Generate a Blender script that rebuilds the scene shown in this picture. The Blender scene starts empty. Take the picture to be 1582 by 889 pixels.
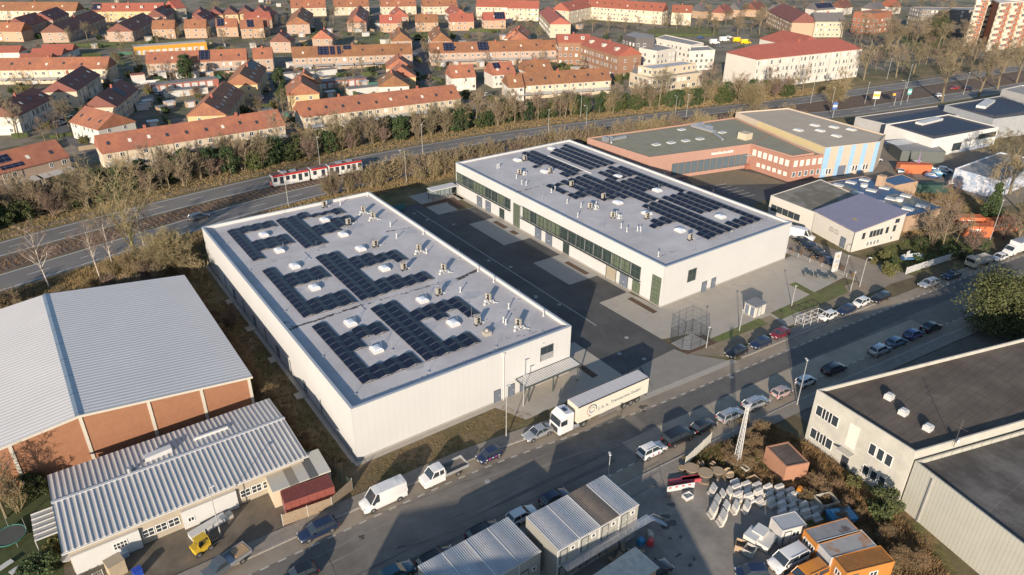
import bpy, math, random
import numpy as np
from mathutils import Vector, Matrix
R = math.radians
SC = bpy.context.scene
COL = SC.collection
# ---------------------------------------------------------------- camera
CAM_H = 66.0
F_PX = 1105.156; PW, PH = 1582.0, 889.0
PITCH, ROLL, YAW = R(27.8407), R(0.5858), R(35.6469)
fw = Vector((math.sin(YAW)*math.cos(PITCH), math.cos(YAW)*math.cos(PITCH), -math.sin(PITCH)))
rt = Vector((math.cos(YAW), -math.sin(YAW), 0))
up = rt.cross(fw)
rt2 = rt*math.cos(ROLL)+up*math.sin(ROLL); up2 = -rt*math.sin(ROLL)+up*math.cos(ROLL)
CAMP = Vector((0, 0, CAM_H))
cd = bpy.data.cameras.new('camera'); cam = bpy.data.objects.new('camera', cd); COL.objects.link(cam)
m3 = Matrix((rt2, up2, -fw)).transposed()
cam.matrix_world = Matrix.Translation(CAMP) @ m3.to_4x4()
cd.sensor_fit = 'HORIZONTAL'; cd.sensor_width = 36.0; cd.lens = F_PX/PW*36.0
cd.clip_start = 0.5; cd.clip_end = 6000
SC.camera = cam
# ---------------------------------------------------------------- sky, sun, exposure
SUN_EL, SUN_TRAVEL = R(15.2), R(40.5)          # light travels towards +x +y
w = bpy.data.worlds.new('World'); SC.world = w; w.use_nodes = True
nt = w.node_tree; bg = nt.nodes['Background']
sky = nt.nodes.new('ShaderNodeTexSky'); sky.sky_type = 'NISHITA'; sky.sun_disc = False
sky.sun_elevation = SUN_EL
# sun_rotation 0 = +Y, turning clockwise seen from above
sun_pos_angle = SUN_TRAVEL + math.pi
sky.sun_rotation = (math.pi/2 - sun_pos_angle) % (2*math.pi)
sky.air_density = 1.0; sky.dust_density = 0.4; sky.ozone_density = 2.0
nt.links.new(sky.outputs[0], bg.inputs[0]); bg.inputs[1].default_value = 0.105
sl = bpy.data.lights.new('sun', 'SUN'); sl.energy = 4.4; sl.angle = R(0.55); sl.color = (1.0, 0.86, 0.70)
so = bpy.data.objects.new('sun', sl); COL.objects.link(so)
sd = Vector((math.cos(SUN_EL)*math.cos(SUN_TRAVEL), math.cos(SUN_EL)*math.sin(SUN_TRAVEL), -math.sin(SUN_EL)))
so.rotation_euler = sd.to_track_quat('-Z', 'Y').to_euler(); so.location = (-40, -40, 80)
SC.view_settings.view_transform = 'Standard'; SC.view_settings.look = 'None'
SC.view_settings.exposure = 0.78; SC.view_settings.gamma = 1.0; SC.view_settings.use_curve_mapping = False
try:
    SC.cycles.max_bounces = 5; SC.cycles.diffuse_bounces = 3; SC.cycles.glossy_bounces = 2
    SC.cycles.transmission_bounces = 3; SC.cycles.transparent_max_bounces = 6
except Exception: pass
RND = random.Random(7)
def G(px, py, z=0.0):
    """world point at height z seen at photo position (1582x889 frame)"""
    d = fw + rt2*((px-PW/2)/F_PX) + up2*((PH/2-py)/F_PX)
    t = (z-CAM_H)/d.z
    return CAMP + d*t
# ---------------------------------------------------------------- materials
MATS = {}
def mat(name, col, rough=.85, metal=0., var=.12, vs=.6, col2=None, c2s=.1, c2t=.5, c2w=.12, stripe=None, bump=0., bs=8., objvar=0., spec=.5, seam=None, c2det=5, sbump=None, alpha=None, emit=None, coat=0, vor=None):
    """stripe=(axis, period, strength) bump corrugation; seam=(axis,period,darkness,width)"""
    if name in MATS: return MATS[name]
    m = bpy.data.materials.new(name); m.use_nodes = True; MATS[name] = m
    N, Lk = m.node_tree.nodes, m.node_tree.links; b = N['Principled BSDF']
    b.inputs['Roughness'].default_value = rough; b.inputs['Metallic'].default_value = metal
    b.inputs['Specular IOR Level'].default_value = spec
    if coat: b.inputs['Coat Weight'].default_value = coat
    tc = N.new('ShaderNodeTexCoord'); C = None
    rgb = N.new('ShaderNodeRGB'); rgb.outputs[0].default_value = (*col, 1); C = rgb.outputs[0]
    def noise(s, det=4, ro=.6):
        n = N.new('ShaderNodeTexNoise'); n.inputs['Scale'].default_value = s; n.inputs['Detail'].default_value = det; n.inputs['Roughness'].default_value = ro
        Lk.new(tc.outputs['Object'], n.inputs['Vector']); return n.outputs['Fac']
    def mix(fac, a, bb, bt='MIX'):
        x = N.new('ShaderNodeMix'); x.data_type = 'RGBA'; x.blend_type = bt
        if isinstance(fac, float): x.inputs[0].default_value = fac
        else: Lk.new(fac, x.inputs[0])
        Lk.new(a, x.inputs[6]) if not isinstance(a, tuple) else setattr(x.inputs[6], 'default_value', (*a, 1))
        Lk.new(bb, x.inputs[7]) if not isinstance(bb, tuple) else setattr(x.inputs[7], 'default_value', (*bb, 1))
        return x.outputs[2]
    def mr(v, a, bb, c, d):
        x = N.new('ShaderNodeMapRange'); Lk.new(v, x.inputs[0])
        for i, k in enumerate((a, bb, c, d)): x.inputs[i+1].default_value = k
        return x.outputs[0]
    if col2:
        f = mr(noise(c2s, c2det), c2t-c2w/2, c2t+c2w/2, 0, 1); C = mix(f, C, col2)
    if vor:   # (scale, colour, strength)
        v = N.new('ShaderNodeTexVoronoi'); v.inputs['Scale'].default_value = vor[0]; Lk.new(tc.outputs['Object'], v.inputs['Vector'])
        bw = N.new('ShaderNodeRGBToBW'); Lk.new(v.outputs['Color'], bw.inputs[0]); f = mr(bw.outputs[0], .2, .8, 0, vor[2]); C = mix(f, C, vor[1])
    if var:
        f = mr(noise(vs, 6, .65), .25, .75, 1-var, 1+var)
        hs = N.new('ShaderNodeHueSaturation'); Lk.new(C, hs.inputs['Color']); Lk.new(f, hs.inputs['Value']); C = hs.outputs[0]
    if objvar:
        oi = N.new('ShaderNodeObjectInfo'); f = mr(oi.outputs['Random'], 0, 1, 1-objvar, 1+objvar)
        hs = N.new('ShaderNodeHueSaturation'); Lk.new(C, hs.inputs['Color']); Lk.new(f, hs.inputs['Value'])
        f2 = mr(oi.outputs['Random'], 0, 1, .5+objvar*.06, .5-objvar*.06); Lk.new(f2, hs.inputs['Hue']); C = hs.outputs[0]
    if seam:
        for (ax, per, dk, wd) in (seam if isinstance(seam[0], tuple) else (seam,)):
            sx = N.new('ShaderNodeSeparateXYZ'); Lk.new(tc.outputs['Object'], sx.inputs[0])
            a = N.new('ShaderNodeMath'); a.operation = 'MULTIPLY'; Lk.new(sx.outputs['XYZ'.index(ax)], a.inputs[0]); a.inputs[1].default_value = 1/per
            fr = N.new('ShaderNodeMath'); fr.operation = 'FRACT'; Lk.new(a.outputs[0], fr.inputs[0])
            lt = N.new('ShaderNodeMath'); lt.operation = 'LESS_THAN'; Lk.new(fr.outputs[0], lt.inputs[0]); lt.inputs[1].default_value = wd/per
            if isinstance(dk, tuple): C = mix(lt.outputs[0], C, dk)
            else:
                f = mr(lt.outputs[0], 0, 1, 1, dk); hs = N.new('ShaderNodeHueSaturation'); Lk.new(C, hs.inputs['Color']); Lk.new(f, hs.inputs['Value']); C = hs.outputs[0]
    Lk.new(C, b.inputs['Base Color'])
    hgt = None
    if stripe:
        ax, per, st = stripe
        wv = N.new('ShaderNodeTexWave'); wv.bands_direction = ax; wv.inputs['Scale'].default_value = .31416/per; wv.inputs['Distortion'].default_value = 0
        Lk.new(tc.outputs['Object'], wv.inputs['Vector'])
        bp = N.new('ShaderNodeBump'); bp.inputs['Strength'].default_value = 1.; bp.inputs['Distance'].default_value = st
        Lk.new(wv.outputs['Fac'], bp.inputs['Height']); Lk.new(bp.outputs[0], b.inputs['Normal'])
    elif bump:
        bp = N.new('ShaderNodeBump'); bp.inputs['Strength'].default_value = 1.; bp.inputs['Distance'].default_value = bump
        Lk.new(noise(bs, 5), bp.inputs['Height']); Lk.new(bp.outputs[0], b.inputs['Normal'])
    if emit: b.inputs['Emission Color'].default_value = (*emit[0], 1); b.inputs['Emission Strength'].default_value = emit[1]
    return m
# ---------------------------------------------------------------- mesh building
class MB:
    def __init__(s): s.v = []; s.f = []; s.m = []
    def add(s, vs, fs, mi=0):
        o = len(s.v); s.v += [tuple(v) for v in vs]; s.f += [tuple(i+o for i in f) for f in fs]; s.m += [mi]*len(fs); return s
    def box(s, x0, x1, y0, y1, z0, z1, mi=0):
        return s.add([(x0,y0,z0),(x1,y0,z0),(x1,y1,z0),(x0,y1,z0),(x0,y0,z1),(x1,y0,z1),(x1,y1,z1),(x0,y1,z1)],
                     [(0,3,2,1),(4,5,6,7),(0,1,5,4),(1,2,6,5),(2,3,7,6),(3,0,4,7)], mi)
    def cbox(s, cx, cy, cz, sx, sy, sz, rz=0, mi=0, tilt=0):
        c, sn = math.cos(rz), math.sin(rz); vs = []
        for dz in (-.5, .5):
            for dx, dy in ((-.5,-.5),(.5,-.5),(.5,.5),(-.5,.5)):
                x, y, z = dx*sx, dy*sy, dz*sz
                if tilt: y, z = y*math.cos(tilt)-z*math.sin(tilt), y*math.sin(tilt)+z*math.cos(tilt)
                vs.append((cx+x*c-y*sn, cy+x*sn+y*c, cz+z))
        return s.add(vs, [(0,3,2,1),(4,5,6,7),(0,1,5,4),(1,2,6,5),(2,3,7,6),(3,0,4,7)], mi)
    def prism(s, poly, z0, z1, mi=0, top=None):
        n = len(poly); A = sum(poly[i][0]*poly[(i+1)%n][1]-poly[(i+1)%n][0]*poly[i][1] for i in range(n))
        if A < 0: poly = poly[::-1]
        zt = z1 if not callable(z1) else None
        vs = [(p[0], p[1], z0) for p in poly]+[(p[0], p[1], z1 if zt is not None else z1(p[0], p[1])) for p in poly]
        fs = [tuple(range(n-1, -1, -1))]+[(i, (i+1)%n, n+(i+1)%n, n+i) for i in range(n)]
        s.add(vs, fs, mi); s.add(vs[n:], [tuple(range(n))], mi if top is None else top); return s
    def bar(s, a, b, r=.05, r2=None, n=6, mi=0):
        a, b = Vector(a), Vector(b); d = (b-a)
        if d.length < 1e-6: return s
        d.normalize(); u = d.orthogonal().normalized(); v = d.cross(u); r2 = r if r2 is None else r2
        vs = [a+(u*math.cos(t)+v*math.sin(t))*r for t in [2*math.pi*i/n for i in range(n)]]+[b+(u*math.cos(t)+v*math.sin(t))*r2 for t in [2*math.pi*i/n for i in range(n)]]
        fs = [(i, (i+1)%n, n+(i+1)%n, n+i) for i in range(n)]+[tuple(range(n-1,-1,-1)), tuple(range(n, 2*n))]
        return s.add(vs, fs, mi)
    def cyl(s, x, y, z0, z1, r, r2=None, n=10, mi=0): return s.bar((x,y,z0), (x,y,z1), r, r2, n, mi)
    def sph(s, c, r, n=8, k=5, mi=0, sc=(1,1,1)):
        vs, fs = [], []
        for j in range(k+1):
            ph = math.pi*j/k
            for i in range(n):
                t = 2*math.pi*i/n; vs.append((c[0]+r*sc[0]*math.sin(ph)*math.cos(t), c[1]+r*sc[1]*math.sin(ph)*math.sin(t), c[2]+r*sc[2]*math.cos(ph)))
        for j in range(k):
            for i in range(n): fs.append((j*n+i, (j+1)*n+i, (j+1)*n+(i+1)%n, j*n+(i+1)%n))
        return s.add(vs, fs, mi)
    def quad(s, a, b, c, d, mi=0): return s.add([a,b,c,d], [(0,1,2,3)], mi)
    def data(s, name, mats, smooth=False):
        me = bpy.data.meshes.new(name); me.from_pydata(s.v, [], s.f)
        for m in (mats if isinstance(mats, (list, tuple)) else [mats]): me.materials.append(m)
        if any(s.m): me.polygons.foreach_set('material_index', s.m)
        if smooth: me.polygons.foreach_set('use_smooth', [True]*len(s.f))
        me.update()
        if smooth: me.set_sharp_from_angle(angle=R(38))
        return me
def link(name, me, parent=None, loc=None, rz=None, sc=None):
    o = bpy.data.objects.new(name, me); COL.objects.link(o)
    if parent: o.parent = parent
    if loc is not None: o.location = loc
    if rz is not None: o.rotation_euler[2] = rz
    if sc is not None: o.scale = sc
    return o
def tag(o, label=None, cat=None, group=None, kind=None):
    if label: o['label'] = label
    if cat: o['category'] = cat
    if group: o['group'] = group
    if kind: o['kind'] = kind
    return o
def thing(name, label, cat, loc=(0,0,0), rz=0, group=None):
    o = link(name, None, None, loc, rz); o.empty_display_size = .5; return tag(o, label, cat, group)
def wmat(o):
    M = Matrix.Translation(o.location) @ Matrix.Rotation(o.rotation_euler[2], 4, 'Z')
    return (wmat(o.parent) @ M) if o.parent else M
def part(name, mb, mats, parent, world=False, smooth=False):
    """a child mesh; world=True when mb is given in world coordinates"""
    if world:
        I = wmat(parent).inverted(); mb.v = [tuple(I @ Vector(v)) for v in mb.v]
    return link(name, mb.data(name, mats, smooth), parent)
def copy_tree(o, loc=None, rz=None, label=None, parent=None):
    c = o.copy(); COL.objects.link(c); c.parent = parent
    if loc is not None: c.location = loc
    if rz is not None: c.rotation_euler[2] = rz
    if label: c['label'] = label
    for ch in list(o.children): copy_tree(ch, parent=c)
    return c
def struct(name, mb, mats, label, smooth=False):
    o = link(name, mb.data(name, mats, smooth)); return tag(o, label, None, None, 'structure')
def sheet(name, pts, z, m, label, px=True):
    mb = MB(); P = [tuple(G(x, y, 0)[:2]) for x, y in pts] if px else pts
    A = sum(P[i][0]*P[(i+1)%len(P)][1]-P[(i+1)%len(P)][0]*P[i][1] for i in range(len(P)))
    if A < 0: P = P[::-1]
    mb.add([(x, y, z) for x, y in P], [tuple(range(len(P)))]); return struct(name, mb, m, label)
def W(x, y, s=3.95, ox=0, oy=0): return (ox+x/s, oy+y/s)
# ================================================================ GROUND
m_grass = mat('ground_grass', (.13,.11,.05), .95, var=.35, vs=.35, col2=(.11,.085,.045), c2s=.06, c2w=.3, bump=.05, bs=3)
m_verge = mat('verge_grass', (.20,.145,.07), .95, var=.3, vs=.5, col2=(.09,.085,.03), c2s=.15, c2w=.25, bump=.06, bs=2.5)
m_dirt = mat('dirt', (.16,.115,.065), .95, var=.3, vs=.8, col2=(.085,.08,.03), c2s=.12, c2w=.2, bump=.05, bs=2)
m_soil = mat('soil', (.10,.06,.038), .95, var=.3, vs=1.5, bump=.05, bs=4)
m_lawn = mat('lawn', (.115,.145,.04), .95, var=.3, vs=.6, col2=(.12,.10,.045), c2s=.25, c2w=.3, bump=.04, bs=6)
m_asph = mat('asphalt', (.135,.122,.105), .82, var=.24, vs=.35, col2=(.18,.16,.135), c2s=.05, c2w=.12, c2det=8, bump=.008, bs=30)
m_asph_new = mat('asphalt_new', (.06,.06,.06), .8, var=.22, vs=.22, col2=(.085,.082,.078), c2s=.12, c2w=.2, bump=.006, bs=30)
m_asph_lt = mat('asphalt_worn', (.29,.24,.18), .85, var=.16, vs=.4, col2=(.22,.185,.145), c2s=.08, c2w=.2)
m_highway = mat('highway_asphalt', (.15,.14,.125), .8, var=.12, vs=.15, col2=(.18,.165,.15), c2s=.03, c2w=.2)
m_conc = mat('concrete_paving', (.36,.325,.275), .9, var=.09, vs=.5, seam=(('X',2.5,.9,.08),('Y',2.5,.9,.08)))
m_pad = mat('paver_pad', (.33,.315,.285), .9, var=.08, vs=.6, seam=('Y',1.2,.93,.08))
m_pave = mat('pavement_slabs', (.24,.21,.175), .9, var=.18, vs=.8, seam=(('X',.9,.82,.07),('Y',.9,.82,.07)))
m_kerb = mat('kerb_stone', (.34,.31,.27), .9, var=.15, vs=2, seam=('X',1.0,.75,.05))
m_ballast = mat('ballast', (.12,.08,.055), .95, var=.35, vs=2.5, bump=.05, bs=5)
m_white = mat('road_paint', (.62,.60,.56), .7, var=.2, vs=2)
m_steel = mat('rail_steel', (.25,.22,.2), .4, .8)
m_yardc = mat('yard_concrete', (.25,.22,.185), .88, var=.32, vs=.35, col2=(.19,.175,.155), c2s=.12, c2w=.18, c2det=7)
m_town = mat('town_ground', (.115,.095,.065), .95, var=.4, vs=.25, vor=(.10,(.24,.20,.155),.75), col2=(.075,.085,.03), c2s=.05, c2w=.12, c2det=6)

mb = MB(); mb.add([(-2500,-1500,0),(3500,-1500,0),(3500,4500,0),(-2500,4500,0)], [(0,1,2,3)])
struct('ground', mb, m_grass, 'brownish winter ground of dull grass and earth')

def interp(pts, n=8):
    out = []
    for i in range(len(pts)-1):
        p0 = pts[max(i-1,0)]; p1 = pts[i]; p2 = pts[i+1]; p3 = pts[min(i+2,len(pts)-1)]
        for k in range(n):
            t = k/n; o = []
            for a in (0, 1):
                o.append(.5*((2*p1[a])+(-p0[a]+p2[a])*t+(2*p0[a]-5*p1[a]+4*p2[a]-p3[a])*t*t+(-p0[a]+3*p1[a]-3*p2[a]+p3[a])*t**3))
            out.append(tuple(o))
    out.append(pts[-1]); return out
def offset(c, d):
    o = []
    for i, p in enumerate(c):
        a = c[max(i-1,0)]; b = c[min(i+1,len(c)-1)]; dx, dy = b[0]-a[0], b[1]-a[1]; l = math.hypot(dx, dy)
        o.append((p[0]-dy/l*d, p[1]+dx/l*d))
    return o
def strip_mb(c1, c2, z, mb=None, mi=0):
    mb = mb or MB(); n = len(c1)
    mb.add([(x,y,z) for x,y in c1]+[(x,y,z) for x,y in c2], [(i, i+1, n+i+1, n+i) for i in range(n-1)], mi); return mb
def strip(name, c, d0, d1, z, m, label): return struct(name, strip_mb(offset(c,d0), offset(c,d1), z), m, label)
def dashes(c, d, z, on, off, wdt, mb):
    # walk the curve
    acc = 0; P = offset(c, d); seg = []; dist = [0]
    for i in range(1, len(P)): dist.append(dist[-1]+math.dist(P[i], P[i-1]))
    def at(s):
        for i in range(1, len(P)):
            if s <= dist[i]:
                t = (s-dist[i-1])/(dist[i]-dist[i-1]); return (P[i-1][0]+(P[i][0]-P[i-1][0])*t, P[i-1][1]+(P[i][1]-P[i-1][1])*t)
        return P[-1]
    s = 0
    while s+on < dist[-1]:
        a, b = at(s), at(s+on); dx, dy = b[0]-a[0], b[1]-a[1]; l = math.hypot(dx,dy) or 1; nx, ny = -dy/l*wdt/2, dx/l*wdt/2
        mb.quad((a[0]-nx,a[1]-ny,z),(b[0]-nx,b[1]-ny,z),(b[0]+nx,b[1]+ny,z),(a[0]+nx,a[1]+ny,z)); s += on+off
    return mb
# suburb ground sheet
sheet('suburb_ground', [(-160,196),(-8,200),(50,210),(107,213),(160,207),(253,188),(344,180),(470,168),(1500,600),(1200,1500),(-700,1300),(-500,300)], .004, m_town, 'garden and yard ground of the housing estate behind the highway', px=False)
# verges
hw_in = interp([(-160,133),(-60,161),(-8,174.5),(18,180),(50,185.2),(80,187.6),(107,187.9),(141,185.2),(200,174.6),(253,163.5),(292,158.5),(344,152),(470,138)])
lo_in = interp([(-160,123),(-60,150.5),(-9,164.2),(16,170.6),(48,177.6),(80,180.6),(107,180.6),(141,176.6),(200,166.5),(253,150),(292,143.5),(344,136),(470,120)])
mbv = strip_mb(offset(lo_in,-26), offset(hw_in,24), .006); struct('highway_verge', mbv, m_verge, 'dry grass verge along both sides of the dual carriageway')
struct('highway_far_carriageway', strip_mb(offset(hw_in,-.3), offset(hw_in,8.6), .012), m_highway, 'far carriageway of the dual road beside the housing estate')
struct('highway_near_carriageway', strip_mb(offset(lo_in,.3), offset(lo_in,-8.4), .012), m_highway, 'near carriageway of the dual road behind the halls')
struct('tram_bed', strip_mb(offset(lo_in,.8), offset(hw_in,-.8), .010), m_ballast, 'brown ballast tram bed between the carriageways')
mb = MB()
for c, d in ((hw_in,.15),(hw_in,7.6),(lo_in,-.15),(lo_in,-7.5)): strip_mb(offset(c,d), offset(c,d+.22), .018, mb)
dashes(hw_in, 4.0, .018, 4, 6, .16, mb); dashes(lo_in, -3.9, .018, 4, 6, .16, mb)
struct('highway_markings', mb, m_white, 'white edge and lane lines on the highway')
mb = MB(); mid = [((a[0]+b[0])/2, (a[1]+b[1])/2) for a, b in zip(hw_in, lo_in)]
for o_ in (-2.5,-1.06,1.06,2.5):
    a, b = offset(mid,o_-.04), offset(mid,o_+.04); strip_mb(a, b, .13, mb); strip_mb(a, [(x,y) for x,y in a], .02, mb)
struct('tram_rails', mb, m_steel, 'two pairs of tram rails in the median')
mb = MB()
for i, o_ in enumerate((-1.78, 1.78)):
    P = offset(mid, o_)
    for k in range(len(P)-1):
        if -30 < P[k][0] < 130:
            n = int(math.dist(P[k],P[k+1])/1.6)+1
            for j in range(n):
                t = j/n; x, y = P[k][0]+(P[k+1][0]-P[k][0])*t, P[k][1]+(P[k+1][1]-P[k][1])*t
                mb.cbox(x, y, .05, .45, 2.3, .09, math.atan2(P[k+1][1]-P[k][1], P[k+1][0]-P[k][0]))
struct('tram_sleepers', mb, mat('sleeper', (.15,.11,.085), .9, var=.2), 'sleepers under the tram rails')
# footway on far side of highway
struct('highway_footway', strip_mb(offset(hw_in,10.6), offset(hw_in,12.4), .012), mat('footway', (.19,.145,.105), .9, var=.2), 'narrow footway beyond the far carriageway')
# ---- the street
st_n = interp([(-70,64.6),(5.5,64.3),(30.8,64.2),(44.6,63.4),(68,60.6),(98.5,58.6),(141.8,55.6),(179,52.3),(260,44),(420,26)])
st_s = interp([(-70,48.8),(5.5,49.2),(30.8,49.1),(44.6,48.9),(68,47.9),(98.5,45.9),(141.8,41.8),(179,37.6),(260,28),(420,8)])
struct('street', strip_mb(st_s, st_n, .012), m_asph, 'worn asphalt street between the halls and the builder yards')
struct('north_parking_lane', strip_mb(offset(st_n,-2.2), offset(st_n,0), .016), m_asph_lt, 'pale parking lane along the north kerb of the street')
struct('south_parking_lane', strip_mb(offset(st_s,0), offset(st_s,2.2), .016), m_asph_lt, 'pale parking lane along the south kerb of the street')
mb = MB(); dashes(st_n, -2.3, .021, 1.0, 1.0, .22, mb); dashes(st_s, 2.3, .021, 1.0, 1.0, .22, mb)
struct('street_markings', mb, mat('stone_dashes', (.42,.39,.34), .8, var=.2, vs=2), 'pale dashes dividing the parking lanes from the street')
P_ = [(x,y) for x,y in offset(st_n,-6.0) if 62 < x < 260]; Q_ = [(x,y) for x,y in offset(st_n,-2.6) if 62 < x < 260]
struct('street_patch', strip_mb(P_, Q_, .0185), mat('asphalt_patch', (.105,.098,.09), .8, var=.22, vs=.35), 'darker resurfaced lane of the street')
P_ = [(x,y) for x,y in offset(st_s,2.3) if 58 < x < 130]; Q_ = [(x,y) for x,y in offset(st_s,6.4) if 58 < x < 130]
struct('street_patch', strip_mb(P_, Q_, .0165), mat('tan_patch', (.36,.30,.225), .85, var=.16, vs=.4, col2=(.29,.245,.19), c2s=.09, c2w=.25), 'pale tan worn lane on the south side of the street')
def curve_between(c, x0, x1): return [p for p in c if x0 <= p[0] <= x1]
def kerb(name, c, d, wd, lab, h=.12):
    mb = MB(); a, b = offset(c,d), offset(c,d+wd); n = len(a)
    mb.add([(x,y,h) for x,y in a]+[(x,y,h) for x,y in b], [(i,i+1,n+i+1,n+i) for i in range(n-1)])
    for q in (a, b):
        mb.add([(x,y,0) for x,y in q]+[(x,y,h) for x,y in q], [(i,i+1,n+i+1,n+i) for i in range(n-1)])
    return struct(name, mb, m_kerb, lab)
cA = curve_between(st_n, -70, 63); cB = curve_between(st_n, 87.5, 132); cC = curve_between(st_n, 141, 400)
kerb('north_kerb', cA, 0, .22, 'stone kerb in front of the near white hall'); kerb('north_kerb', cB, 0, .22, 'stone kerb in front of the far white hall'); kerb('north_kerb', cC, 0, .22, 'stone kerb in front of the white office hall')
kerb('south_kerb', curve_between(st_s, -70, 420), -.22, .22, 'stone kerb along the south side of the street')
for c, l in ((cA,'near white hall'),(cB,'far white hall')):
    struct('pavement', strip_mb(offset(c,.22), offset(c,2.3), .11), m_pave, 'slab pavement in front of the '+l)
struct('pavement', strip_mb(offset(st_s,-2.2), offset(st_s,-.22), .11), m_pave, 'slab pavement along the south side of the street')
S = lambda n, p, z, m, l: sheet(n, p, z, m, l, px=False)
# ---- plot of the near hall
S('dirt_strip', [(19.6,66.6),(63,66.4),(63,72.6),(20,150)], .012, m_dirt, 'bare earth around the near white hall')
S('dirt_strip', [(19.6,66.6),(27.2,66.6),(27.2,150),(19.6,150)], .016, m_dirt, 'bare earth strip between brick hall and white hall')
S('gravel_edge', [(26,71.5),(49,71.5),(49,72.5),(26,72.5)], .020, m_conc, 'pale gravel edge along the foot of the near white hall')
S('gravel_edge', [(25.8,72.5),(26.7,72.5),(26.7,145),(25.8,145)], .020, m_conc, 'pale gravel edge along the long side of the near white hall')
# ---- yard between the two halls
S('yard_asphalt', [(62.3,66.5),(83.0,65.6),(83.15,71),(83.0,87),(83.0,142.8),(80,148),(80,152),(62.3,152)], .020, m_asph_new, 'dark new asphalt yard between the two white halls')
S('yard_asphalt_bays', [(82.9,87),(90.3,87),(90.3,142),(82.9,142)], .022, m_asph_new, 'dark asphalt bays beside the far white hall')
S('driveway', [(61.5,61.0),(88.2,59.2),(83.1,65.7),(82.6,67.6),(62.3,66.6)], .024, mat('driveway_asphalt', (.235,.215,.185), .85, var=.12, vs=.5), 'grey driveway apron from the street into the yard')
S('driveway_kerb', [(63,60.4),(88.5,58.9),(88.4,60.0),(63,61.5)], .028, m_conc, 'flush pale stone band across the driveway mouth')
for i, (a, b, x0, x1, t) in enumerate(((118.9,133.4,83,90.2,'second'),(96.1,107.9,82.9,90.2,'third'),(142.6,148.5,80,85.8,'rear'))):
    S('paved_pad', [(x0,a),(x1,a),(x1,b),(x0,b)], .027, m_pad, t+' pale paved pad in the yard beside the far white hall')
S('wall_footpath', [(90.2,87),(91.2,87),(91.2,153),(90.2,153)], .031, m_conc, 'narrow paved strip at the foot of the far white hall')
S('rear_terrace', [(80,148.3),(91,148.3),(91,158),(80,158)], .031, m_conc, 'paved corner by the rear shelter')
S('front_forecourt', [(82.9,87),(90.4,87.2),(91,79.2),(132.8,79.2),(132.6,66.8),(119,66.2),(113,66.0),(105.6,65.6),(90,66.2),(89.2,69.3),(83.2,71)], .027, m_conc, 'large pale concrete forecourt of the far white hall')
S('forecourt_path', [(106,65.8),(111.5,65.8),(111.5,60.8),(105,61.2)], .031, m_conc, 'short paved path from pavement to forecourt')
sheet('grass_strip', [(1097,524),(1108,530),(1187,501),(1172,492)], .029, m_lawn, 'green grass strip in front of the forecourt')
sheet('grass_strip', [(1190,484),(1252,456),(1219,440),(1229,436),(1258,452),(1301,437),(1310,452),(1262,474),(1237,481),(1207,494)], .032, m_lawn, 'green verge right of the forecourt path')
sheet('soil_bed', [(1022,524),(1062,548),(1108,530),(1087,517),(1046,536)], .034, m_soil, 'brown soil bed by the bin enclosure')
S('front_footway', [(83.4,65.3),(104.8,65.6),(112,65.8),(134,64),(136,59.4),(111.6,60.8),(89.6,62.0),(88.2,60.6)], .022, mat('tan_footway', (.27,.21,.145), .9, var=.2, vs=.5, col2=(.20,.165,.11), c2s=.2, c2w=.2), 'tan gravel footway between forecourt and street')
S('bin_enclosure_floor', [(83.5,69.2),(89.1,69.4),(89.1,65.6),(84.6,65.7),(83.5,66.8)], .040, m_pad, 'paved floor of the mesh bin enclosure')
S('planting_bed', [(88.4,78.3),(89.6,78.3),(89.6,85.2),(88.4,85.2)], .037, m_soil, 'long planting bed nearest the corner of the far hall')
S('planting_bed', [(88.4,97.6),(89.6,97.6),(89.6,104.5),(88.4,104.5)], .037, m_soil, 'long planting bed on the third paved pad')
S('planting_bed', [(88.3,126.6),(89.6,126.6),(89.6,131.5),(88.3,131.5)], .037, m_soil, 'planting bed left on the second paved pad')
S('planting_bed', [(88.3,122.2),(89.6,122.2),(89.6,124.6),(88.3,124.6)], .037, m_soil, 'small square planting bed on the second paved pad')
S('planting_bed', [(79.5,148.6),(82,148.8),(86.2,148.8),(86.2,143.5),(88.3,143.5),(89.3,151),(80,151)], .037, m_soil, 'angular soil bed by the rear shelter')
S('canopy_paving', [(50.5,66.6),(70,66.6),(70,79),(63.4,79),(63.4,72.4),(48,72.4)], .036, m_conc, 'concrete paving below the corrugated canopy')
S('planting_bed', [(65.5,69.0),(66.7,69.0),(66.7,75.8),(65.5,75.8)], .040, m_soil, 'narrow soil bed beside the canopy')
mb = MB(); mb.box(76.72,76.98,81,148,.0,.034); struct('drain_channel', mb, mat('drain', (.25,.25,.24), .6), 'straight pale drain channel along the dark yard')
mb = MB(); 
for y in (87, 96, 108, 119, 133.4, 142): mb.box(83,90,y-.06,y+.06,0,.033)
struct('bay_edging', mb, m_pad, 'pale edging lines between the bays')
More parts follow.
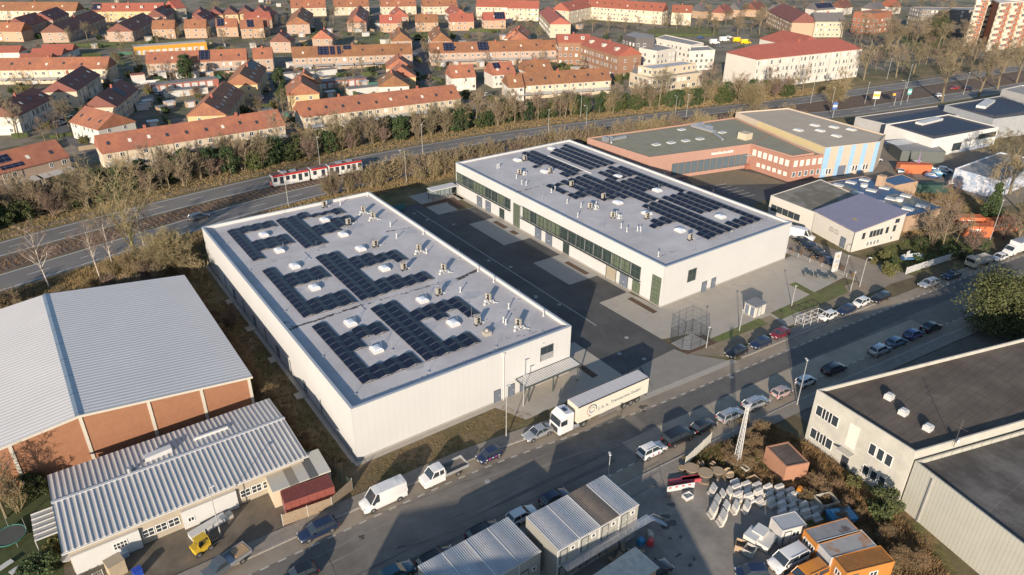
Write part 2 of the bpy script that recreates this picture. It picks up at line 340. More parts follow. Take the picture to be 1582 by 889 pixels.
# ---- office hall plot (right of far hall)
S('access_lane', [(131.5,66),(134,60),(144,58.6),(142.5,72),(141.5,96),(131.5,100)], .030, m_asph_lt, 'worn access lane beside the far white hall')
S('garden_lawn', [(144.2,59.5),(168,57.5),(172,66),(160.5,70),(144.5,71)], .026, mat('garden_grass', (.11,.115,.03), .95, var=.4, vs=.7, col2=(.10,.07,.04), c2s=.3, c2w=.15), 'mossy garden lawn in front of the white office hall')
S('rear_parking', [(131,96),(142,96),(150,104),(182,104),(182,108),(172,110),(172,126),(143,138),(131,150)], .016, m_asph_new, 'dark asphalt car park behind the far white hall')
S('beige_court', [(148,122),(171,108.5),(171,118),(168,126),(155,133)], .020, mat('beige_court', (.19,.155,.10), .9, var=.15), 'beige gravel court in front of the orange brick hall')
S('dealer_yard', [(175,72),(236,60),(260,110),(200,125),(182,100)], .016, mat('dealer_yard', (.20,.165,.125), .9, var=.25, vs=.3), 'grey-brown yard full of parked cars')
# ---- brick hall plots
S('workshop_yard', [(-40,66.5),(17,66.4),(20,74),(-40,76)], .012, mat('workshop_yard', (.16,.13,.095), .9, var=.3, vs=.35, col2=(.10,.085,.065), c2s=.15, c2w=.2), 'stained paved yard in front of the corrugated workshop')
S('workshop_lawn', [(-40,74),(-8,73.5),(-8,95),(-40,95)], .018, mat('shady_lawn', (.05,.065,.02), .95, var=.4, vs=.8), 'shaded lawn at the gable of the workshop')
# ---- south side
S('builder_yard', [(-20,48.9),(62.5,48.4),(68,44),(66,40),(70,0),(60,-40),(-40,-40)], .012, m_yardc, 'stained concrete storage yard of the builder')
S('weeds', [(62.5,48.4),(80,46),(80,24),(74,16),(68,10),(66,36)], .016, mat('weeds', (.17,.11,.05), .95, var=.5, vs=.9, col2=(.10,.11,.03), c2s=.3, c2w=.2, bump=.1, bs=3), 'rough weeds and brambles beside the storage yard')
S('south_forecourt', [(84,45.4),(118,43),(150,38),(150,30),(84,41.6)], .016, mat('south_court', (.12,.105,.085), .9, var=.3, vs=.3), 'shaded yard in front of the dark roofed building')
# ---- estate streets (positions read off at ground level)
m_estreet = mat('estate_street', (.10,.095,.092), .85, var=.2, vs=.3)
for pts, l in (([(452,85),(418,130),(395,178),(428,182),(440,135),(470,85)], 'shaded estate street between the terraces at left'),
               ([(640,100),(652,135),(672,140),(660,95),(655,60),(640,60)], 'narrow estate street between orange terraces'),
               ([(575,15),(580,50),(592,52),(590,10)], 'estate street running away between gabled houses'),
               ([(78,205),(140,240),(160,225),(110,190),(90,160),(76,160)], 'parking court in front of the white terraces')):
    sheet('estate_street', pts, .010, m_estreet, l)
sheet('estate_green', [(90,66),(330,62),(330,76),(210,74),(110,75)], .010, m_lawn, 'green lawn between the rows of terraces')
sheet('estate_green', [(560,55),(700,48),(700,60),(560,68)], .010, m_lawn, 'green lawn beside the gabled houses')
sheet('park_lawn', [(1380,50),(1430,48),(1500,70),(1500,88),(1440,88),(1400,75)], .010, m_lawn, 'bright lawn in front of the tower block')
sheet('park_lawn', [(1000,45),(1110,42),(1110,56),(1000,58)], .010, m_lawn, 'green lawn behind the flat roofed blocks')
# ================================================================ windows, doors (shared meshes)
m_glass = mat('window_glass', (.035,.045,.055), .12, 0, var=0, spec=.8)
m_glass_g = mat('greenish_glass', (.035,.05,.045), .1, 0, var=0, spec=.8)
m_glass_l = mat('lit_green_glass', (.11,.135,.085), .2, 0, var=.15, vs=1)
m_blind = mat('white_blind', (.62,.58,.50), .6, var=.05)
m_wframe = mat('white_window_frame', (.72,.70,.66), .5, var=0)
m_dframe = mat('dark_window_frame', (.06,.075,.075), .45, var=0)
m_gdoor = mat('grey_door_paint', (.13,.15,.19), .5, var=.05)
m_dkdoor = mat('dark_door_paint', (.035,.04,.05), .5, var=.05)
WC = {}
def winmesh(w_, h_, frame, glass, nx=2, nz=1, fr=.09, single=True):
    k = (round(w_,2), round(h_,2), frame.name, glass.name, nx, nz, single)
    if k in WC: return WC[k]
    f = MB(); d = .06
    f.box(-w_/2,-w_/2+fr,-d,0,0,h_); f.box(w_/2-fr,w_/2,-d,0,0,h_); f.box(-w_/2+fr,w_/2-fr,-d,0,0,fr); f.box(-w_/2+fr,w_/2-fr,-d,0,h_-fr,h_)
    for i in range(1, nx): x = -w_/2+w_*i/nx; f.box(x-fr*.4,x+fr*.4,-d+.005,0,fr,h_-fr)
    for i in range(1, nz): z = h_*i/nz; f.box(-w_/2+fr,w_/2-fr,-d+.008,0,z-fr*.4,z+fr*.4)
    if single:
        f.box(-w_/2+fr*.5,w_/2-fr*.5,-.02,.0,fr*.5,h_-fr*.5,1); r = (f.data('window',[frame,glass]), None)
    else:
        g = MB().box(-w_/2+fr*.5,w_/2-fr*.5,-.02,0,fr*.5,h_-fr*.5); r = (f.data('window',frame), g.data('pane',glass))
    WC[k] = r; return r
def win(parent, x, y, z, rz, w_=1.1, h_=1.3, frame=None, glass=None, nx=2, nz=1, single=True, name='window', fr=.09, label=None):
    a, b = winmesh(w_, h_, frame or m_wframe, glass or m_glass, nx, nz, fr, single)
    o = link(name, a, parent, (x,y,z), rz)
    if b: link('pane', b, o)
    if label: o['label'] = label
    return o
FS, FW, FE, FN = 0.0, R(-90), R(90), R(180)      # facing south / west / east / north
def door(parent, x, y, z, rz, w_=1.0, h_=2.1, m=None, leaf2=False, name='door', label=None):
    k = ('door', w_, h_, (m or m_gdoor).name, leaf2)
    if k not in WC:
        f = MB(); f.box(-w_/2,w_/2,-.07,0,0,h_); 
        hd = MB().box(w_*.32,w_*.40,-.12,-.07,1.0,1.12) if not leaf2 else MB().box(-.12,-.04,-.12,-.07,1.0,1.12).box(.04,.12,-.12,-.07,1.0,1.12)
        f.box(-w_/2-.06,-w_/2,-.10,0,0,h_+.06,1).box(w_/2,w_/2+.06,-.10,0,0,h_+.06,1).box(-w_/2,w_/2,-.10,0,h_,h_+.06,1)
        if leaf2: f.box(-.02,.02,-.085,-.07,0,h_,1)
        WC[k] = (f.data('door',[m or m_gdoor, m_dframe]), hd.data('door_handle',m_wframe))
    o = link(name, WC[k][0], parent, (x,y,z), rz); link('door_handle', WC[k][1], o)
    if label: o['label'] = label
    return o
# ================================================================ the two white halls
m_wall = mat('white_panel_wall', (.52,.512,.495), .55, var=.05, vs=.12, seam=('X',1.0,.88,.05))
m_wall_y = mat('white_panel_wall_side', (.52,.512,.495), .55, var=.05, vs=.12, seam=('Y',1.0,.88,.05))
m_render_w = mat('cream_render', (.50,.47,.41), .8, var=.03, vs=.3)
m_roofmem = mat('roof_membrane', (.50,.475,.475), .8, var=.12, vs=.35, col2=(.42,.40,.40), c2s=.10, c2w=.25, c2det=8, seam=('Y',1.5,.965,.06))
m_cap = mat('parapet_cap', (.45,.46,.48), .4, .3, var=.05)
m_pv = mat('solar_cells', (.008,.012,.028), .45, 0, var=.2, vs=.8, spec=.25, seam=(('Y',1.70,(.22,.22,.25),.06),))
m_pv2 = mat('solar_cells_roof', (.010,.014,.034), .5, 0, var=.15, vs=1, spec=.2, seam=(('X',1.7,(.12,.13,.17),.09),('Y',1.2,(.12,.13,.17),.09)))
m_alu = mat('aluminium', (.45,.45,.46), .4, .6, var=.05)
m_duct = mat('duct_white', (.52,.512,.495), .5, var=.05)
m_unit = mat('unit_casing', (.34,.31,.26), .5, var=.05)
m_black = mat('black_rubber', (.02,.02,.022), .6, var=0)
m_stain = mat('roof_dirt', (.075,.06,.055), .9, var=.4, vs=2)
ZR = 8.12
def halls(name, lab, cat, ox, oy, wx_, ly, h):
    t = thing(name, lab, cat, (ox, oy, 0)); th = .3
    for nm, bx, mm in (('wall',(0,wx_,0,th),m_wall),('wall',(0,wx_,ly-th,ly),m_wall),('wall',(0,th,th,ly-th),m_wall_y),('wall',(wx_-th,wx_,th,ly-th),m_wall_y)):
        part(nm, MB().box(*bx,0,h), mm, t)
    c = MB(); o_ = .05
    c.box(-o_,wx_+o_,-o_,th+o_,h,h+.06); c.box(-o_,wx_+o_,ly-th-o_,ly+o_,h,h+.06); c.box(-o_,th+o_,th+o_,ly-th-o_,h,h+.06); c.box(wx_-th-o_,wx_+o_,th+o_,ly-th-o_,h,h+.06)
    part('parapet_cap', c, m_cap, t)
    part('roof', MB().box(th,wx_-th,th,ly-th,ZR-.3,ZR), m_roofmem, t)
    part('plinth', MB().box(-.04,wx_+.04,-.04,0,0,.35).box(-.04,0,0,ly,0,.35), mat('plinth_concrete',(.3,.28,.25),.9), t)
    return t
def roofxy(u, v, ox, oy, zm=8.5, zr=ZR):
    k = (CAM_H-zr)/(CAM_H-zm); return ((ox+u)*k-ox, (oy+v)*k-oy)
def solar(t, u0, ncol, v0, v1, ox, oy, pitch=2.33, flat=0.0, name='solar_row', zh=.26, gap=.06, fsgn=0):
    for k in range(ncol):
        a0, b0 = roofxy(u0+k*pitch, v0, ox, oy); a1, b1 = roofxy(u0+(k+1)*pitch, v1, ox, oy)
        m = MB(); g = gap/2; mid_ = (a0+a1)/2; z0 = ZR+.14; z1 = ZR+.14+zh; d = .04
        n = max(1, round((b1-b0)/1.70)); b1 = b0+n*1.70
        for (xa, za, xb, zb) in ((a0+g, z0, mid_-.03, z1), (mid_+.03, z1, a1-g, z0)):
            m.add([(xa,0,za),(xb,0,zb),(xb,n*1.7,zb),(xa,n*1.7,za),(xa,0,za-d),(xb,0,zb-d),(xb,n*1.7,zb-d),(xa,n*1.7,za-d)], [(0,1,2,3),(7,6,5,4),(4,5,1,0),(5,6,2,1),(6,7,3,2),(7,4,0,3)], 0)
        o = part(name, m, [m_pv], t); o.location = (0, b0, 0)
        r = MB()
        for i in range(n+1):
            yy = i*1.7; r.box(a0+g,a1-g,yy-.03,yy+.03,ZR,ZR+.06); r.box(mid_-.03,mid_+.03,yy-.03,yy+.03,ZR,z1-.05)
        q = part('mounting_rail', r, m_alu, o)
def skylight(t, u, v, ox, oy, s=1.55):
    x, y = roofxy(u, v, ox, oy); b = MB().cbox(0,0,.2,s,s*1.25,.4); o = part('skylight', b, m_duct, t); o.location = (x,y,ZR)
    d = MB(); n = 6
    hx, hy = s*.46, s*.58; vs = []; fs = []
    for j in range(3):
        zz = .4+[0,.16,.24][j]; k = [1,.75,.3][j]; vs += [(-hx*k,-hy*k,zz),(hx*k,-hy*k,zz),(hx*k,hy*k,zz),(-hx*k,hy*k,zz)]
    for j in range(2): fs += [(4*j+i,4*j+(i+1)%4,4*j+4+(i+1)%4,4*j+4+i) for i in range(4)]
    d.add(vs, fs+[(8,9,10,11)]); part('dome', d, mat('acrylic_dome',(.62,.64,.68),.2,var=0,spec=.7), o, smooth=False)
    b2 = MB().bar((hx,.3,.5),(hx+.5,.9,1.15),.03); b2.bar((hx,-.3,.5),(hx+.5,.9,1.15),.03); part('opener_arm', b2, m_alu, o)
def acunit(t, u, v, ox, oy, rz=0, big=True):
    x, y = roofxy(u, v, ox, oy); w_, d_, h_ = (.95,.42,1.15)
    b = MB().cbox(0,0,.3+h_/2,w_,d_,h_).cbox(-.4,0,.15,.08,.8,.3,mi=1).cbox(.4,0,.15,.08,.8,.3,mi=1)
    o = part('heat_pump_unit', b, [m_unit, m_black], t); o.location = (x,y,ZR); o.rotation_euler[2] = rz
    f = MB()
    for zc in (.6, 1.12): f.bar((.08,-d_/2,zc),(.08,-d_/2-.03,zc),.27,.27,12)
    part('fan_grille', f, m_black, o)
    p = MB().bar((.6,.1,.35),(1.2,.1,.12),.05).bar((1.2,.1,.12),(1.9,.3,.12),.05).cbox(1.1,.1,.06,.3,.3,.12)
    part('pipework', p, m_duct, o)
def vent(t, u, v, ox, oy, h_=.9, cap=True):
    x, y = roofxy(u, v, ox, oy); k = ('vent', h_)
    if k not in WC: WC[k] = MB().cyl(0,0,0,.15,.22,.12,8).cyl(0,0,.1,h_,.09,.09,8).cyl(0,0,h_,h_+.12,.15,.13,8).data('vent_pipe', m_duct)
    link('vent_pipe', WC[k], t, (x,y,ZR))
def duct(t, u, v, ox, oy, rz):
    x, y = roofxy(u, v, ox, oy)
    k = ('ductset',)
    if k not in WC: WC[k] = MB().bar((0,0,.35),(1.6,0,.35),.07).bar((1.6,0,.35),(1.6,.9,.35),.07).cbox(.1,0,.17,.3,.3,.34).cbox(1.5,0,.17,.3,.3,.34).bar((.8,0,.35),(.8,-.5,.1),.06).cbox(.7,.25,.45,.55,.35,.5).data('duct_run', m_duct)
    link('duct_run', WC[k], t, (x,y,ZR), rz)
def rod(t, u, v, ox, oy, h_=2.2):
    x, y = roofxy(u, v, ox, oy); k = ('rod', h_)
    if k not in WC: WC[k] = MB().cbox(0,0,.06,.35,.35,.12).bar((0,0,0),(0,0,h_),.025,.012,5).data('lightning_rod', m_alu)
    link('lightning_rod', WC[k], t, (x,y,ZR))
def stains(t, blobs, ox, oy, rnd):
    mb = MB()
    for (u0, v0, u1, v1, n, s) in blobs:
        for i in range(n):
            k = rnd.random(); u = u0+(u1-u0)*k+rnd.uniform(-.2,.2); v = v0+(v1-v0)*k+rnd.uniform(-.25,.25)
            x, y = roofxy(u, v, ox, oy); a = rnd.uniform(.15,s); b = rnd.uniform(.1,.35)*s
            pts = [(x+math.cos(t_)*a*rnd.uniform(.6,1.2), y+math.sin(t_)*b*rnd.uniform(.6,1.2), ZR+.004+i*.00006+.0001*rnd.random()) for t_ in [2*math.pi*j/9 for j in range(9)]]
            mb.add(pts, [tuple(range(9))])
    return part('roof_stain', mb, m_stain, t)
# ---------------- near hall
AX, AY, AW, AL, AH = 26.56, 72.40, 36.82, 72.45, 8.72
hA = halls('white_hall', 'white flat roofed hall with stepped blocks of solar panels, nearest the parked truck', 'hall', AX, AY, AW, AL, AH)
for (u, n, a, b) in ((3.6,1,4.3,22.8),(5.93,1,4.2,8.2),(5.93,1,12.7,18.2),(8.27,2,4.3,8.3),(8.27,1,15.2,18.3),(10.6,1,14.8,18.3),
        (13.5,2,4.3,23.2),(18.15,1,4.2,7.8),(18.15,1,14.8,18.2),(20.5,1,4.2,8.0),(20.5,1,13.3,18.3),(22.8,1,14.9,18.4),(25.1,1,11.4,18.4),
        (3.6,1,26.0,46.0),(5.93,3,26.0,31.4),(5.93,3,37.1,42.4),
        (13.5,2,26.0,46.3),(18.2,2,26.2,31.5),(22.8,2,26.2,30.3),(18.2,2,37.1,42.2),(22.8,1,37.3,40.8),(25.1,1,35.6,40.8),
        (3.6,1,50.9,67.8),(5.93,3,64.6,67.9),(5.93,3,54.6,59.9),
        (13.5,2,50.9,68.1),(18.2,2,55.2,60.5),(22.8,1,56.8,61.6),(25.1,1,58.4,61.9),(18.2,1,65.2,68.4),(20.5,1,64.8,66.8),(22.8,1,64.8,66.8),(25.1,1,63.5,67.0)):
    solar(hA, u, n, a, b, AX, AY)
for u, v in ((8.9,34.9),(9.0,20.4),(9.0,11.2),(21.9,20.6),(22.2,11.3),(9.1,61.8),(9.1,52.9),(9.1,44.8),(22,62.4),(22.1,53.2),(22.1,45),(22,34.8)): skylight(hA, u, v, AX, AY)
for u, v, r in ((24.8,69.4,0),(25.1,57.4,0),(24.9,44.5,0),(24.7,32.5,0),(25.1,20.8,0),(25.2,8.9,0)): acunit(hA, u, v, AX, AY, R(r))
for u, v in ((30.6,61.9),(30.9,57.8),(30.9,38),(30.5,28.2),(30.9,14.4),(30.2,4.9)): acunit(hA, u, v, AX, AY, R(-70)); duct(hA, u-1.4, v-.9, AX, AY, R(15))
for u, v in ((28.7,19.7),(29,7.3),(28.9,6.5),(32.2,10.4),(35.4,19.5),(35.4,5.3),(35.5,24.7),(28.3,68.9),(31.9,52),(30.2,46),(35.5,70.5),(35.4,44.6),(31.5,36.4),(31.3,38.9)): vent(hA, u, v, AX, AY)
for u, v in ((25.6,11.3),(10.9,10.0),(1.8,14),(1.9,3.0),(12.5,2),(24,2),(35.2,11.7),(35.3,31),(2,30),(2,48),(2,62),(15,49),(30.5,2.6),(27,24.6),(16,70.5),(30,70.5)): rod(hA, u, v, AX, AY)
x, y = roofxy(24.8, 5.7, AX, AY)
o = part('roof_hatch', MB().cbox(0,0,.3,1.1,1.1,.6).cyl(0,0,.6,1.0,.35,.2,8), m_unit, hA); o.location = (x,y,ZR)
rn = random.Random(3)
stains(hA, ((.6,24.3,12.8,24.9,85,.6),(12.8,24.9,28.5,24.6,45,.35),(30.5,23.9,35.6,25.1,60,.95),(.8,27,1.6,23,14,.4),(20,24.6,28.5,24.5,30,.4),(30,50,35,49,30,.4),(.6,49,10,49.6,14,.3),(25,3.5,33,1.6,18,.25),(2,1.5,30,1.2,25,.22),(30,10,33,9.5,10,.2),(17,68.8,33,69.6,20,.2)), AX, AY, rn)
sx0, sy0 = roofxy(13.15, 24.6, AX, AY)
part('cable_channel', MB().box(12.9,13.05,47,50.6,ZR,ZR+.08).box(12.95,13.07,23.6,26,ZR,ZR+.08), m_alu, hA)
# front (street) side
win(hA, 32.1, 0, 4.35, FS, 2.5, 2.5, m_dframe, m_glass, 2, 1, single=False, fr=.12)
lv = MB()
for i in range(9): lv.cbox(32.1, -.12, 4.45+i*.13, 2.3, .05, .05)
part('louvre', lv, m_duct, hA)
for x, l in ((22.8,None),(25.4,None),(27.6,None)): door(hA, x, 0, .15, FS, 1.05, 2.15)
part('drainpipe', MB().bar((23.95,-.1,0),(23.95,-.1,AH-.2),.07).cbox(23.95,-.12,AH-.35,.35,.22,.4), m_duct, hA)
part('light_fixture', MB().cbox(31.2,-.12,7.6,.35,.2,.12), m_duct, hA)
for y in (18.5, 30.5, 42.5, 54.5): door(hA, 0, y, .15, FW, 1.0, 2.1)
for y in (12, 24.5, 36.5, 48.5, 60): part('drainpipe', MB().bar((-.08,y,0.2),(-.08,y,2.9),.05), m_dframe, hA)
for y in (18.5, 30.5, 42.5, 54.5): part('doorstep', MB().box(-1.75,-.05,y-.85,y+.85,.0,.17), m_conc, hA)
# canopy at the front corner (stands on its own posts)
m_corr = mat('corrugated_sheet', (.50,.48,.46), .45, .15, var=.06, vs=.5, stripe=('X',.42,.06))
cp = thing('canopy', 'corrugated steel canopy on dark posts at the street corner of the near white hall', 'canopy', (52.8,69.7,0))
rf = MB()
for i in range(26): rf.box(i*.41, i*.41+.24, 0, 2.5, 3.02, 3.09)
rf.box(0,10.66,0,2.5,2.97,3.02); part('roof', rf, mat('canopy_sheet',(.55,.53,.50),.5,var=.05), cp)
part('edge_beam', MB().box(-.1,10.75,-.12,0,2.85,3.1).box(-.1,10.75,2.5,2.62,2.85,3.1).box(10.66,10.78,0,2.5,2.85,3.1).box(-.12,0,0,2.5,2.85,3.1), m_dframe, cp)
for x in (.6, 5.3, 10.2):
    for y in (.15,): part('post', MB().box(x-.08,x+.08,y-.08,y+.08,0,2.97), m_dframe, cp)
# ---------------- far hall
BX, BY, BW, BL, BH = 91.12, 79.03, 37.64, 73.38, 8.55
hB = halls('white_hall', 'white flat roofed industrial hall with green glazed window bands, beyond the dark yard', 'hall', BX, BY, BW, BL, BH)
for (u, n, a, b) in ((32.0,1,49.5,70.3),(29.6,1,49.4,67.9),(27.2,1,49.4,67.9),(24.8,1,49.4,66.3),(20.8,1,49.8,70.3),(18.5,1,48.4,70.2),(16.3,1,59,66.4),(14.0,1,58.0,60.4),(16.3,1,48.3,51),
        (31.6,1,25.3,47.9),(29.4,1,40.1,47.8),(27.0,1,40.1,47.6),(24.6,1,40.1,47.4),(22.3,1,33.5,41.9),(19.9,1,33.8,47.4),(17.5,1,33.5,47.4),(15.2,1,38.5,47),(12.8,1,38.5,47),(10.4,1,44.4,46.2),(8.2,1,39.8,46.2),
        (29.3,1,30.5,39.2),(27,1,30.5,39.2),(24.7,1,30.5,39.3),(22.4,1,25.0,39.6),(20.0,1,25,39.8),(17.6,1,29.6,39.6),(15.3,1,30.9,39.5),(13.0,1,31.2,39.4),(10.7,1,35.6,39.3),(8.5,1,35.6,39.2),
        (32.0,1,4.3,24.8),(29.7,1,13.5,24.8),(27.4,1,13.5,24.8),(25.1,1,13.8,24.8),(22.4,1,4.1,24.9),(20.0,1,4.1,24.9),(17.7,1,4.1,24.9),(15.4,1,13.8,17.2),(13.1,1,13.9,16.9),(11.0,1,13.8,15.3),(15.9,1,3.8,7.7),(29.7,1,4.2,7.9),(27.4,1,4.2,7.9),(25.1,1,4.2,7.9)):
    solar(hB, u, n, a, b, BX, BY, pitch=2.3, gap=.32)
for u, v in ((27.8,69),(14.5,54.8),(27.1,41.9),(28,29.6),(15,28.9),(15.8,20.7),(27.5,10.5),(14.8,10.2),(14.2,66)): skylight(hB, u, v, BX, BY)
for u, v, r in ((8.2,56.8,-60),(13.3,43,0),(14,32.6,0),(7.6,29.7,-60),(8.2,23.1,-60),(13.8,18.7,0),(13,5.9,0),(15.8,65,0),(15.2,53.5,0)): acunit(hB, u, v, BX, BY, R(r))
for u, v in ((5,49.7),(6.9,42.5),(8.6,43.3),(5.6,35.2),(6.6,31.6),(2.3,27.6),(6,18.2),(5.5,16),(7.6,15.1),(8.1,14.7),(2.3,4.1),(6.5,64),(7.2,64.2),(6,55),(4.6,50.9),(9.9,30.4),(9.9,23.8)): vent(hB, u, v, BX, BY)
for u, v in ((4,60),(10,70),(2.5,20),(36,20),(36,35),(36,50),(36,62),(20,1.8),(30,1.8),(10,1.8),(2.4,40),(33.5,3),(31,3),(28,2.6),(16,34)): rod(hB, u, v, BX, BY, 1.8)
for u, v in ((9,56),(8.6,29),(9,22)): duct(hB, u, v, BX, BY, R(30))
stains(hB, ((.6,47.2,9,47.6,26,.45),(9,47.6,33,48.3,26,.25),(2,4,7,4.2,12,.3),(1,60,3,50,6,.25)), BX, BY, random.Random(5))
part('cable_channel', MB().box(24.05,24.25,48.4,66,ZR,ZR+.2).box(24.1,24.3,4.5,40,ZR,ZR+.12), m_duct, hB)
# window bands on the yard side (wall x = 0, facing west)
rn = random.Random(11)
def band(y0, y1, z0, z1, n):
    wd = (y1-y0)/n
    for i in range(n):
        win(hB, 0, y0+wd*(i+.5)-BY, z0, FW, wd-.12, z1-z0, m_dframe, rn.choice([m_glass_g,m_glass_g,m_glass_l]), 2, 2, single=False, fr=.13)
    sc = MB(); a, b = y0-BY-.3, y1-BY+.3
    for z in (z0-.15, z0+.35, z1+.1): sc.box(-.62,-.56,a,b,z-.03,z+.03)
    k = int((b-a)/1.4)
    for i in range(k+1):
        y = a+(b-a)*i/k; sc.box(-.63,-.57,y-.03,y+.03,z0-.2,z1+.15); sc.box(-.6,0,y-.025,y+.025,z0-.2,z0-.14)
    sc.box(-.6,0,a,b,z0-.2,z0-.16)
    part('sunshade_frame', sc, m_dframe, hB)
band(127.9, 152.0, 3.7, 6.25, 9); band(84.9, 123.2, 3.4, 6.1, 14)
win(hB, 0, 125.5-BY, .2, FW, 2.6, 5.7, m_dframe, m_glass_l, 3, 6, single=False, fr=.12, name='stair_window')
win(hB, 0, 80.75-BY, .2, FW, 2.3, 5.8, m_dframe, m_glass_l, 3, 6, single=False, fr=.12, name='stair_window')
for y, k in ((141.3,'g'),(137.4,'g'),(131.5,'w'),(117.1,'g'),(113.2,'g'),(107.2,'w'),(89.2,'g'),(85.8,'w')):
    if k == 'g': door(hB, 0, y-BY, .15, FW, 2.2, 2.6, m_gdoor, True)
    else: win(hB, 0, y-BY, .1, FW, 2.1, 2.7, m_dframe, m_glass_l if y < 90 else m_glass_g, 2, 1, single=False, fr=.1, name='glass_door')
part('doorway', MB().box(-.03,0,91.5-BY,94.3-BY,.1,2.75).box(-.12,-.03,91.4-BY,91.5-BY,0,2.85,1).box(-.12,-.03,94.3-BY,94.4-BY,0,2.85,1), [mat('open_doorway',(.30,.26,.19),.9), m_dframe], hB)
for y in (148.6,144.5,134.8,128.9,121,110.4,103,98,92.6): part('light_fixture', MB().cbox(-.1,y-BY,3.2,.2,.2,.12), m_duct, hB) if False else None
win(hB, 7.7, 0, 3.45, FS, 2.3, 2.6, m_dframe, m_glass_g, 2, 2, single=False, fr=.13)
door(hB, 11.8, 0, .05, FS, 1.3, 2.1); door(hB, 14.5, 0, .05, FS, 1.2, 2.1)
part('light_fixture', MB().cbox(17,-.1,7.4,.3,.2,.12), m_duct, hB); part('light_fixture', MB().cbox(1.2,-.1,7.2,.3,.2,.12), m_duct, hB)
# rear shelter
sh = thing('bicycle_shelter', 'pale roofed open shelter at the far end of the dark yard', 'shelter', (83.1,150.8,0))
part('roof', MB().box(-.1,7.4,-.2,2.6,2.9,3.1), m_duct, sh)
for x in (.1, 3.6, 7.1):
    for y in (0, 2.4): part('post', MB().box(x-.05,x+.05,y-.05,y+.05,0,2.9), m_dframe, sh)
r_ = MB()
for i in range(8): r_.bar((.6+i*.8,.6,0),(.6+i*.8,.6,.8),.03).bar((.6+i*.8,.6,.8),(.6+i*.8,1.5,.8),.03).bar((.6+i*.8,1.5,.8),(.6+i*.8,1.5,0),.03)
part('bicycle_rack', r_, m_alu, sh); part('back_panel', MB().box(0,7.2,2.45,2.5,.3,2.5), mat('shelter_glass',(.2,.24,.25),.2), sh)
# teal fence strip at the yard end
# ================================================================ CARS
m_tyre = mat('tyre', (.02,.02,.02), .9, var=0); m_rim = mat('rim', (.35,.35,.36), .35, .7, var=0)
m_cglass = mat('car_glass', (.03,.04,.05), .08, 0, var=0, spec=.9)
m_lamp = mat('headlight', (.6,.62,.62), .15, 0, var=0, spec=.8); m_tail = mat('taillight', (.30,.015,.012), .25, 0, var=0)
m_plate = mat('number_plate', (.6,.6,.57), .5, var=0); m_trim = mat('car_trim', (.03,.03,.032), .6, var=0)
def paint(n, c): return mat('paint_'+n, c, .28, .0, var=.03, vs=.5, coat=.6, spec=.5)
PAINT = {'white':paint('white',(.66,.65,.63)), 'silver':mat('paint_silver',(.42,.43,.44),.3,.5,var=.03,coat=.5), 'grey':mat('paint_grey',(.16,.17,.18),.3,.4,var=.03,coat=.5), 'black':paint('black',(.012,.013,.016)),
         'navy':paint('navy',(.014,.024,.06)), 'blue':paint('blue',(.03,.07,.2)), 'red':paint('red',(.32,.02,.02)), 'crimson':paint('crimson',(.16,.018,.03)), 'rose':paint('rose',(.36,.27,.26)), 'teal':paint('teal',(.03,.10,.13)),
         'yellow':paint('yellow',(.42,.36,.03)), 'cyan':paint('cyan',(.05,.25,.4)), 'darkgreen':paint('darkgreen',(.015,.04,.035)), 'orange':paint('orange',(.6,.22,.02)), 'steelblue':paint('steelblue',(.10,.17,.25)), 'wyellow':paint('bright_yellow',(.7,.45,.01))}
# kind: L,W,H, belt profile [(x frac from front, z)], greenhouse base/roof x fracs
KIND = {'hatch':(4.1,1.76,1.47,[(0,.62),(.03,.70),(.26,.92),(.9,.95),(.97,.93),(1,.75)],(.27,.45,.86,.97)),
        'sedan':(4.6,1.8,1.44,[(0,.60),(.03,.68),(.27,.90),(.80,.96),(.97,.94),(1,.78)],(.28,.44,.70,.85)),
        'wagon':(4.7,1.82,1.48,[(0,.60),(.03,.68),(.26,.91),(.9,.97),(.98,.95),(1,.78)],(.27,.43,.90,.985)),
        'suv':(4.35,1.84,1.64,[(0,.74),(.03,.86),(.25,1.04),(.9,1.08),(.98,1.05),(1,.85)],(.26,.41,.88,.98)),
        'coupe':(4.3,1.84,1.30,[(0,.50),(.04,.62),(.3,.84),(.8,.9),(.97,.86),(1,.7)],(.32,.48,.62,.92)),
        'mini':(3.6,1.65,1.5,[(0,.68),(.04,.78),(.2,.95),(.9,.98),(.98,.95),(1,.8)],(.20,.40,.90,.985)),
        'mpv':(4.9,1.92,1.92,[(0,.85),(.03,1.0),(.17,1.15),(.9,1.18),(.985,1.15),(1,.9)],(.17,.33,.955,.99)),
        'van':(5.9,2.02,2.55,[(0,.85),(.03,1.0),(.15,1.25),(.3,1.32),(.985,1.35),(1,.9)],(.155,.30,.97,.995))}
CARM = {}
def wheel_mesh(r=.33, wd=.22):
    k = ('wheel', r)
    if k not in CARM:
        t = MB().bar((0,-wd/2,0),(0,wd/2,0),r,r,16); q = MB().bar((0,-wd/2-.01,0),(0,wd/2+.01,0),r*.62,r*.62,12)
        CARM[k] = (t.data('tyre', m_tyre, False), q.data('rim', m_rim))
    return CARM[k]
def smoothmesh(o):
    pass
def loft(mb, secs, mi=0, cap=True):
    n = len(secs[0]); o = len(mb.v); vs = [p for s in secs for p in s]; fs = []
    for j in range(len(secs)-1):
        for i in range(n): fs.append((j*n+i, j*n+(i+1)%n, (j+1)*n+(i+1)%n, (j+1)*n+i))
    if cap: fs += [tuple(range(n-1,-1,-1)), tuple((len(secs)-1)*n+i for i in range(n))]
    mb.add(vs, fs, mi)
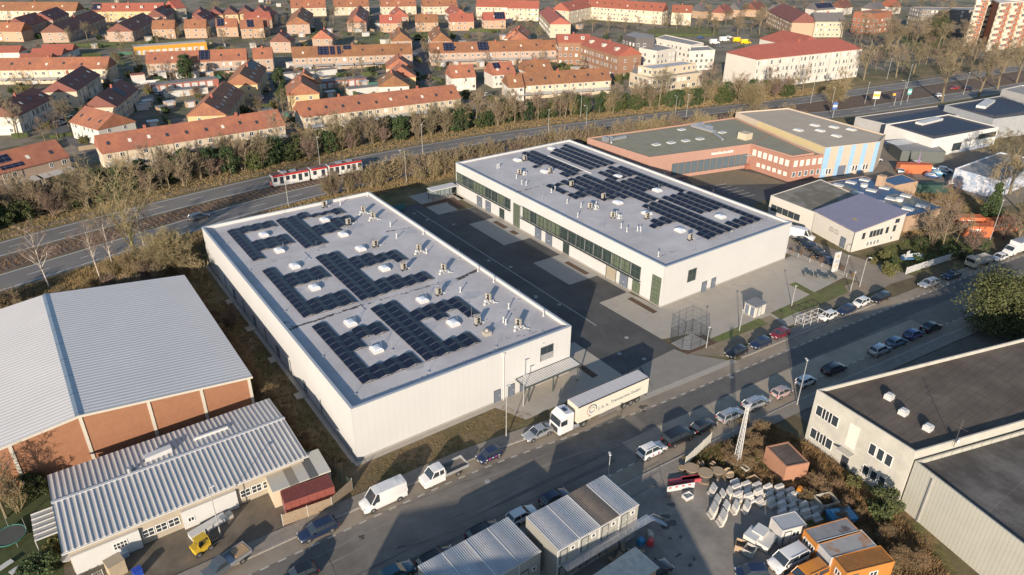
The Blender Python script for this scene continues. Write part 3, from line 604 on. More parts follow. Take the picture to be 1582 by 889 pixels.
def car_meshes(kind, pm):
    k = (kind, pm.name)
    if k in CARM: return CARM[k]
    L_, W_, H_, prof, gh = KIND[kind]; hw = W_/2; X = lambda f: L_/2-f*L_
    b = MB(); secs = []
    for f, z in prof:
        x = X(f); end = f < .02 or f > .985; e = .86 if f < .02 or f > .985 else (.95 if f < .05 or f > .95 else 1.)
        w_ = hw*e; zb = .34 if end else .22
        s = [(x,-w_*.9,zb),(x,-w_,zb+.16),(x,-w_,z-.22),(x,-w_*.95,z-.06),(x,-w_*.82,z),(x,-w_*.4,z+.03),(x,w_*.4,z+.03),(x,w_*.82,z),(x,w_*.95,z-.06),(x,w_,z-.22),(x,w_,zb+.16),(x,w_*.9,zb)]
        secs.append(s)
    loft(b, secs, 0)
    def zb_at(f):
        for i in range(len(prof)-1):
            if prof[i][0] <= f <= prof[i+1][0]: t = (f-prof[i][0])/(prof[i+1][0]-prof[i][0]); return prof[i][1]+(prof[i+1][1]-prof[i][1])*t
    g0, g1, g2, g3 = gh; boxy = kind in ('van','mpv')
    rw = hw*(.86 if boxy else .70); bw = hw*(.95 if boxy else .90)
    # roof skin
    zr = H_
    rs = []
    for f, dz, kx in ((g1-.015,-.05,.93),(g1+.03,-.015,1),((g1+g2)/2,0.01,1),(g2-.02,-.02,1),(g2+.008,-.07,.94)):
        x = X(f); w2 = rw*kx+.02; rs.append([(x,-w2,zr+dz-.05),(x,-w2*.93,zr+dz),(x,w2*.93,zr+dz),(x,w2,zr+dz-.05),(x,w2*.9,zr+dz-.08),(x,-w2*.9,zr+dz-.08)])
    loft(b, rs, 0)
    # pillars
    for sgn in (-1, 1):
        for (fb, ft, r) in ((g0,g1,.045),(g3,g2,.06),(g0+(g3-g0)*.52,g1+(g2-g1)*.5,.035)):
            b.bar((X(fb),sgn*bw*.985,zb_at(min(fb,.99))-.02),(X(ft),sgn*(rw+.0),zr-.06),r,r,5)
    if kind == 'van':   # solid panel sides behind the cab
        secs = []
        for f in (g1+.06, .5, .97, .992):
            x = X(f); q = 1 if f < .98 else .95
            secs.append([(x,-hw*.99*q,1.1),(x,-hw*.96*q,zr-.4),(x,-hw*.86*q,zr-.02),(x,hw*.86*q,zr-.02),(x,hw*.96*q,zr-.4),(x,hw*.99*q,1.1)])
        loft(b, secs, 0)
        for f in (.42,.55,.68,.81,.93): b.box(X(f)-.03,X(f)+.03,-hw*.8,hw*.8,zr-.02,zr+.012)
    if kind in ('suv','wagon','mpv'):
        for s_ in (-1,1): b.bar((X(g1+.05),s_*(rw-.06),zr+.05),(X(g2-.05),s_*(rw-.06),zr+.05),.022,.022,4,1)
    # sill trim / bumpers / mirrors
    b.box(X(.98),X(.02),-hw*.9,hw*.9,.19,.30,1); b.box(X(.02)-.0,X(0)+.03,-hw*.6,hw*.6,.36,.52,1); b.box(X(1)-.03,X(.985),-hw*.75,hw*.75,.36,.50,1)
    for s_ in (-1,1): b.cbox(X(g0+.05),s_*(hw+.08),zb_at(g0)+.08,.14,.2,.14,0,1)
    for wx_ in (.19,.80):
        for s_ in (-1,1): b.bar((X(wx_),s_*(hw-.3),.33),(X(wx_),s_*(hw+.004),.33),.40,.40,14,1)
    body = b.data('body', [pm, m_trim], True)
    g = MB(); gs = []
    for f, top in ((g0,0),(g1,1),(g2,1),(g3,0)):
        x = X(f)
        if top: gs.append([(x,-rw,zr-.06),(x,rw,zr-.06),(x,bw*.97,zb_at(f)),(x,-bw*.97,zb_at(f))])
        else: gs.append([(x,-bw*.95,zb_at(min(f,.99))+.015),(x,bw*.95,zb_at(min(f,.99))+.015),(x,bw*.95,zb_at(min(f,.99))-.03),(x,-bw*.95,zb_at(min(f,.99))-.03)])
    loft(g, gs, 0); glass = g.data('windows', m_cglass)
    hl = MB().cbox(0,0,0,.14,.34,.15); tl = MB().cbox(0,0,0,.08,.26,.2)
    CARM[k] = (body, glass, CARM.setdefault('hl', hl.data('headlight', m_lamp)), CARM.setdefault('tl', tl.data('taillight', m_tail)), CARM.setdefault('np', MB().cbox(0,0,0,.03,.5,.11).data('number_plate', m_plate)))
    return CARM[k]
def car(kind, col, x, y, head, label, group='parked cars', name='parked_car', cat='car', z=.012, detail=True):
    pm = PAINT[col]; me = car_meshes(kind, pm); L_, W_, H_, prof, gh = KIND[kind]
    t = thing(name, label, cat, (x, y, z), head, group)
    link('body', me[0], t); link('windows', me[1], t)
    r = .33 if kind not in ('van','mpv') else .36
    ty, ri = wheel_mesh(r)
    for fx in (.19,.80):
        for s_ in (-1,1):
            wo = link('wheel', ty, t, (L_/2-fx*L_, s_*(W_/2-.09), r)); 
            if detail: link('rim', ri, wo, (0,0,0))
    if detail:
        zf = prof[1][1]-.10
        for s_ in (-1,1):
            link('headlight', me[2], t, (L_/2-.09, s_*(W_/2-.24), zf)); link('taillight', me[3], t, (-L_/2+.03, s_*(W_/2-.22), prof[-1][1]-.02))
        link('number_plate', me[4], t, (L_/2+.035,0,.46)); link('number_plate', me[4], t, (-L_/2-.02,0,.6))
    return t
# ================================================================ TREES
m_bark = mat('bark', (.17,.135,.085), .95, var=.3, vs=3); m_twig = mat('twigs', (.21,.165,.105), .95, var=.25, vs=1.5, objvar=.18)
m_twigr = mat('reddish_twigs', (.18,.125,.095), .95, var=.25, vs=1.5, objvar=.15)
m_twigy = mat('straw_twigs', (.235,.185,.10), .95, var=.25, vs=1, objvar=.15)
m_birch = mat('birch_bark', (.48,.42,.36), .9, var=.3, vs=2, col2=(.10,.08,.07), c2s=2.2, c2t=.62, c2w=.1)
m_ivy = mat('ivy_leaves', (.055,.07,.02), .8, var=.5, vs=1.2, objvar=.25); m_pine = mat('needle_leaves', (.085,.09,.028), .8, var=.35, vs=.8, objvar=.1)
m_dkgreen = mat('evergreen_leaves', (.04,.065,.02), .8, var=.5, vs=1.5, objvar=.2); m_shrub = mat('olive_leaves', (.13,.125,.04), .85, var=.4, vs=2, objvar=.2)
def tube(mb, pts, radii, n):
    base = len(mb.v); fs = []
    for i, p in enumerate(pts):
        d = (pts[min(i+1,len(pts)-1)]-pts[max(i-1,0)]); d = d.normalized() if d.length > 0 else Vector((0,0,1)); u = d.orthogonal().normalized(); v = d.cross(u)
        for k in range(n):
            a = 2*math.pi*k/n; mb.v.append(tuple(p+(u*math.cos(a)+v*math.sin(a))*radii[i]))
    for i in range(len(pts)-1):
        for k in range(n): fs.append((base+i*n+k, base+i*n+(k+1)%n, base+(i+1)*n+(k+1)%n, base+(i+1)*n+k))
    mb.f += fs; mb.m += [0]*len(fs)
def bare_tree(seed, H=10, r0=.22, spread=.55, first=.25, levels=5, nb=(9,6,6,5), droop=0., lean=.04, twr=.022, mats=None, lenk=.5, forks=1):
    rnd = random.Random(seed); tr, tw = MB(), MB()
    def grow(p, d, L_, r, lv):
        nseg = 6 if lv == 0 else (4 if lv < 3 else 2); pts = [p]; rad = [r]; q = p.copy(); dd = d.copy()
        for i in range(nseg):
            k = .05 if lv == 0 else .16
            dd = (dd+Vector((rnd.gauss(0,k),rnd.gauss(0,k),rnd.gauss(0,k)+(.05 if lv < 3 else -droop)))).normalized(); q = q+dd*(L_/nseg); pts.append(q); rad.append(max(r*(1-.72*(i+1)/nseg), twr*.6))
        tube(tr if lv <= 2 else tw, pts, rad, 7 if lv == 0 else (5 if lv == 1 else (4 if lv == 2 else 3)))
        if lv >= levels-1: return
        nchild = nb[min(lv, len(nb)-1)]
        for c in range(nchild):
            f = (first+(1-first)*(c+rnd.random()*.8)/nchild) if lv == 0 else rnd.uniform(.2,1.)
            f = min(f, .99); j = f*nseg; i0 = min(int(j), nseg-1); pp = pts[i0].lerp(pts[i0+1], j-i0); dl = (pts[i0+1]-pts[i0]).normalized()
            ax = dl.orthogonal().normalized(); ax.rotate(Matrix.Rotation(rnd.uniform(0,2*math.pi) if lv else c*2.4+rnd.uniform(-.5,.5), 3, dl))
            an = rnd.uniform(.6,1.35)*spread*(1. if lv else 1.2); nd = (dl*math.cos(an)+ax*math.sin(an)).normalized()
            if lv == 0: ll = H*lenk*(1.05-.55*f)*rnd.uniform(.8,1.15)
            else: ll = L_*rnd.uniform(.4,.68)*(1.15-.4*f)
            rr = max(r*(1-.7*f)*rnd.uniform(.45,.65), twr)
            grow(pp, nd, ll, rr, lv+1)
    for k in range(forks):
        grow(Vector((rnd.gauss(0,.15)*(forks>1),rnd.gauss(0,.15)*(forks>1),-.1)), Vector((rnd.gauss(0,lean if forks==1 else .22),rnd.gauss(0,lean if forks==1 else .22),1)).normalized(), H*(.9 if forks == 1 else rnd.uniform(.7,.95)), r0, 0)
    mt = mats or (m_bark, m_twig)
    return tr.data('trunk', mt[0]), tw.data('crown', mt[1])
def leaves(mb, rnd, n, fn, s):
    for _ in range(n):
        c = fn(); nrm = Vector((rnd.gauss(0,1),rnd.gauss(0,1),rnd.gauss(.5,1))).normalized(); u = nrm.orthogonal().normalized(); u.rotate(Matrix.Rotation(rnd.uniform(0,6.28),3,nrm)); v = nrm.cross(u); a = s*rnd.uniform(.6,1.3); b = a*rnd.uniform(.5,.9)
        mb.add([c+u*a, c+v*b, c-u*a, c-v*b], [(0,1,2,3)])
def leafy(seed, rx, rz, n=2600, s=.2, m=None, clumps=26, z0=.3, trunk=True, conic=0.):
    rnd = random.Random(seed); tr, cr = MB(), MB(); cl = []
    for _ in range(clumps):
        t = rnd.uniform(0,1); a = rnd.uniform(0,6.28); k = (1-conic*t)*math.sqrt(max(0,1-(2*t-1)**2*.75 if not conic else 1)); q = rnd.uniform(.35,.95)*k
        cl.append((Vector((math.cos(a)*rx*q, math.sin(a)*rx*q, z0+rz*t)), rx*rnd.uniform(.22,.42)*(1-conic*t*.7)))
    def fn():
        c, r = rnd.choice(cl); v = Vector((rnd.gauss(0,1),rnd.gauss(0,1),rnd.gauss(0,1))).normalized(); return c+v*r*rnd.uniform(.55,1.1)*Vector((1,1,1)).length/1.732
    leaves(cr, rnd, n, fn, s)
    tr.bar((0,0,-.1),(0,0,z0+rz*.75), rx*.06+.06, .04, 7)
    for c, r in cl[:14]: tr.bar((0,0,max(.1,c.z*.6)), tuple(c), .06, .02, 4)
    return tr.data('trunk', m_bark), cr.data('crown', m or m_ivy)
TREE = {
 'plane1': bare_tree(1, 15, .42, .62, .28, 5, (9,7,6,5), mats=(m_bark, m_twig), twr=.03, lenk=.55),
 'plane2': bare_tree(2, 15, .40, .70, .30, 5, (8,7,6,5), mats=(m_bark, m_twig), twr=.03, lenk=.58),
 'street1': bare_tree(3, 10, .22, .60, .25, 5, (9,6,5,4), mats=(m_bark, m_twig), twr=.026),
 'street2': bare_tree(4, 10, .20, .55, .2, 5, (9,6,5,4), mats=(m_bark, m_twigr), twr=.026),
 'street3': bare_tree(5, 9, .18, .72, .22, 5, (9,6,5,4), mats=(m_bark, m_twigy), twr=.026),
 'birch1': bare_tree(6, 14, .17, .50, .30, 5, (11,5,5,4), droop=.10, mats=(m_birch, m_twigr), twr=.018, lenk=.42),
 'birch2': bare_tree(7, 13, .15, .55, .28, 5, (10,5,5,4), droop=.12, lean=.1, mats=(m_birch, m_twigr), twr=.018, lenk=.42),
 'big': bare_tree(8, 20, .38, .68, .2, 5, (14,7,5,4), mats=(mat('bark_olive',(.17,.15,.07),.95,var=.3,vs=3), m_twigy), twr=.026, lenk=.58),
 'scrub1': bare_tree(9, 5.5, .05, .38, .1, 4, (7,6,5), forks=9, mats=(m_twigy, m_twigy), twr=.022, lenk=.45),
 'scrub2': bare_tree(10, 5.0, .05, .45, .1, 4, (7,6,5), forks=8, mats=(m_twigr, m_twigr), twr=.022, lenk=.45),
 'scrub3': bare_tree(11, 6.5, .06, .40, .1, 4, (7,6,5), forks=8, mats=(m_twig, m_twig), twr=.024, lenk=.45),
 'ball': bare_tree(12, 8, .09, .62, .05, 4, (10,9,7), forks=14, mats=(m_twigy, m_twigy), twr=.022, lenk=.55),
 'bramble': bare_tree(13, 2.0, .03, .9, .02, 4, (7,6,5), forks=12, mats=(mat('bramble_twigs',(.22,.15,.08),.95,var=.3,objvar=.2),)*2, twr=.016, lenk=.7),
 'ivy1': leafy(21, 2.6, 5.0, 2600, .20, m_ivy), 'ivy2': leafy(22, 2.2, 6.5, 2600, .20, m_dkgreen),
 'bush1': leafy(23, 1.5, 1.8, 1300, .14, m_shrub, 18, .2), 'bush2': leafy(24, 1.4, 1.6, 1300, .14, m_dkgreen, 18, .2),
 'spruce': leafy(25, 3.0, 10, 4200, .22, m_dkgreen, 90, .5, conic=.85), 'pine': leafy(26, 5.4, 8.0, 15000, .17, m_pine, 120, 1.2),
 'cedar': leafy(27, 6.0, 14, 6000, .35, mat('cedar_leaves',(.07,.075,.03),.8,var=.4,objvar=.1), 60, 2),
}
def tree(kind, x, y, sc=1., label=None, group=None, name='bare_tree', cat='tree', rz=None, z=0, sz=None):
    a, b = TREE[kind]; t = thing(name, label, cat, (x,y,z), RND.uniform(0,6.28) if rz is None else rz, group)
    s = (sc,sc,sz or sc); link('trunk', a, t, sc=s); link('crown', b, t, sc=s); return t
FOOT = []
# ================================================================ HOUSES
m_tile = mat('orange_roof_tile', (.30,.128,.062), .85, var=.22, vs=.8, objvar=.18, stripe=('X',.5,.02), col2=(.23,.10,.06), c2s=.15, c2w=.3)
m_tile_r = mat('red_roof_tile', (.30,.095,.06), .75, var=.14, vs=.5, objvar=.10, stripe=('X',.5,.02))
m_tile_b = mat('brown_shade_roof_tile', (.17,.065,.05), .8, var=.15, vs=.5, objvar=.12, stripe=('X',.5,.02))  # slope shade of the dark houses is put into this brown
m_tile_g = mat('grey_roof_tile', (.12,.11,.11), .8, var=.15, vs=.5, objvar=.15, stripe=('X',.5,.02))
m_hw = {'cream':mat('cream_house_wall',(.49,.41,.30),.85,var=.05,vs=.4,objvar=.06), 'white':mat('white_house_wall',(.54,.50,.44),.85,var=.05,vs=.4), 'pink':mat('pinkish_brick',(.36,.265,.20),.9,var=.12,vs=1.5,objvar=.06), 'yellow':mat('yellow_house_wall',(.52,.38,.20),.85,var=.05,vs=.4,objvar=.04),
        'brick':mat('red_brick',(.30,.12,.07),.9,var=.12,vs=2), 'brown':mat('brown_brick',(.25,.14,.09),.9,var=.12,vs=2), 'tan':mat('tan_brick',(.40,.27,.18),.9,var=.12,vs=1.5,objvar=.06)}
m_chim = mat('chimney_brick', (.30,.10,.07), .9, var=.1)
def house(p1, p2, hw, hr, he, roof, wall, label, cat='house', name='terraced_house', group=None, win_=True, sky=0, pv=(), dorm=0, awn=0, wsp=2.9, ext=None, chim=1, hip=0, win_m=None, floors=None, wy_=1.3):
    """p1,p2: photo positions of the ridge ends (at height hr); builds a pitched-roof house in its own frame"""
    a, b = G(*p1, hr), G(*p2, hr); L_ = (b-a).to_2d().length; c = (a+b)/2; ang = math.atan2(b.y-a.y, b.x-a.x)
    if math.cos(ang-YAW*0) < -1e-9: ang += math.pi
    t = thing(name, label, cat, (c.x, c.y, 0), ang, group); hl = L_/2; FOOT.append((c.x, c.y, ang, hl, hw))
    dcam = CAMP-Vector((c.x,c.y,0)); cl = Vector((dcam.x*math.cos(ang)+dcam.y*math.sin(ang), -dcam.x*math.sin(ang)+dcam.y*math.cos(ang)))
    ov = .35; sl = (hr-he)/hw
    wl = MB(); th = .22
    if hip: wl.box(-hl,hl,-hw,hw,0,he)
    else: wl.add([(-hl,-hw,0),(-hl,hw,0),(-hl,hw,he),(-hl,0,hr),(-hl,-hw,he),(hl,-hw,0),(hl,hw,0),(hl,hw,he),(hl,0,hr),(hl,-hw,he)], [(0,4,3,2,1),(5,6,7,8,9),(0,5,9,4),(1,2,7,6),(0,1,6,5)])
    part('wall', wl, m_hw[wall], t)
    r = MB(); e = .18; hh = hip
    ex = hl+e; z1 = he-sl*ov+.04; yy = hw+ov; zr = hr+.06
    r.add([(-ex,-yy,z1),(ex,-yy,z1),(ex-hh,0,zr),(-ex+hh,0,zr),(ex,yy,z1),(-ex,yy,z1)], [(0,1,2,3),(2,4,5,3)]+([(1,4,2),(5,0,3)]))
    r.add([(-ex,-yy,z1+th),(ex,-yy,z1+th),(ex-hh,0,zr+th),(-ex+hh,0,zr+th),(ex,yy,z1+th),(-ex,yy,z1+th)], [(0,1,2,3),(2,4,5,3)]+([(1,4,2),(5,0,3)] if hip else []))
    if True:
        v = r.v; r.add([v[0],v[1],v[7],v[6],v[5],v[4],v[10],v[11]], [(0,1,2,3),(5,4,7,6)])
        if not hip: r.add([v[0],v[3],v[5],v[6],v[9],v[11]], [(0,3,4,1),(1,4,5,2)]); r.add([v[1],v[2],v[4],v[7],v[8],v[10]], [(1,4,3,0),(2,5,4,1)])
    ro = part('roof', r, roof, t)
    rnd = random.Random(int(abs(p1[0])*7+p1[1]*13)); zt = th+.06
    fs = -1 if cl.y < 0 else 1     # visible long side
    def rp(x, d): return (x, fs*d, hr-sl*d+zt)       # point on visible slope, d = distance from ridge
    if chim:
        for x in [(-hl+L_*(i+.5)/chim) for i in range(chim)]: part('chimney', MB().cbox(x,rnd.uniform(-.8,.8),hr+.5,.7,.6,1.3).cbox(x,0,hr+1.15,.0,.0,.0), m_chim, ro)
    tiltm = math.atan(sl)*(-fs)
    def onroof(nm, x, d, w_, h_, m, par, lift=.04, th_=.08):
        y = fs*d; z = hr-sl*d+zt+lift
        mbb = MB().cbox(0,0,0,w_,h_,th_,0,0,0); o = part(nm, mbb, m, par); o.location = (x,y,z); o.rotation_euler[0] = -math.atan(sl)*fs*1.0 if fs > 0 else math.atan(sl); return o
    n = sky
    for i in range(n): onroof('roof_window', -hl+L_*(i+.5)/n+rnd.uniform(-.3,.3), hw*rnd.uniform(.5,.66), .85, 1.25, m_glass if rnd.random()<.7 else m_blind, ro)
    for (f0, f1, d0, d1) in pv: onroof('solar_panel', -hl+L_*(f0+f1)/2, hw*(d0+d1)/2, L_*(f1-f0), hw*(d1-d0)*math.sqrt(1+sl*sl), m_pv2, ro, .08)
    for i in range(dorm):
        x = -hl+L_*(i+.5)/dorm; d = hw*.62; z = hr-sl*d+zt
        dm = MB().cbox(x,fs*(d-.3),z+.45,1.6,1.8,1.3); o = part('dormer', dm, m_hw['white'], ro); win(o, x, fs*(d+.62), z+.1, FS if fs < 0 else FN, 1.1, .9)
    if win_:
        fl = floors if floors is not None else [z for z in (.9, 3.6, 6.4, 9.2) if z+wy_ < he-.2]
        g = win_m or m_glass; nx_ = max(1, int(L_/wsp))
        for fz in fl:
            for i in range(nx_):
                if rnd.random() < .1: continue
                x = -hl+L_*(i+.5)/nx_+rnd.choice((-.35,0,.35)); win(t, x, fs*hw, fz, FS if fs < 0 else FN, 1.25 if i % 2 else .95, wy_, glass=g if rnd.random() < .8 else m_blind)
        gs = -1 if cl.x < 0 else 1
        if not hip:
            for fz in fl+([he-.1] if hr-he > 3 else []):
                for y in ((-hw*.45, hw*.4) if fz < he-1 else (0,)): win(t, gs*hl, y, fz, FW if gs < 0 else FE, 1.0, min(wy_,1.3), glass=g)
    for i in range(1, int(L_/6.2)): part('downpipe', MB().bar((-hl+i*6.2,fs*(hw+.08),0),(-hl+i*6.2,fs*(hw+.08),he-.1),.05), m_dframe, t)
    for i in range(awn):
        x0 = -hl+L_*i/awn+.4; x1 = -hl+L_*(i+1)/awn-.4
        if rnd.random() < .85: part('patio_roof', MB().add([(x0,fs*hw,2.7),(x1,fs*hw,2.7),(x1,fs*(hw+3),2.25),(x0,fs*(hw+3),2.25),(x0,fs*hw,2.62),(x1,fs*hw,2.62),(x1,fs*(hw+3),2.17),(x0,fs*(hw+3),2.17)],[(0,1,2,3),(7,6,5,4),(3,2,6,7),(0,3,7,4),(1,5,6,2)]).bar((x0,fs*(hw+2.9),0),(x0,fs*(hw+2.9),2.2),.05).bar((x1,fs*(hw+2.9),0),(x1,fs*(hw+2.9),2.2),.05), m_patio, t)
    return t
m_patio = mat('patio_sheet', (.42,.41,.39), .4, var=.1, objvar=.25, seam=('X',.7,.6,.08))
# ================================================================ HOUSING ESTATE
def hs(cx, pts, hw, hr, he, roof, wall, label, **k):
    f = lambda x, y: (cx+x/3.95, y/3.95)
    return house(f(pts[0],pts[1]), f(pts[2],pts[3]), hw, hr, he, roof, wall, label, **k)
T_, TR, TB, TG = m_tile, m_tile_r, m_tile_b, m_tile_g
PVa = lambda a, b: [(a, b, .15, .85)]
# front row facing the highway
hs(0,(580,832,1690,672),5.3,9,5.4,T_,'cream','long cream terrace with orange roof facing the highway, left of the other front terrace',sky=10,awn=6,chim=2,name='terraced_row')
hs(400,(232,625,1188,520),5.6,9,5.4,T_,'cream','long cream terrace with a yellow gable, middle of the front row',sky=10,awn=9,chim=2,name='terraced_row')
hs(800,(-72,454,540,418),5.2,9,5.4,T_,'cream','right hand terrace of the front row, next to the brown brick flats',sky=7,awn=5,name='terraced_row')
hs(0,(-120,960,332,856),5.4,9,5.4,T_,'pink','house row with bright orange roof and slatted pergola at the left edge of the photo',sky=3,awn=2,chim=0,pv=[(.15,.3,.2,.6),(.1,.4,.75,.95)],name='terraced_row')
# white gable blocks at left
hs(0,(-30,645,200,538),5.6,9.6,6.1,TB,'white','white block with shade darkened roof nearest the left edge',sky=4,wsp=1.7,wy_=2.0,chim=1,name='white_block')
hs(0,(345,500,500,405),5.6,9.6,6.1,TB,'cream','cream gabled block with shade darkened roof behind the leftmost one',sky=4,wsp=1.7,wy_=2.0,chim=1,name='white_block')
hs(0,(590,590,735,487),5.0,9.6,6.1,TB,'cream','cream gabled block with a blue strip of panels on its shade darkened roof',sky=3,wsp=1.9,pv=[(.45,.6,.05,.9)],chim=1,name='white_block')
hs(0,(695,697,522,652),6.0,8.8,5.2,T_,'white','white gabled house with bright orange roof before the dark roofed blocks',sky=3,wsp=2.2,chim=0,name='gabled_house')
hs(0,(1245,630,1370,497),6.0,9.6,5.6,T_,'yellow','yellow gabled house with many pipes on its shaded slope, behind the front terrace',sky=7,chim=2,wsp=2.4,name='gabled_house')
hs(0,(1462,455,1528,362),5.8,9.6,5.8,T_,'yellow','yellow gabled house with solar panels beside the estate street',sky=4,chim=1,pv=[(.5,.95,.1,.5)],wsp=2.4,name='gabled_house')
# second rows
hs(0,(-80,360,668,350),5.6,9.4,5.8,T_,'cream','long cream terrace with orange roof behind the white blocks at left',sky=7,awn=5,name='terraced_row')
hs(0,(892,322,1500,300),5.6,9.4,5.8,T_,'pink','pinkish terrace with a black solar field on its orange roof, left of the estate street',sky=6,awn=6,pv=[(.52,.63,.05,.95)],name='terraced_row')
hs(400,(-40,296,78,292),5.4,9.4,5.8,T_,'pink','short terrace end with orange roof just left of the estate street',sky=1,name='terraced_row')
hs(400,(200,290,925,268),5.6,9.4,5.8,T_,'pink','pinkish terrace with three solar fields in the middle of its orange roof',sky=6,awn=6,pv=[(.21,.30,.1,.9),(.31,.35,.1,.9),(.37,.40,.1,.9),(.42,.49,.05,.45)],name='terraced_row')
hs(400,(1040,264,1830,246),5.6,9.4,5.8,T_,'pink','pinkish terrace with two solar fields, right of the narrow estate street',sky=8,awn=6,pv=[(.10,.18,.1,.9),(.36,.44,.05,.95)],name='terraced_row')
hs(400,(1155,404,1302,396),5.0,9.2,5.4,T_,'white','small white house with orange roof behind the front row thicket',sky=2,wsp=2.2,name='gabled_house')
hs(400,(1400,388,1538,378),5.0,9.2,5.4,T_,'white','small white house with a black solar field on its orange roof',sky=2,pv=[(.15,.45,.05,.55)],wsp=2.2,name='gabled_house')
hs(400,(1510,462,1600,458),4.6,9.0,5.4,T_,'white','small pale house standing left of the right hand front terrace',sky=1,wsp=2.2,name='gabled_house')
hs(800,(30,374,182,362),5.0,9.2,5.4,T_,'white','small white gabled house with orange roof behind the right hand front terrace',sky=2,wsp=2.2,name='gabled_house')
hs(800,(-80,250,145,242),5.4,9.4,5.8,T_,'pink','orange roofed terrace end touching the curved brick flats',sky=2,name='terraced_row')
# staggered gabled pairs
for (a,b,c,d,wl,l) in ((262,512,250,460,'yellow','front yellow gabled house of the staggered group beside the estate street'),(275,452,282,430,'cream','rear cream gabled house of the staggered group beside the estate street'),
        (822,465,812,428,'white','front white gable of three staggered houses above the middle terrace'),(868,412,862,385,'yellow','middle yellow gable of three staggered houses above the middle terrace'),(855,362,850,330,'cream','rear cream gable of three staggered houses above the middle terrace')):
    hs(400,(a,b,c,d),5.6,9.4,5.6,T_,wl,l,sky=2,wsp=2.4,name='gabled_house')
for (cx,a,b,c,d,hw,rf,wl,l) in (
    (400,122,205,152,190,5.2,TB,'pink','brick gabled house with shade darkened roof left of the long middle terrace'),(400,380,187,398,172,5.2,T_,'pink','brick gabled house rising behind the long middle terrace'),
    (400,232,105,262,45,6.5,T_,'pink','large brick gabled house with a tall red slope in the middle of the estate'),(400,592,95,615,35,5.6,TR,'pink','brick gabled house right of the lawn in the middle of the estate'),
    (400,868,200,852,165,5.2,T_,'pink','gabled brick house at the top of the narrow street, left side'),(400,1112,202,1088,158,5.2,T_,'pink','gabled brick house at the top of the narrow street, right side'),
    (400,1230,60,1180,28,5.2,TR,'pink','red roofed gabled house between two cross terraces'),(400,860,62,842,40,5.2,TR,'pink','red gabled house left of the cross street at the top'),(400,1560,190,1600,150,5.4,T_,'white','gabled house with blue solar panels by the crescent lawn'),
    (0,85,112,213,78,6,TB,'pink','dark roofed house pair near the upper left corner'),(0,240,80,345,45,6,TB,'pink','dark roofed house behind the upper left pair'),(0,315,150,560,66,6.5,TB,'pink','long dark roofed house with blue skylights at upper left'),
    (0,718,145,870,80,6.5,TB,'pink','brick house with dark roof and solar panels in front of the small orange roofs'),(0,940,62,990,36,6,TB,'pink','dark roofed gabled house right of the cream dormer terrace'),(0,1200,88,1255,58,5,TB,'white','small white house with dark roof by the yellow gables'),
    (400,18,60,60,40,5,TB,'cream','dark roofed house below the yellow gable row'),(800,10,200,-12,165,5.4,T_,'pink','gabled house by the lawn left of the curved brick flats')):
    hs(cx,(a,b,c,d),hw,9.4,5.4,rf,wl,l,sky=3,wsp=3.2,name='gabled_house')
# small cross houses
for (cx,a,b,c,d,rf,pv,l) in ((0,930,127,1067,125,T_,(),'first of the small orange roofed houses from the left'),(0,1125,123,1258,121,T_,(),'second small orange roofed house from the left'),(0,1316,117,1445,114,T_,[(.05,.4,.05,.95)],'small house with a black panel field on the left of its roof'),(0,1460,125,1600,120,T_,[(.3,.6,.05,.95)],'small house with a black panel field mid roof, left of the maroon gable'),
    (0,1490,80,1640,72,TR,(),'red roofed house behind the small orange ones'),(400,737,94,868,93,TR,(),'small red roofed house with a white dormer'),(400,952,90,1090,89,T_,(),'plain small red roofed house between two lawns'),(400,1160,86,1305,84,TR,(),'small red roofed house right of the steep gable'),(400,1366,78,1498,76,TR,[(.5,.98,.05,.95)],'small red roofed house with a black right half'),
    (400,-80,115,55,112,T_,(),'small house left of the steep maroon gable'),(0,-40,137,150,140,T_,(),'orange roofed row at the left edge below the dark roofs')):
    hs(cx,(a,b,c,d),4.8,9.2,5.4,rf,'tan',l,sky=1,pv=pv,wsp=3,dorm=1 if 'dormer' in l else 0,name='small_house')
for (cx,a,b,c,d,l) in ((0,-60,14,478,16,'cream terrace at the very top left of the estate'),(400,190,2,402,-2,'top terrace piece left of the maroon gable'),(400,452,-4,664,-8,'top terrace piece right of the maroon gable'),(400,740,-6,950,-10,'top terrace piece left of the cross street'),(400,995,-6,1200,-10,'top terrace piece above the small red roofs')):
    hs(cx,(a,b,c,d),6,10,5.6,T_,'cream',l,sky=3,wsp=3.4,name='terraced_row')
hs(0,(570,22,1000,20),5.5,10.5,6.4,TR,'yellow','yellow terrace with five white dormers on its red roof at the top',dorm=5,wsp=3,name='terraced_row',pv=[(0.0,.12,.1,.9)])
hs(0,(1030,8,1090,2),6.0,11,7,TR,'cream','red roofed corner house at the end of the dormer terrace',name='gabled_house')
for i in range(5): hs(0,(1215+i*92,62-i*4,1222+i*92,42-i*4),4.6,9,5.6,TB,'yellow',['leftmost','second','middle','fourth','rightmost'][i]+' small yellow gable in the row at the top of the estate',chim=0,wsp=3,name='gabled_house',group='row of small yellow gables')
for i,(a,b) in enumerate(((130,330),(200,300),(262,275),(-60,285))): hs(0,(a,b,a+190,b-3),4.2,5.4,3.2,TR,'white',['nearest','middle','farthest','left edge'][i]+' low red roofed bungalow in the stepped group at left',chim=0,win_=False,name='bungalow',group='low red bungalows')
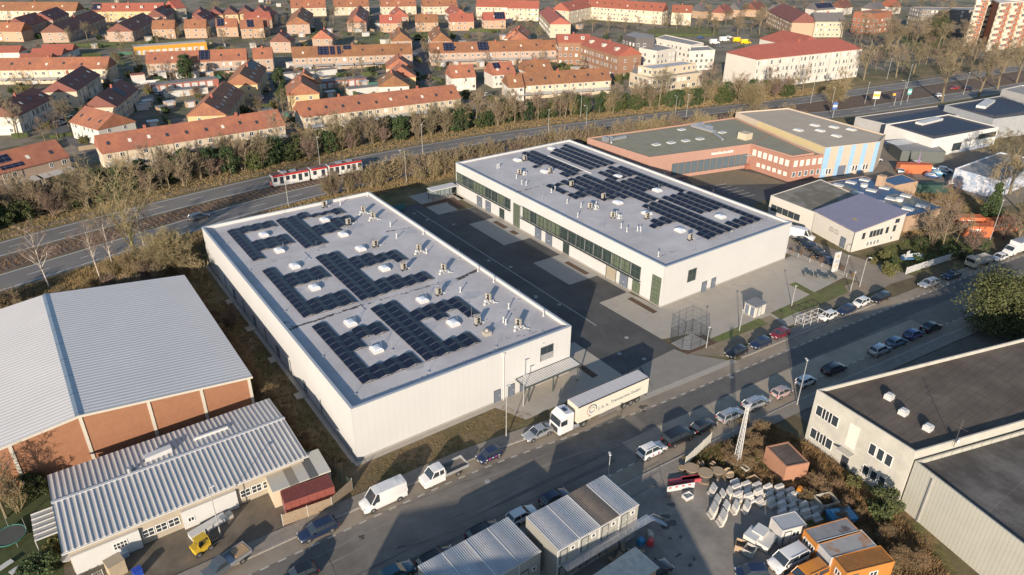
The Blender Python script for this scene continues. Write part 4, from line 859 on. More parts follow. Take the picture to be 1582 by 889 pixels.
# crescent and brick flats
hs(800,(190,42,262,110),6,11,7.6,TR,'cream','cream gabled end house of the red roofed crescent',wsp=2.6,name='apartment_house')
hs(800,(262,20,425,-8),6.5,12.5,8.2,TR,'cream','left wing of the red roofed crescent with balconies',sky=5,wsp=2.4,name='apartment_house')
hs(800,(425,-8,905,22),6.5,12.5,8.2,TR,'cream','long middle wing of the red roofed crescent with balconies',sky=10,wsp=2.4,name='apartment_house')
hs(800,(945,32,1065,36),6,11.5,7.8,TR,'cream','detached right end of the red roofed crescent',sky=2,wsp=2.2,name='apartment_house')
hs(800,(-60,5,130,8),6,12,8,TR,'cream','cream apartment house with dark balconies left of the crescent',wsp=2.6,name='apartment_house')
hs(400,(1330,0,1560,4),6,12,8.4,TR,'cream','cream apartment house with long white balconies at the top edge',wsp=2,name='apartment_house')
hs(800,(240,212,440,212),5.5,13.2,10.4,TR,'brown','left wing of the brown brick flats with white dormers',dorm=2,wsp=2.6,name='brick_flats',floors=[.9,3.9,6.9])
hs(800,(455,225,690,290),6,13.2,10.0,TR,'brown','right wing of the brown brick flats with white stair strip on its gable',dorm=3,wsp=2.4,name='brick_flats',floors=[.9,3.9,6.9])
# ---------- flat roofed blocks
m_froof = mat('flat_roof_grey', (.27,.26,.25), .85, var=.15, vs=.4)
def block(pts, z, label, wall, name='flat_roof_block', cat='building', floors=(.9,3.9), roofm=None, wsp=2.6, px=True, w_=1.3, h_=1.5, zb=0, par=.4, glass=None, roofz=None, wskip=.1, rnd_=None, frame=None, loc=None, wsides=None):
    """flat roofed prism; pts = roof outline (photo positions at height z, or metres)"""
    P = [tuple(G(x,y,z)[:2]) for x,y in pts] if px else list(pts)
    A = sum(P[i][0]*P[(i+1)%len(P)][1]-P[(i+1)%len(P)][0]*P[i][1] for i in range(len(P)))
    if A < 0: P = P[::-1]
    cx, cy = P[0]; t = thing(name, label, cat, (cx,cy,0)); P = [(x-cx,y-cy) for x,y in P]; n = len(P)
    wm = m_hw[wall] if isinstance(wall, str) else wall
    rz_ = z-par
    wl = MB(); wl.prism(P, 0, rz_-.02); part('wall', wl, wm, t)
    q = MB(); I = inset(P, .2)
    for i in range(n): q.add([(*P[i],rz_-.02),(*P[(i+1)%n],rz_-.02),(*P[(i+1)%n],z),(*P[i],z),(*I[i],rz_-.02),(*I[(i+1)%n],rz_-.02),(*I[(i+1)%n],z),(*I[i],z)], [(0,1,2,3),(7,6,5,4),(3,2,6,7)])
    part('parapet', q, wm, t)
    part('roof', MB().prism(I, rz_-.02, rz_+.02), roofm or m_froof, t)
    rnd = random.Random(int(pts[0][0]))
    for i in range(n):
        a, b = Vector((*P[i],0)), Vector((*P[(i+1)%n],0)); d = b-a; L_ = d.length; nn = Vector((d.y,-d.x,0)).normalized(); mid_ = (a+b)/2+Vector((cx,cy,0))
        if (CAMP-mid_).dot(nn) <= 0 or L_ < 3 or (wsides is not None and i not in wsides): continue
        rz2 = math.atan2(nn.y,nn.x)+math.pi/2; k = max(1,int(L_/wsp))
        for fz in floors:
            for j in range(k):
                if rnd.random() < wskip: continue
                p = a+d*((j+.5)/k); win(t, p.x, p.y, fz, rz2, w_, h_, glass=glass or (m_glass if rnd.random()<.8 else m_blind), frame=frame)
    return t
def inset(P, d):
    n = len(P); out = []
    for i in range(n):
        p0, p1, p2 = Vector(P[i-1]), Vector(P[i]), Vector(P[(i+1)%n]); d1 = (p1-p0).normalized(); d2 = (p2-p1).normalized(); n1 = Vector((-d1.y,d1.x)); n2 = Vector((-d2.y,d2.x)); b = n1+n2
        k = d/max(.3, (1+n1.dot(n2))); out.append((p1.x+b.x*k, p1.y+b.y*k))
    return out
cc = lambda cx, L: [(cx+x/3.95, y/3.95) for x, y in L]
block(cc(800,[(740,292),(850,312),(966,292),(850,268)]), 9.5, 'white flat roofed block joined to the brown brick flats','white',floors=(.8,3.6,6.2))
block(cc(800,[(640,212),(720,232),(835,232),(835,212),(700,190)]), 13.5, 'dark grey clad penthouse block behind the white flats', mat('dark_cladding',(.09,.08,.08),.6,var=.1),floors=(9.5,))
block(cc(800,[(840,232),(1060,275),(1135,262),(900,212)]), 9.5, 'long flat roofed wing behind the white flats','white',floors=(.8,3.6,6.2))
block(cc(800,[(1050,312),(1205,305),(1160,280),(1060,285)]), 9.0, 'small white cube block between flats and hotel','white',floors=(.8,3.6,6))
block(cc(800,[(685,440),(820,480),(1060,450),(1140,440),(1000,400),(740,400)]), 6.2, 'low cream block with flat roofs beside the thicket','cream',floors=(.9,3.7),w_=1.9)
block(cc(800,[(735,402),(825,420),(1090,385),(1010,370)]), 9.2, 'set back grey roofed top storey of the low cream block','cream',floors=(6.8,),roofm=mat('pale_roof',(.40,.40,.42),.7,var=.1))
hs(1182,(-135,285,505,226),9,16.2,12.4,TR,'white','large white four storey block with long hipped red roof and a recessed top floor',hip=8,wsp=2.4,wy_=1.8,floors=[.9,3.8,6.7,9.8],chim=1,name='large_white_block',cat='building')
hs(1182,(60,178,330,235),8,16,12,TR,'white','rear wing of the white hotel block with red hipped roof',hip=6,wsp=3,chim=0,win_=False,name='large_white_block',cat='building')
hs(1182,(100,20,260,85),8,13,8,TB,'tan','big brown roofed villa with hipped roof at the top',hip=4,wsp=4,name='villa',cat='house')
hs(1182,(290,80,470,80),6,13,9,TG,'cream','cream three storey villa with grey mansard roof',wsp=2.4,floors=[.8,3.6,6.4],name='villa',cat='house')
for i,(a,b,c,d,l) in enumerate(((1090,28,1140,24,'brown'),(1230,40,1280,30,'solar roofed'),(1320,22,1370,12,'grey'),(1420,20,1480,10,'wide grey'),(1560,30,1640,20,'right hand brown'))):
    hs(800,(a,b,c,d),5,9,5,(TG,TB)[i%2],'tan',l+' gabled house among the trees at the top of the photo',name='gabled_house')
for i,(a,b,c,d,rf,l) in enumerate(((290,20,400,14,TG,'house with a dark panelled roof above the villa'),(640,18,700,12,TG,'grey roofed house in the trees left of the park'),(440,10,500,2,TB,'house with red brown roof at the top edge'),(740,4,800,0,TR,'small house with pale gable at the top edge'))):
    hs(1182,(a,b,c,d),5.5,9,5,rf,'white',l,name='gabled_house',pv=PVa(.05,.95) if i==0 else ())
# ---------- towers
m_balc = mat('cream_balcony', (.62,.54,.42), .8, var=.05)
def tower(pa, pb, dv, H_, label, nfl, bays):
    a, b = Vector((*pa,0)), Vector((*pb,0)); d = (b-a); L_ = d.to_2d().length; ang = math.atan2(d.y,d.x); t = thing('apartment_tower', label, 'apartment block', tuple(a), ang)
    ux = dv[0]*math.cos(ang)+dv[1]*math.sin(ang); dep = -dv[0]*math.sin(ang)+dv[1]*math.cos(ang); FP = [(0,0),(L_,0),(L_+ux,dep),(ux,dep)]
    part('wall', MB().prism(FP,0,H_), m_hw['brick'], t); part('roof', MB().prism([(x+(-.3 if i in(0,3) else .3),y+(-.3 if i<2 else .3)) for i,(x,y) in enumerate(FP)],H_,H_+.5), m_hw['white'], t); part('roof_hut', MB().box(L_*.3+ux*.5,L_*.6+ux*.5,dep*.3,dep*.7,H_+.5,H_+2.5), m_hw['white'], t)
    bw = L_/bays; fh = H_/nfl
    for f in range(nfl):
        for k in range(bays):
            z = f*fh+.7; x = bw*(k+.5)
            if k % 2 == 0:
                o = part('balcony', MB().cbox(x,-.5,z+.1,bw*1.0,1.0,1.35), m_balc, t); win(t, x, 0, z+.9, FS, bw*.8, 1.25, nx=4, glass=m_blind if (f*3+k)%4 == 0 else m_glass); part('balcony_pier', MB().box(x-bw*.5,x-bw*.42,-.9,0,z-.4,z+fh-.4), m_balc, t)
            else: win(t, x, 0, z+.5, FS, 1.5, 1.3)
    return t
tower((452,195.7),(461.4,190.5),(12,4.9),24.5,'narrow brick and cream high rise behind the park trees',9,3)
tower((446,181),(482,175.3),(14.5,9.2),24.2,'wide brick and cream high rise at the right edge',8,7)
a = G(1414,50); 
block([(447,262),(470,262),(470,250),(447,250)],12,'dark roofed brick block left of the cedar in the park','brick',px=False,floors=(1,3.9,6.8),roofm=m_hw['brown'])
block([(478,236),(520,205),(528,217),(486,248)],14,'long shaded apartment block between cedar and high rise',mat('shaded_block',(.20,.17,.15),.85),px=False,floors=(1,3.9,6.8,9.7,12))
# ================================================================ COMMERCIAL BUILDINGS right of the far hall
m_orange = mat('orange_brick', (.37,.215,.165), .9, var=.06, vs=.5, seam=('Z',.3,.96,.03)); m_greenroof = mat('moss_roof', (.235,.225,.165), .95, var=.15, vs=.3, seam=('Y',2.,.94,.08))
m_beige_r = mat('beige_roof', (.40,.34,.265), .9, var=.08, vs=.3); m_winteal = mat('greyblue_glass', (.10,.13,.15), .25, var=.1)
F1 = block([(139.3,131.0),(172.8,123.7),(172.8,110),(180.5,108.4),(193,146),(137.5,154.6)], 7.2, 'orange brick hall with mossy flat roof behind the far white hall', m_orange, px=False, roofm=m_greenroof, floors=(), name='brick_hall')
def wallwins(t, A, B, n, z, w_, h_, glass=None, frame=None, f0=.05, f1=.95, nz=1, nx=2, nm='window', ox=0, oy=0):
    a, b = Vector((*A,0)), Vector((*B,0)); d = b-a; nn = Vector((d.y,-d.x,0)).normalized(); 
    if (CAMP-a).dot(nn) < 0: nn = -nn
    rz2 = math.atan2(nn.y,nn.x)+math.pi/2
    for i in range(n):
        p = a+d*(f0+(f1-f0)*(i+.5)/n)-Vector((t.location.x,t.location.y,0)); win(t, p.x, p.y, z, rz2, w_, h_, frame or m_wframe, glass or m_glass, nx, nz, name=nm)
wallwins(F1,(139.3,131.0),(172.8,123.7),12,1.0,2.0,3.4,m_winteal,m_dframe,.22,.98,nx=1)
F2 = block([(172.6,123.8),(172.2,109.5),(183,106.5),(188,118),(188,128)], 6.9, 'two storey brick office wing with many white blinds', mat('rusty_brick',(.33,.165,.12),.9,var=.08), px=False, roofm=m_greenroof, floors=(), name='brick_office')
wallwins(F2,(172.6,123.8),(172.2,109.5),7,4.2,1.15,1.7,m_blind,None,.06,.97,nx=1); wallwins(F2,(172.6,123.8),(172.2,109.5),6,1.4,1.1,1.1,m_blind,None,.2,.97,nx=1)
wallwins(F2,(172.2,109.5),(183,106.5),5,4.2,1.15,1.7,m_blind,None,.04,.96,nx=1); wallwins(F2,(172.2,109.5),(183,106.5),5,1.2,1.1,1.5,m_winteal,None,.04,.96,nx=1)
F3 = block([(182.2,106.4),(200.5,101.2),(208.6,104.2),(212,140),(193,146)], 8.9, 'tall hall with light blue and beige striped front and beige roof', mat('beige_render',(.46,.38,.30),.85,var=.05), px=False, roofm=m_beige_r, floors=(), name='striped_hall')
m_sky = mat('light_blue_panel', (.26,.42,.58), .7, var=.04)
def wallpanel(t, nm, A, B, f0, f1, z0, z1, m, pr=.05):
    a, b = Vector((*A,0)), Vector((*B,0)); d = b-a; nn = Vector((d.y,-d.x,0)).normalized()
    if (CAMP-a).dot(nn) < 0: nn = -nn
    o = Vector((t.location.x,t.location.y,0)); p, q = a+d*f0-o, a+d*f1-o; r_, s_ = p+nn*pr, q+nn*pr
    mb = MB(); mb.add([(p.x,p.y,z0),(q.x,q.y,z0),(s_.x,s_.y,z0),(r_.x,r_.y,z0),(p.x,p.y,z1),(q.x,q.y,z1),(s_.x,s_.y,z1),(r_.x,r_.y,z1)],[(0,3,2,1),(4,5,6,7),(0,1,5,4),(1,2,6,5),(2,3,7,6),(3,0,4,7)])
    return part(nm, mb, m, t)
A3, B3 = (182.2,106.4), (200.5,101.2)
for f0, f1 in ((0,.10),(.24,.33),(.48,.56),(.69,.77),(.92,1.0)): wallpanel(F3,'blue_panel',A3,B3,f0,f1,0,8.7,m_sky)
wallpanel(F3,'roller_gate',A3,B3,.31,.45,0,3.0,m_gdoor,.08)
for f in (.03,.52,.72): 
    for k in range(3): wallwins(F3,A3,B3,1,.9,.8,1.7,None,None,f+.055*k,f+.055*k+.05,nx=1)
wallpanel(F3,'yellow_parapet_strip',(182.3,107.0),(193,145.6),0,1,7.0,8.8,mat('ochre_cladding',(.50,.40,.22),.8,var=.05),.06)
for (u,v) in ((192,122),(197,118),(201,122.5),(204,118),(206,113.5),(196,112)): 
    o = part('skylight', MB().cbox(0,0,.15,1.8,2.6,.3).cbox(0,0,.38,1.3,2.0,.2), m_duct, F3); o.location = (u-F3.location.x,v-F3.location.y,8.5)
for (u,v) in ((150,139),(155,138),(160,137),(165,136),(168,146),(176,137)):
    o = part('skylight', MB().cbox(0,0,.15,2.2,1.6,.3), m_duct, F1); o.location = (u-F1.location.x,v-F1.location.y,6.8)
dk = part('air_duct', MB().box(0,1,0,9,.4,1.2).box(1,4,7,8.4,.4,1.4).box(1.6,3.2,3,5,.3,1.5).bar((0,0,.7),(-3,-6,.5),.35), m_alu, F1); dk.location = (172-F1.location.x,137-F1.location.y,6.8)
dk = part('air_duct', MB().box(0,6,0,.8,.3,1.0).box(-2,-1,0,2,.2,1.6).cbox(1,1.5,.6,1,1,1.2).bar((0,0,.6),(-1.6,-1.6,.6),.3), m_alu, F1); dk.location = (141-F1.location.x,148-F1.location.y,6.8)
o = part('roof_hut', MB().box(0,3,0,3,0,1.9), m_hw['cream'], F1); o.location = (175-F1.location.x,127.5-F1.location.y,6.8)
# sign letters on the orange hall: a thin pale strip of small raised letters
def text(parent, s, loc, rz, size, m, tilt=R(90), nm='lettering', ext=.02, align='CENTER', font_shear=0):
    c = bpy.data.curves.new(nm, 'FONT'); c.body = s; c.size = size; c.extrude = ext; c.align_x = align; c.materials.append(m); c.resolution_u = 2
    q = bpy.data.objects.new(nm, c); COL.objects.link(q); dg = bpy.context.evaluated_depsgraph_get(); me = bpy.data.meshes.new_from_object(q.evaluated_get(dg)); COL.objects.unlink(q); bpy.data.objects.remove(q)
    o = bpy.data.objects.new(nm, me); COL.objects.link(o); o.parent = parent; o.location = loc; o.rotation_euler = (tilt, 0, rz); return o
m_letter = mat('white_letter', (.7,.68,.64), .6, var=0); m_dletter = mat('dark_letter', (.05,.06,.07), .6, var=0)
d = Vector((33.5,-7.3)); ang = math.atan2(d.y,d.x); p = Vector((139.3,131.0))+d*.72; nn = Vector((d.y,-d.x)).normalized()
rr_ = random.Random(2); lt_ = MB(); xx_ = 0
while xx_ < 7.5:
    w__ = rr_.uniform(.12,.3); lt_.box(xx_,xx_+w__,-.05,0,0,rr_.uniform(.45,.75)); xx_ += w__+.14
o = part('lettering', lt_, m_letter, F1); o.location = (p.x-4-F1.location.x, p.y+.87-F1.location.y, 5.4); o.rotation_euler[2] = ang
# office hall with white walls
m_gr = mat('weathered_grey_roof', (.22,.20,.165), .95, var=.2, vs=.4, col2=(.15,.135,.10), c2s=.12, c2t=.55, c2w=.06, seam=('X',2,.9,.08))
E1 = block([(1191,302),(1261,329),(1334,306),(1268,277)], 4.6, 'low white workshop with weathered grey roof behind the office hall','white',roofm=m_gr,floors=(),name='white_workshop',par=.15)
wallwins(E1,G(1191,302,4.6).xy[:],G(1261,329,4.6).xy[:],5,1.0,1.6,1.6,None,m_dframe,.05,.7); 
m_purple = mat('lilac_sheet_roof', (.25,.23,.30), .5, .2, var=.08, vs=.6, stripe=('X',.5,.03), seam=('X',1.0,.7,.10))
E2 = thing('office_hall','white two storey office hall with lilac ribbed pent roof and a garden in front','office building',(143.7,73.0,0),R(-8.4))
part('wall', MB().add([(0,0,0),(16,0,0),(16.4,12.4,0),(1.6,12.4,0),(0,0,4.8),(16,0,6.5),(16.4,12.4,6.6),(1.6,12.4,4.9)],[(0,3,2,1),(4,5,6,7),(0,1,5,4),(1,2,6,5),(2,3,7,6),(3,0,4,7)]), m_hw['white'], E2)
part('roof', MB().add([(-.3,-.3,4.85),(16.3,-.3,6.6),(16.7,12.6,6.7),(1.3,12.6,4.95),(-.3,-.3,5.1),(16.3,-.3,6.85),(16.7,12.6,6.95),(1.3,12.6,5.2)],[(0,3,2,1),(4,5,6,7),(0,1,5,4),(1,2,6,5),(2,3,7,6),(3,0,4,7)]), m_purple, E2)
part('solar_panel', MB().add([(4,3,5.57),(7,3,5.88),(7,4.6,5.88),(4,4.6,5.57)],[(0,1,2,3)]).add([(9,6.5,6.1),(12,6.5,6.42),(12,8.4,6.42),(9,8.4,6.1)],[(0,1,2,3)]), mat('ochre_patch',(.33,.27,.14),.9,var=.3,vs=3), E2)
for x in (3.2,5.6,6.7,7.8,8.9,10.8,13.2): win(E2, x, 0, 2.6, FS, .9, 1.5, m_dframe, nx=1)
for x in (5.2,6.3,7.4,8.5,12.9): win(E2, x, 0, .5, FS, .9, 1.1, m_wframe)
win(E2,13.6,0,4.6,FS,1.4,1.0,m_dframe)
for y in (2.2,5.0,6.6): win(E2,.1+y*.12,y,2.4,R(-97),1.1,.9,m_dframe)
o=door(E2,.35,2.6,.1,R(-97),1.4,2.4,m_gdoor); part('drainpipe',MB().bar((-.08,-.08,0),(-.08,-.08,4.8),.07),m_dframe,E2)
m_blueroof = mat('blue_wet_roof', (.03,.075,.16), .45, 0, var=.2, vs=.25, col2=(.17,.145,.10), c2s=.13, c2t=.57, c2w=.04, c2det=3)
E3 = block([(1278,281),(1336,272),(1356,280),(1459,321),(1402,335),(1336,306)], 4.4, 'brick workshop with blue puddled flat roof and many skylights', m_hw['tan'], roofm=m_blueroof, floors=(), name='puddled_roof_hall', par=.12)
rn = random.Random(4)
for (x,y) in ((1215,0),):
    pass
for (cx_,cy_) in ((447,260),(525,243),(608,228),(565,308),(650,292),(730,277),(695,360),(768,343),(860,325),(872,405),(955,387)):
    p = G(1182+cx_/3.95,220+cy_/3.95,4.5); o = part('skylight', MB().cbox(0,0,.15,1.6,2.4,.3,R(15)), m_duct, E3); o.location = (p.x-E3.location.x,p.y-E3.location.y,4.3)
for (cx_,cy_) in ((603,265),(818,353)):
    p = G(1182+cx_/3.95,220+cy_/3.95,4.5); o = part('roof_vent', MB().cyl(0,0,0,.7,.9,.9,14).cyl(0,0,.7,.8,1.0,.4,14), m_duct, E3); o.location = (p.x-E3.location.x,p.y-E3.location.y,4.3)
p = G(1182+700/3.95,220+262/3.95,4.5); o = part('chimney', MB().cbox(0,0,1.4,1.6,1.6,2.8), m_hw['tan'], E3); o.location = (p.x-E3.location.x,p.y-E3.location.y,4.3)
block([(1383,287),(1419,280),(1393,269),(1358,277)],4.2,'small brick garage wing with cream roller doors',m_hw['tan'],roofm=m_blueroof,floors=(),name='garage_wing',par=.12)
# dealer buildings far right
m_dealer = mat('dealer_white', (.62,.60,.56), .6, var=.04)
def dealer(pts, z, label, pvin=.8, wall=None, name='showroom', floors=(), px=True):
    t = block(pts, z, label, wall or m_dealer, floors=floors, name=name, px=px, roofm=mat('dealer_roof',(.10,.09,.09),.8,var=.2), par=.3); return t
def roofpv(t, pts, z, m=None, nm='solar_field'):
    P = [G(x,y,z) for x,y in pts]; mb = MB(); mb.prism([(p.x-t.location.x,p.y-t.location.y) for p in P], z-.35, z-.2); return part(nm, mb, m or m_pv2, t)
cd3 = lambda L, s=6.085, ox=1322, oy=110: [(ox+x/s, oy+y/s) for x, y in L]
D1 = dealer(cd3([(285,500),(735,640),(1348,525),(875,405)]), 6, 'white rimmed showroom with solar field and rooflight, the lower of the pair')
roofpv(D1, cd3([(360,500),(735,605),(1235,520),(870,425)]), 6); 
o = part('rooflight', MB().box(-1,11,-1.3,1.3,0,.8), m_duct, D1); p = G(1322+610/6.085,110+500/6.085,5.8); o.location = (p.x-D1.location.x,p.y-D1.location.y,5.7); o.rotation_euler[2] = R(-2)
D2 = dealer(cd3([(0,430),(280,495),(1140,395),(840,315)]), 5, 'low dark roofed showroom wing with blue solar panels behind the white showroom', wall=mat('dealer_grey',(.35,.34,.33),.7))
roofpv(D2, cd3([(200,455),(300,490),(1080,392),(840,340)]), 5)
D3 = dealer(cd3([(840,318),(1300,450),(1700,400),(1560,300),(1370,230)]), 7, 'grey edged showroom with solar roof at the right edge', wall=mat('dealer_grey2',(.30,.31,.32),.7))
roofpv(D3, cd3([(910,322),(1310,412),(1680,360),(1560,290),(1370,250)]), 7)
o = part('rooflight', MB().box(-1,13,-1.5,1.5,0,.9), m_duct, D3); p = G(1322+1180/6.085,110+345/6.085,6.8); o.location = (p.x-D3.location.x,p.y-D3.location.y,6.7); o.rotation_euler[2] = R(12)
block(cd3([(1375,170),(1600,225),(1700,140),(1560,130)]),9,'pale grey flat block in the top right of the showroom group',mat('dealer_grey',(.35,.34,.33),.7),floors=(),name='grey_hall')
pA, pB = G(*cd3([(735,640)])[0],6).xy, G(*cd3([(1348,525)])[0],6).xy
wallwins(D1,pA,pB,1,.9,4.2,2.4,m_glass,m_dframe,.33,.45,nz=3,nx=5); wallwins(D1,pA,pB,9,3.0,1.1,1.7,m_glass,m_dframe,.70,.98,nx=1)
wallpanel(D1,'grey_base_band',pA,pB,.45,.97,0,1.0,mat('blue_grey_band',(.33,.36,.42),.7,var=.05),.04)
dv = pB-pA; an = math.atan2(dv.y,dv.x); nn = Vector((dv.y,-dv.x)).normalized(); nn = nn if (CAMP.xy-pA).dot(nn) > 0 else -nn; q = pA+dv*.58+nn*.04-D1.location.xy
text(D1,'TANODEX',(q.x,q.y,3.1),an,1.5,m_dletter)
block(cc(1182,[(1180,285),(1500,420),(1900,390),(1500,230)]) if False else [G(1476,260,5).xy[:],G(1545,280,5).xy[:],G(1620,250,5).xy[:],G(1545,235,5).xy[:]],5,'shed with patterned blue white wall behind the bare trees',mat('mottled_blue',(.32,.38,.48),.7,var=.3,vs=1.5,col2=(.55,.55,.58),c2s=.5),px=False,floors=(),name='mottled_shed')
# ================================================================ BRICK HALL, WORKSHOP, SOUTH BUILDINGS
m_corrl = mat('pale_corrugated_roof', (.66,.625,.59), .8, 0, var=.05, vs=.12, stripe=('Y',.75,.035), seam=('Y',.75,.84,.14))
m_brick2 = mat('orange_brick_wall', (.28,.13,.07), .9, var=.12, vs=1.2, seam=('Z',.25,.93,.03)); m_post = mat('concrete_post', (.48,.44,.37), .85, var=.06)
C = thing('brick_hall','big brick hall with pale corrugated gable roof at the left edge','hall',(-2.3,91.5,0))
hwc, hr, he, LC = 21.3, 8.4, 5.9, 38.5
part('wall', MB().add([(-hwc,0,0),(hwc,0,0),(hwc,0,he),(0,0,hr),(-hwc,0,he),(-hwc,LC,0),(hwc,LC,0),(hwc,LC,he),(0,LC,hr),(-hwc,LC,he)],[(0,1,2,3,4),(9,8,7,6,5),(1,6,7,2),(5,0,4,9),(5,6,1,0)]), m_brick2, C)
o = part('roof', MB().add([(-hwc-.3,-.5,he-.02),(0,-.5,hr+.02),(0,LC+.4,hr+.02),(-hwc-.3,LC+.4,he-.02),(-hwc-.3,-.5,he+.16),(0,-.5,hr+.2),(0,LC+.4,hr+.2),(-hwc-.3,LC+.4,he+.16)],[(7,6,5,4),(0,1,2,3)]).add([(hwc+.3,-.5,he-.02),(0,-.5,hr+.02),(0,LC+.4,hr+.02),(hwc+.3,LC+.4,he-.02),(hwc+.3,-.5,he+.16),(0,-.5,hr+.2),(0,LC+.4,hr+.2),(hwc+.3,LC+.4,he+.16)],[(4,5,6,7),(3,2,1,0),(0,4,7,3)]), m_corrl, C)
part('ridge_cap', MB().add([(-.45,-.5,hr+.16),(0,-.5,hr+.30),(.55,-.5,hr+.16),(-.45,LC+.4,hr+.16),(0,LC+.4,hr+.30),(.55,LC+.4,hr+.16)],[(0,1,4,3),(1,2,5,4)]), mat('ridge_metal',(.24,.30,.36),.4,.4,var=.05,seam=('Y',5.,.3,.12)), o)
f = MB()
for s in (-1,1): f.add([(0,-.55,hr-.12),(s*(hwc+.3),-.55,he-.16),(s*(hwc+.3),-.55,he+.18),(0,-.55,hr+.22),(0,-.45,hr-.12),(s*(hwc+.3),-.45,he-.16),(s*(hwc+.3),-.45,he+.18),(0,-.45,hr+.22)],[(0,1,2,3) if s>0 else (3,2,1,0),(3,2,6,7) if s>0 else (7,6,2,3)])
part('gable_trim', f, m_post, C)
for x in (-21,-13.6,-7.9,.0,7.9,14.6,21.1): part('concrete_post', MB().box(x-.2,x+.2,-.12,0,0,hr-abs(x)*(hr-he)/hwc-.1), m_post, C)
# workshop with corrugated roof
m_corr2 = mat('corrugated_steel', (.52,.50,.48), .5, .15, var=.08, vs=.3, stripe=('X',.62,.16), seam=('X',.62,.62,.16))
Wk = thing('workshop','long workshop with coarse corrugated metal roof before the brick hall','workshop',(-7.2,72.8,0))
part('wall', MB().add([(0.2,.6,0),(27,.6,0),(27,14.2,0),(0.2,14.2,0),(0.2,.6,3.4),(27,.6,3.4),(27,14.2,3.5),(0.2,14.2,3.5)],[(0,3,2,1),(4,5,6,7),(0,1,5,4),(1,2,6,5),(2,3,7,6),(3,0,4,7)]), mat('workshop_wall',(.36,.31,.24),.9,var=.1), Wk)
o = part('roof', MB().add([(-.2,0,3.75),(27.4,0,3.75),(27.4,8.3,4.35),(-.2,8.3,4.35),(-.2,0,3.95),(27.4,0,3.95),(27.4,8.3,4.55),(-.2,8.3,4.55)],[(0,3,2,1),(4,5,6,7),(0,1,5,4),(1,2,6,5),(3,0,4,7)]).add([(-.2,8.3,4.30),(27.4,8.3,4.30),(27.4,14.6,3.8),(-.2,14.6,3.8),(-.2,8.3,4.5),(27.4,8.3,4.5),(27.4,14.6,4.0),(-.2,14.6,4.0)],[(0,3,2,1),(4,5,6,7),(0,1,5,4),(1,2,6,5),(2,3,7,6),(3,0,4,7)]), m_corr2, Wk)
part('ridge_flashing', MB().box(-.25,27.45,8.1,8.5,4.52,4.62), mat('ridge_white',(.5,.5,.5),.5), o)
part('gutter', MB().box(-.3,27.5,-.18,0,3.7,3.86), m_duct, o)
part('roof_cowl', MB().prism([(10.2,9.6),(13.4,9.9),(13.4,10.8),(10.2,10.5)],4.3,5.0), m_duct, o); part('roof_cowl', MB().box(16.2,20.6,10.6,10.9,4.2,4.65), m_duct, o)
part('roof_pipe', MB().cyl(8.2,8.6,4.4,5.3,.25,.25,8).cyl(8.7,9.2,4.4,5.0,.15,.15,8), m_alu, o)
# openings along the yard side
for (x0,x1) in ((.3,7.2),(11.8,18.2)): part('white_gate', MB().box(x0,x1,.2,.55,0,2.7), m_duct, Wk)
for (x0,n) in ((7.4,3),(18.6,3),(22.2,2)):
    for k in range(n):
        win(Wk, x0+.7+k*1.4, .58, .9, FS, 1.3, 1.2, m_wframe, m_glass, 2, 2)
win(Wk,5.1,.2,1.2,FS,1.5,1.0,m_wframe,m_glass,4,2); win(Wk,12.7,.2,.9,FS,.8,.7,m_wframe,m_glass)
# flat shed and red container beside it
Sh = thing('flat_shed','low shed with panelled cream and grey roof at the end of the workshop','shed',(14.6,70.3,0),R(-3))
part('wall', MB().box(0,7.4,0,4.6,0,2.6), m_hw['cream'], Sh); 
for i,(a_,b_,c_) in enumerate(((0,2.2,(.46,.43,.37)),(2.2,3.3,(.24,.21,.17)),(3.3,4.7,(.46,.43,.37)),(4.7,5.8,(.11,.11,.11)),(5.8,7.4,(.5,.48,.42)))): part('roof_panel', MB().box(a_+.01,b_-.01,-.15,4.75,2.6,2.72), mat('shed_panel_%d'%[0,1,0,3,4][i],c_,.8,var=.05), Sh)
def container(x, y, rz, L_, H_, m, label, name='shipping_container', W_=2.44, roofm=None, cat='container', group=None, corr=True):
    t = thing(name, label, cat, (x,y,0), rz, group); b = MB(); n = int(L_/.55)
    for s in (0,1):
        yy = 0 if s == 0 else W_
        for i in range(n):
            x0 = .12+(L_-.24)*i/n; x1 = .12+(L_-.24)*(i+1)/n; q = .05 if i % 2 else 0; yo = yy+(q if s == 0 else -q)
            b.add([(x0,yo,.15),(x1,yo,.15),(x1,yo,H_-.12),(x0,yo,H_-.12)],[(0,1,2,3) if s == 0 else (3,2,1,0)])
    b.box(.06,L_-.06,.07,W_-.07,.1,H_-.05)
    for xx in (0,L_-.14):
        for yy in (0,W_-.14): b.box(xx,xx+.14,yy,yy+.14,0,H_)
    for zz in (.0,H_-.14):
        b.box(.14,L_-.14,0,.1,zz,zz+.14); b.box(.14,L_-.14,W_-.1,W_,zz,zz+.14); b.box(0,.1,.14,W_-.14,zz,zz+.14); b.box(L_-.1,L_,.14,W_-.14,zz,zz+.14)
    part('body', b, m, t)
    r = MB(); k = int(L_/.3)
    for i in range(k): r.box(.14+(L_-.28)*i/k,.14+(L_-.28)*(i+.55)/k,.12,W_-.12,H_-.06,H_-.01)
    part('roof', r, roofm or m, t)
    dr = MB()
    for yy in (.15,W_/2+.02): dr.box(-.03,0,yy,yy+W_/2-.18,.2,H_-.2)
    part('door', dr, m, t); part('lock_bar', MB().bar((-.06,W_*.3,.2),(-.06,W_*.3,H_-.2),.02).bar((-.06,W_*.7,.2),(-.06,W_*.7,H_-.2),.02), m_alu, t)
    return t
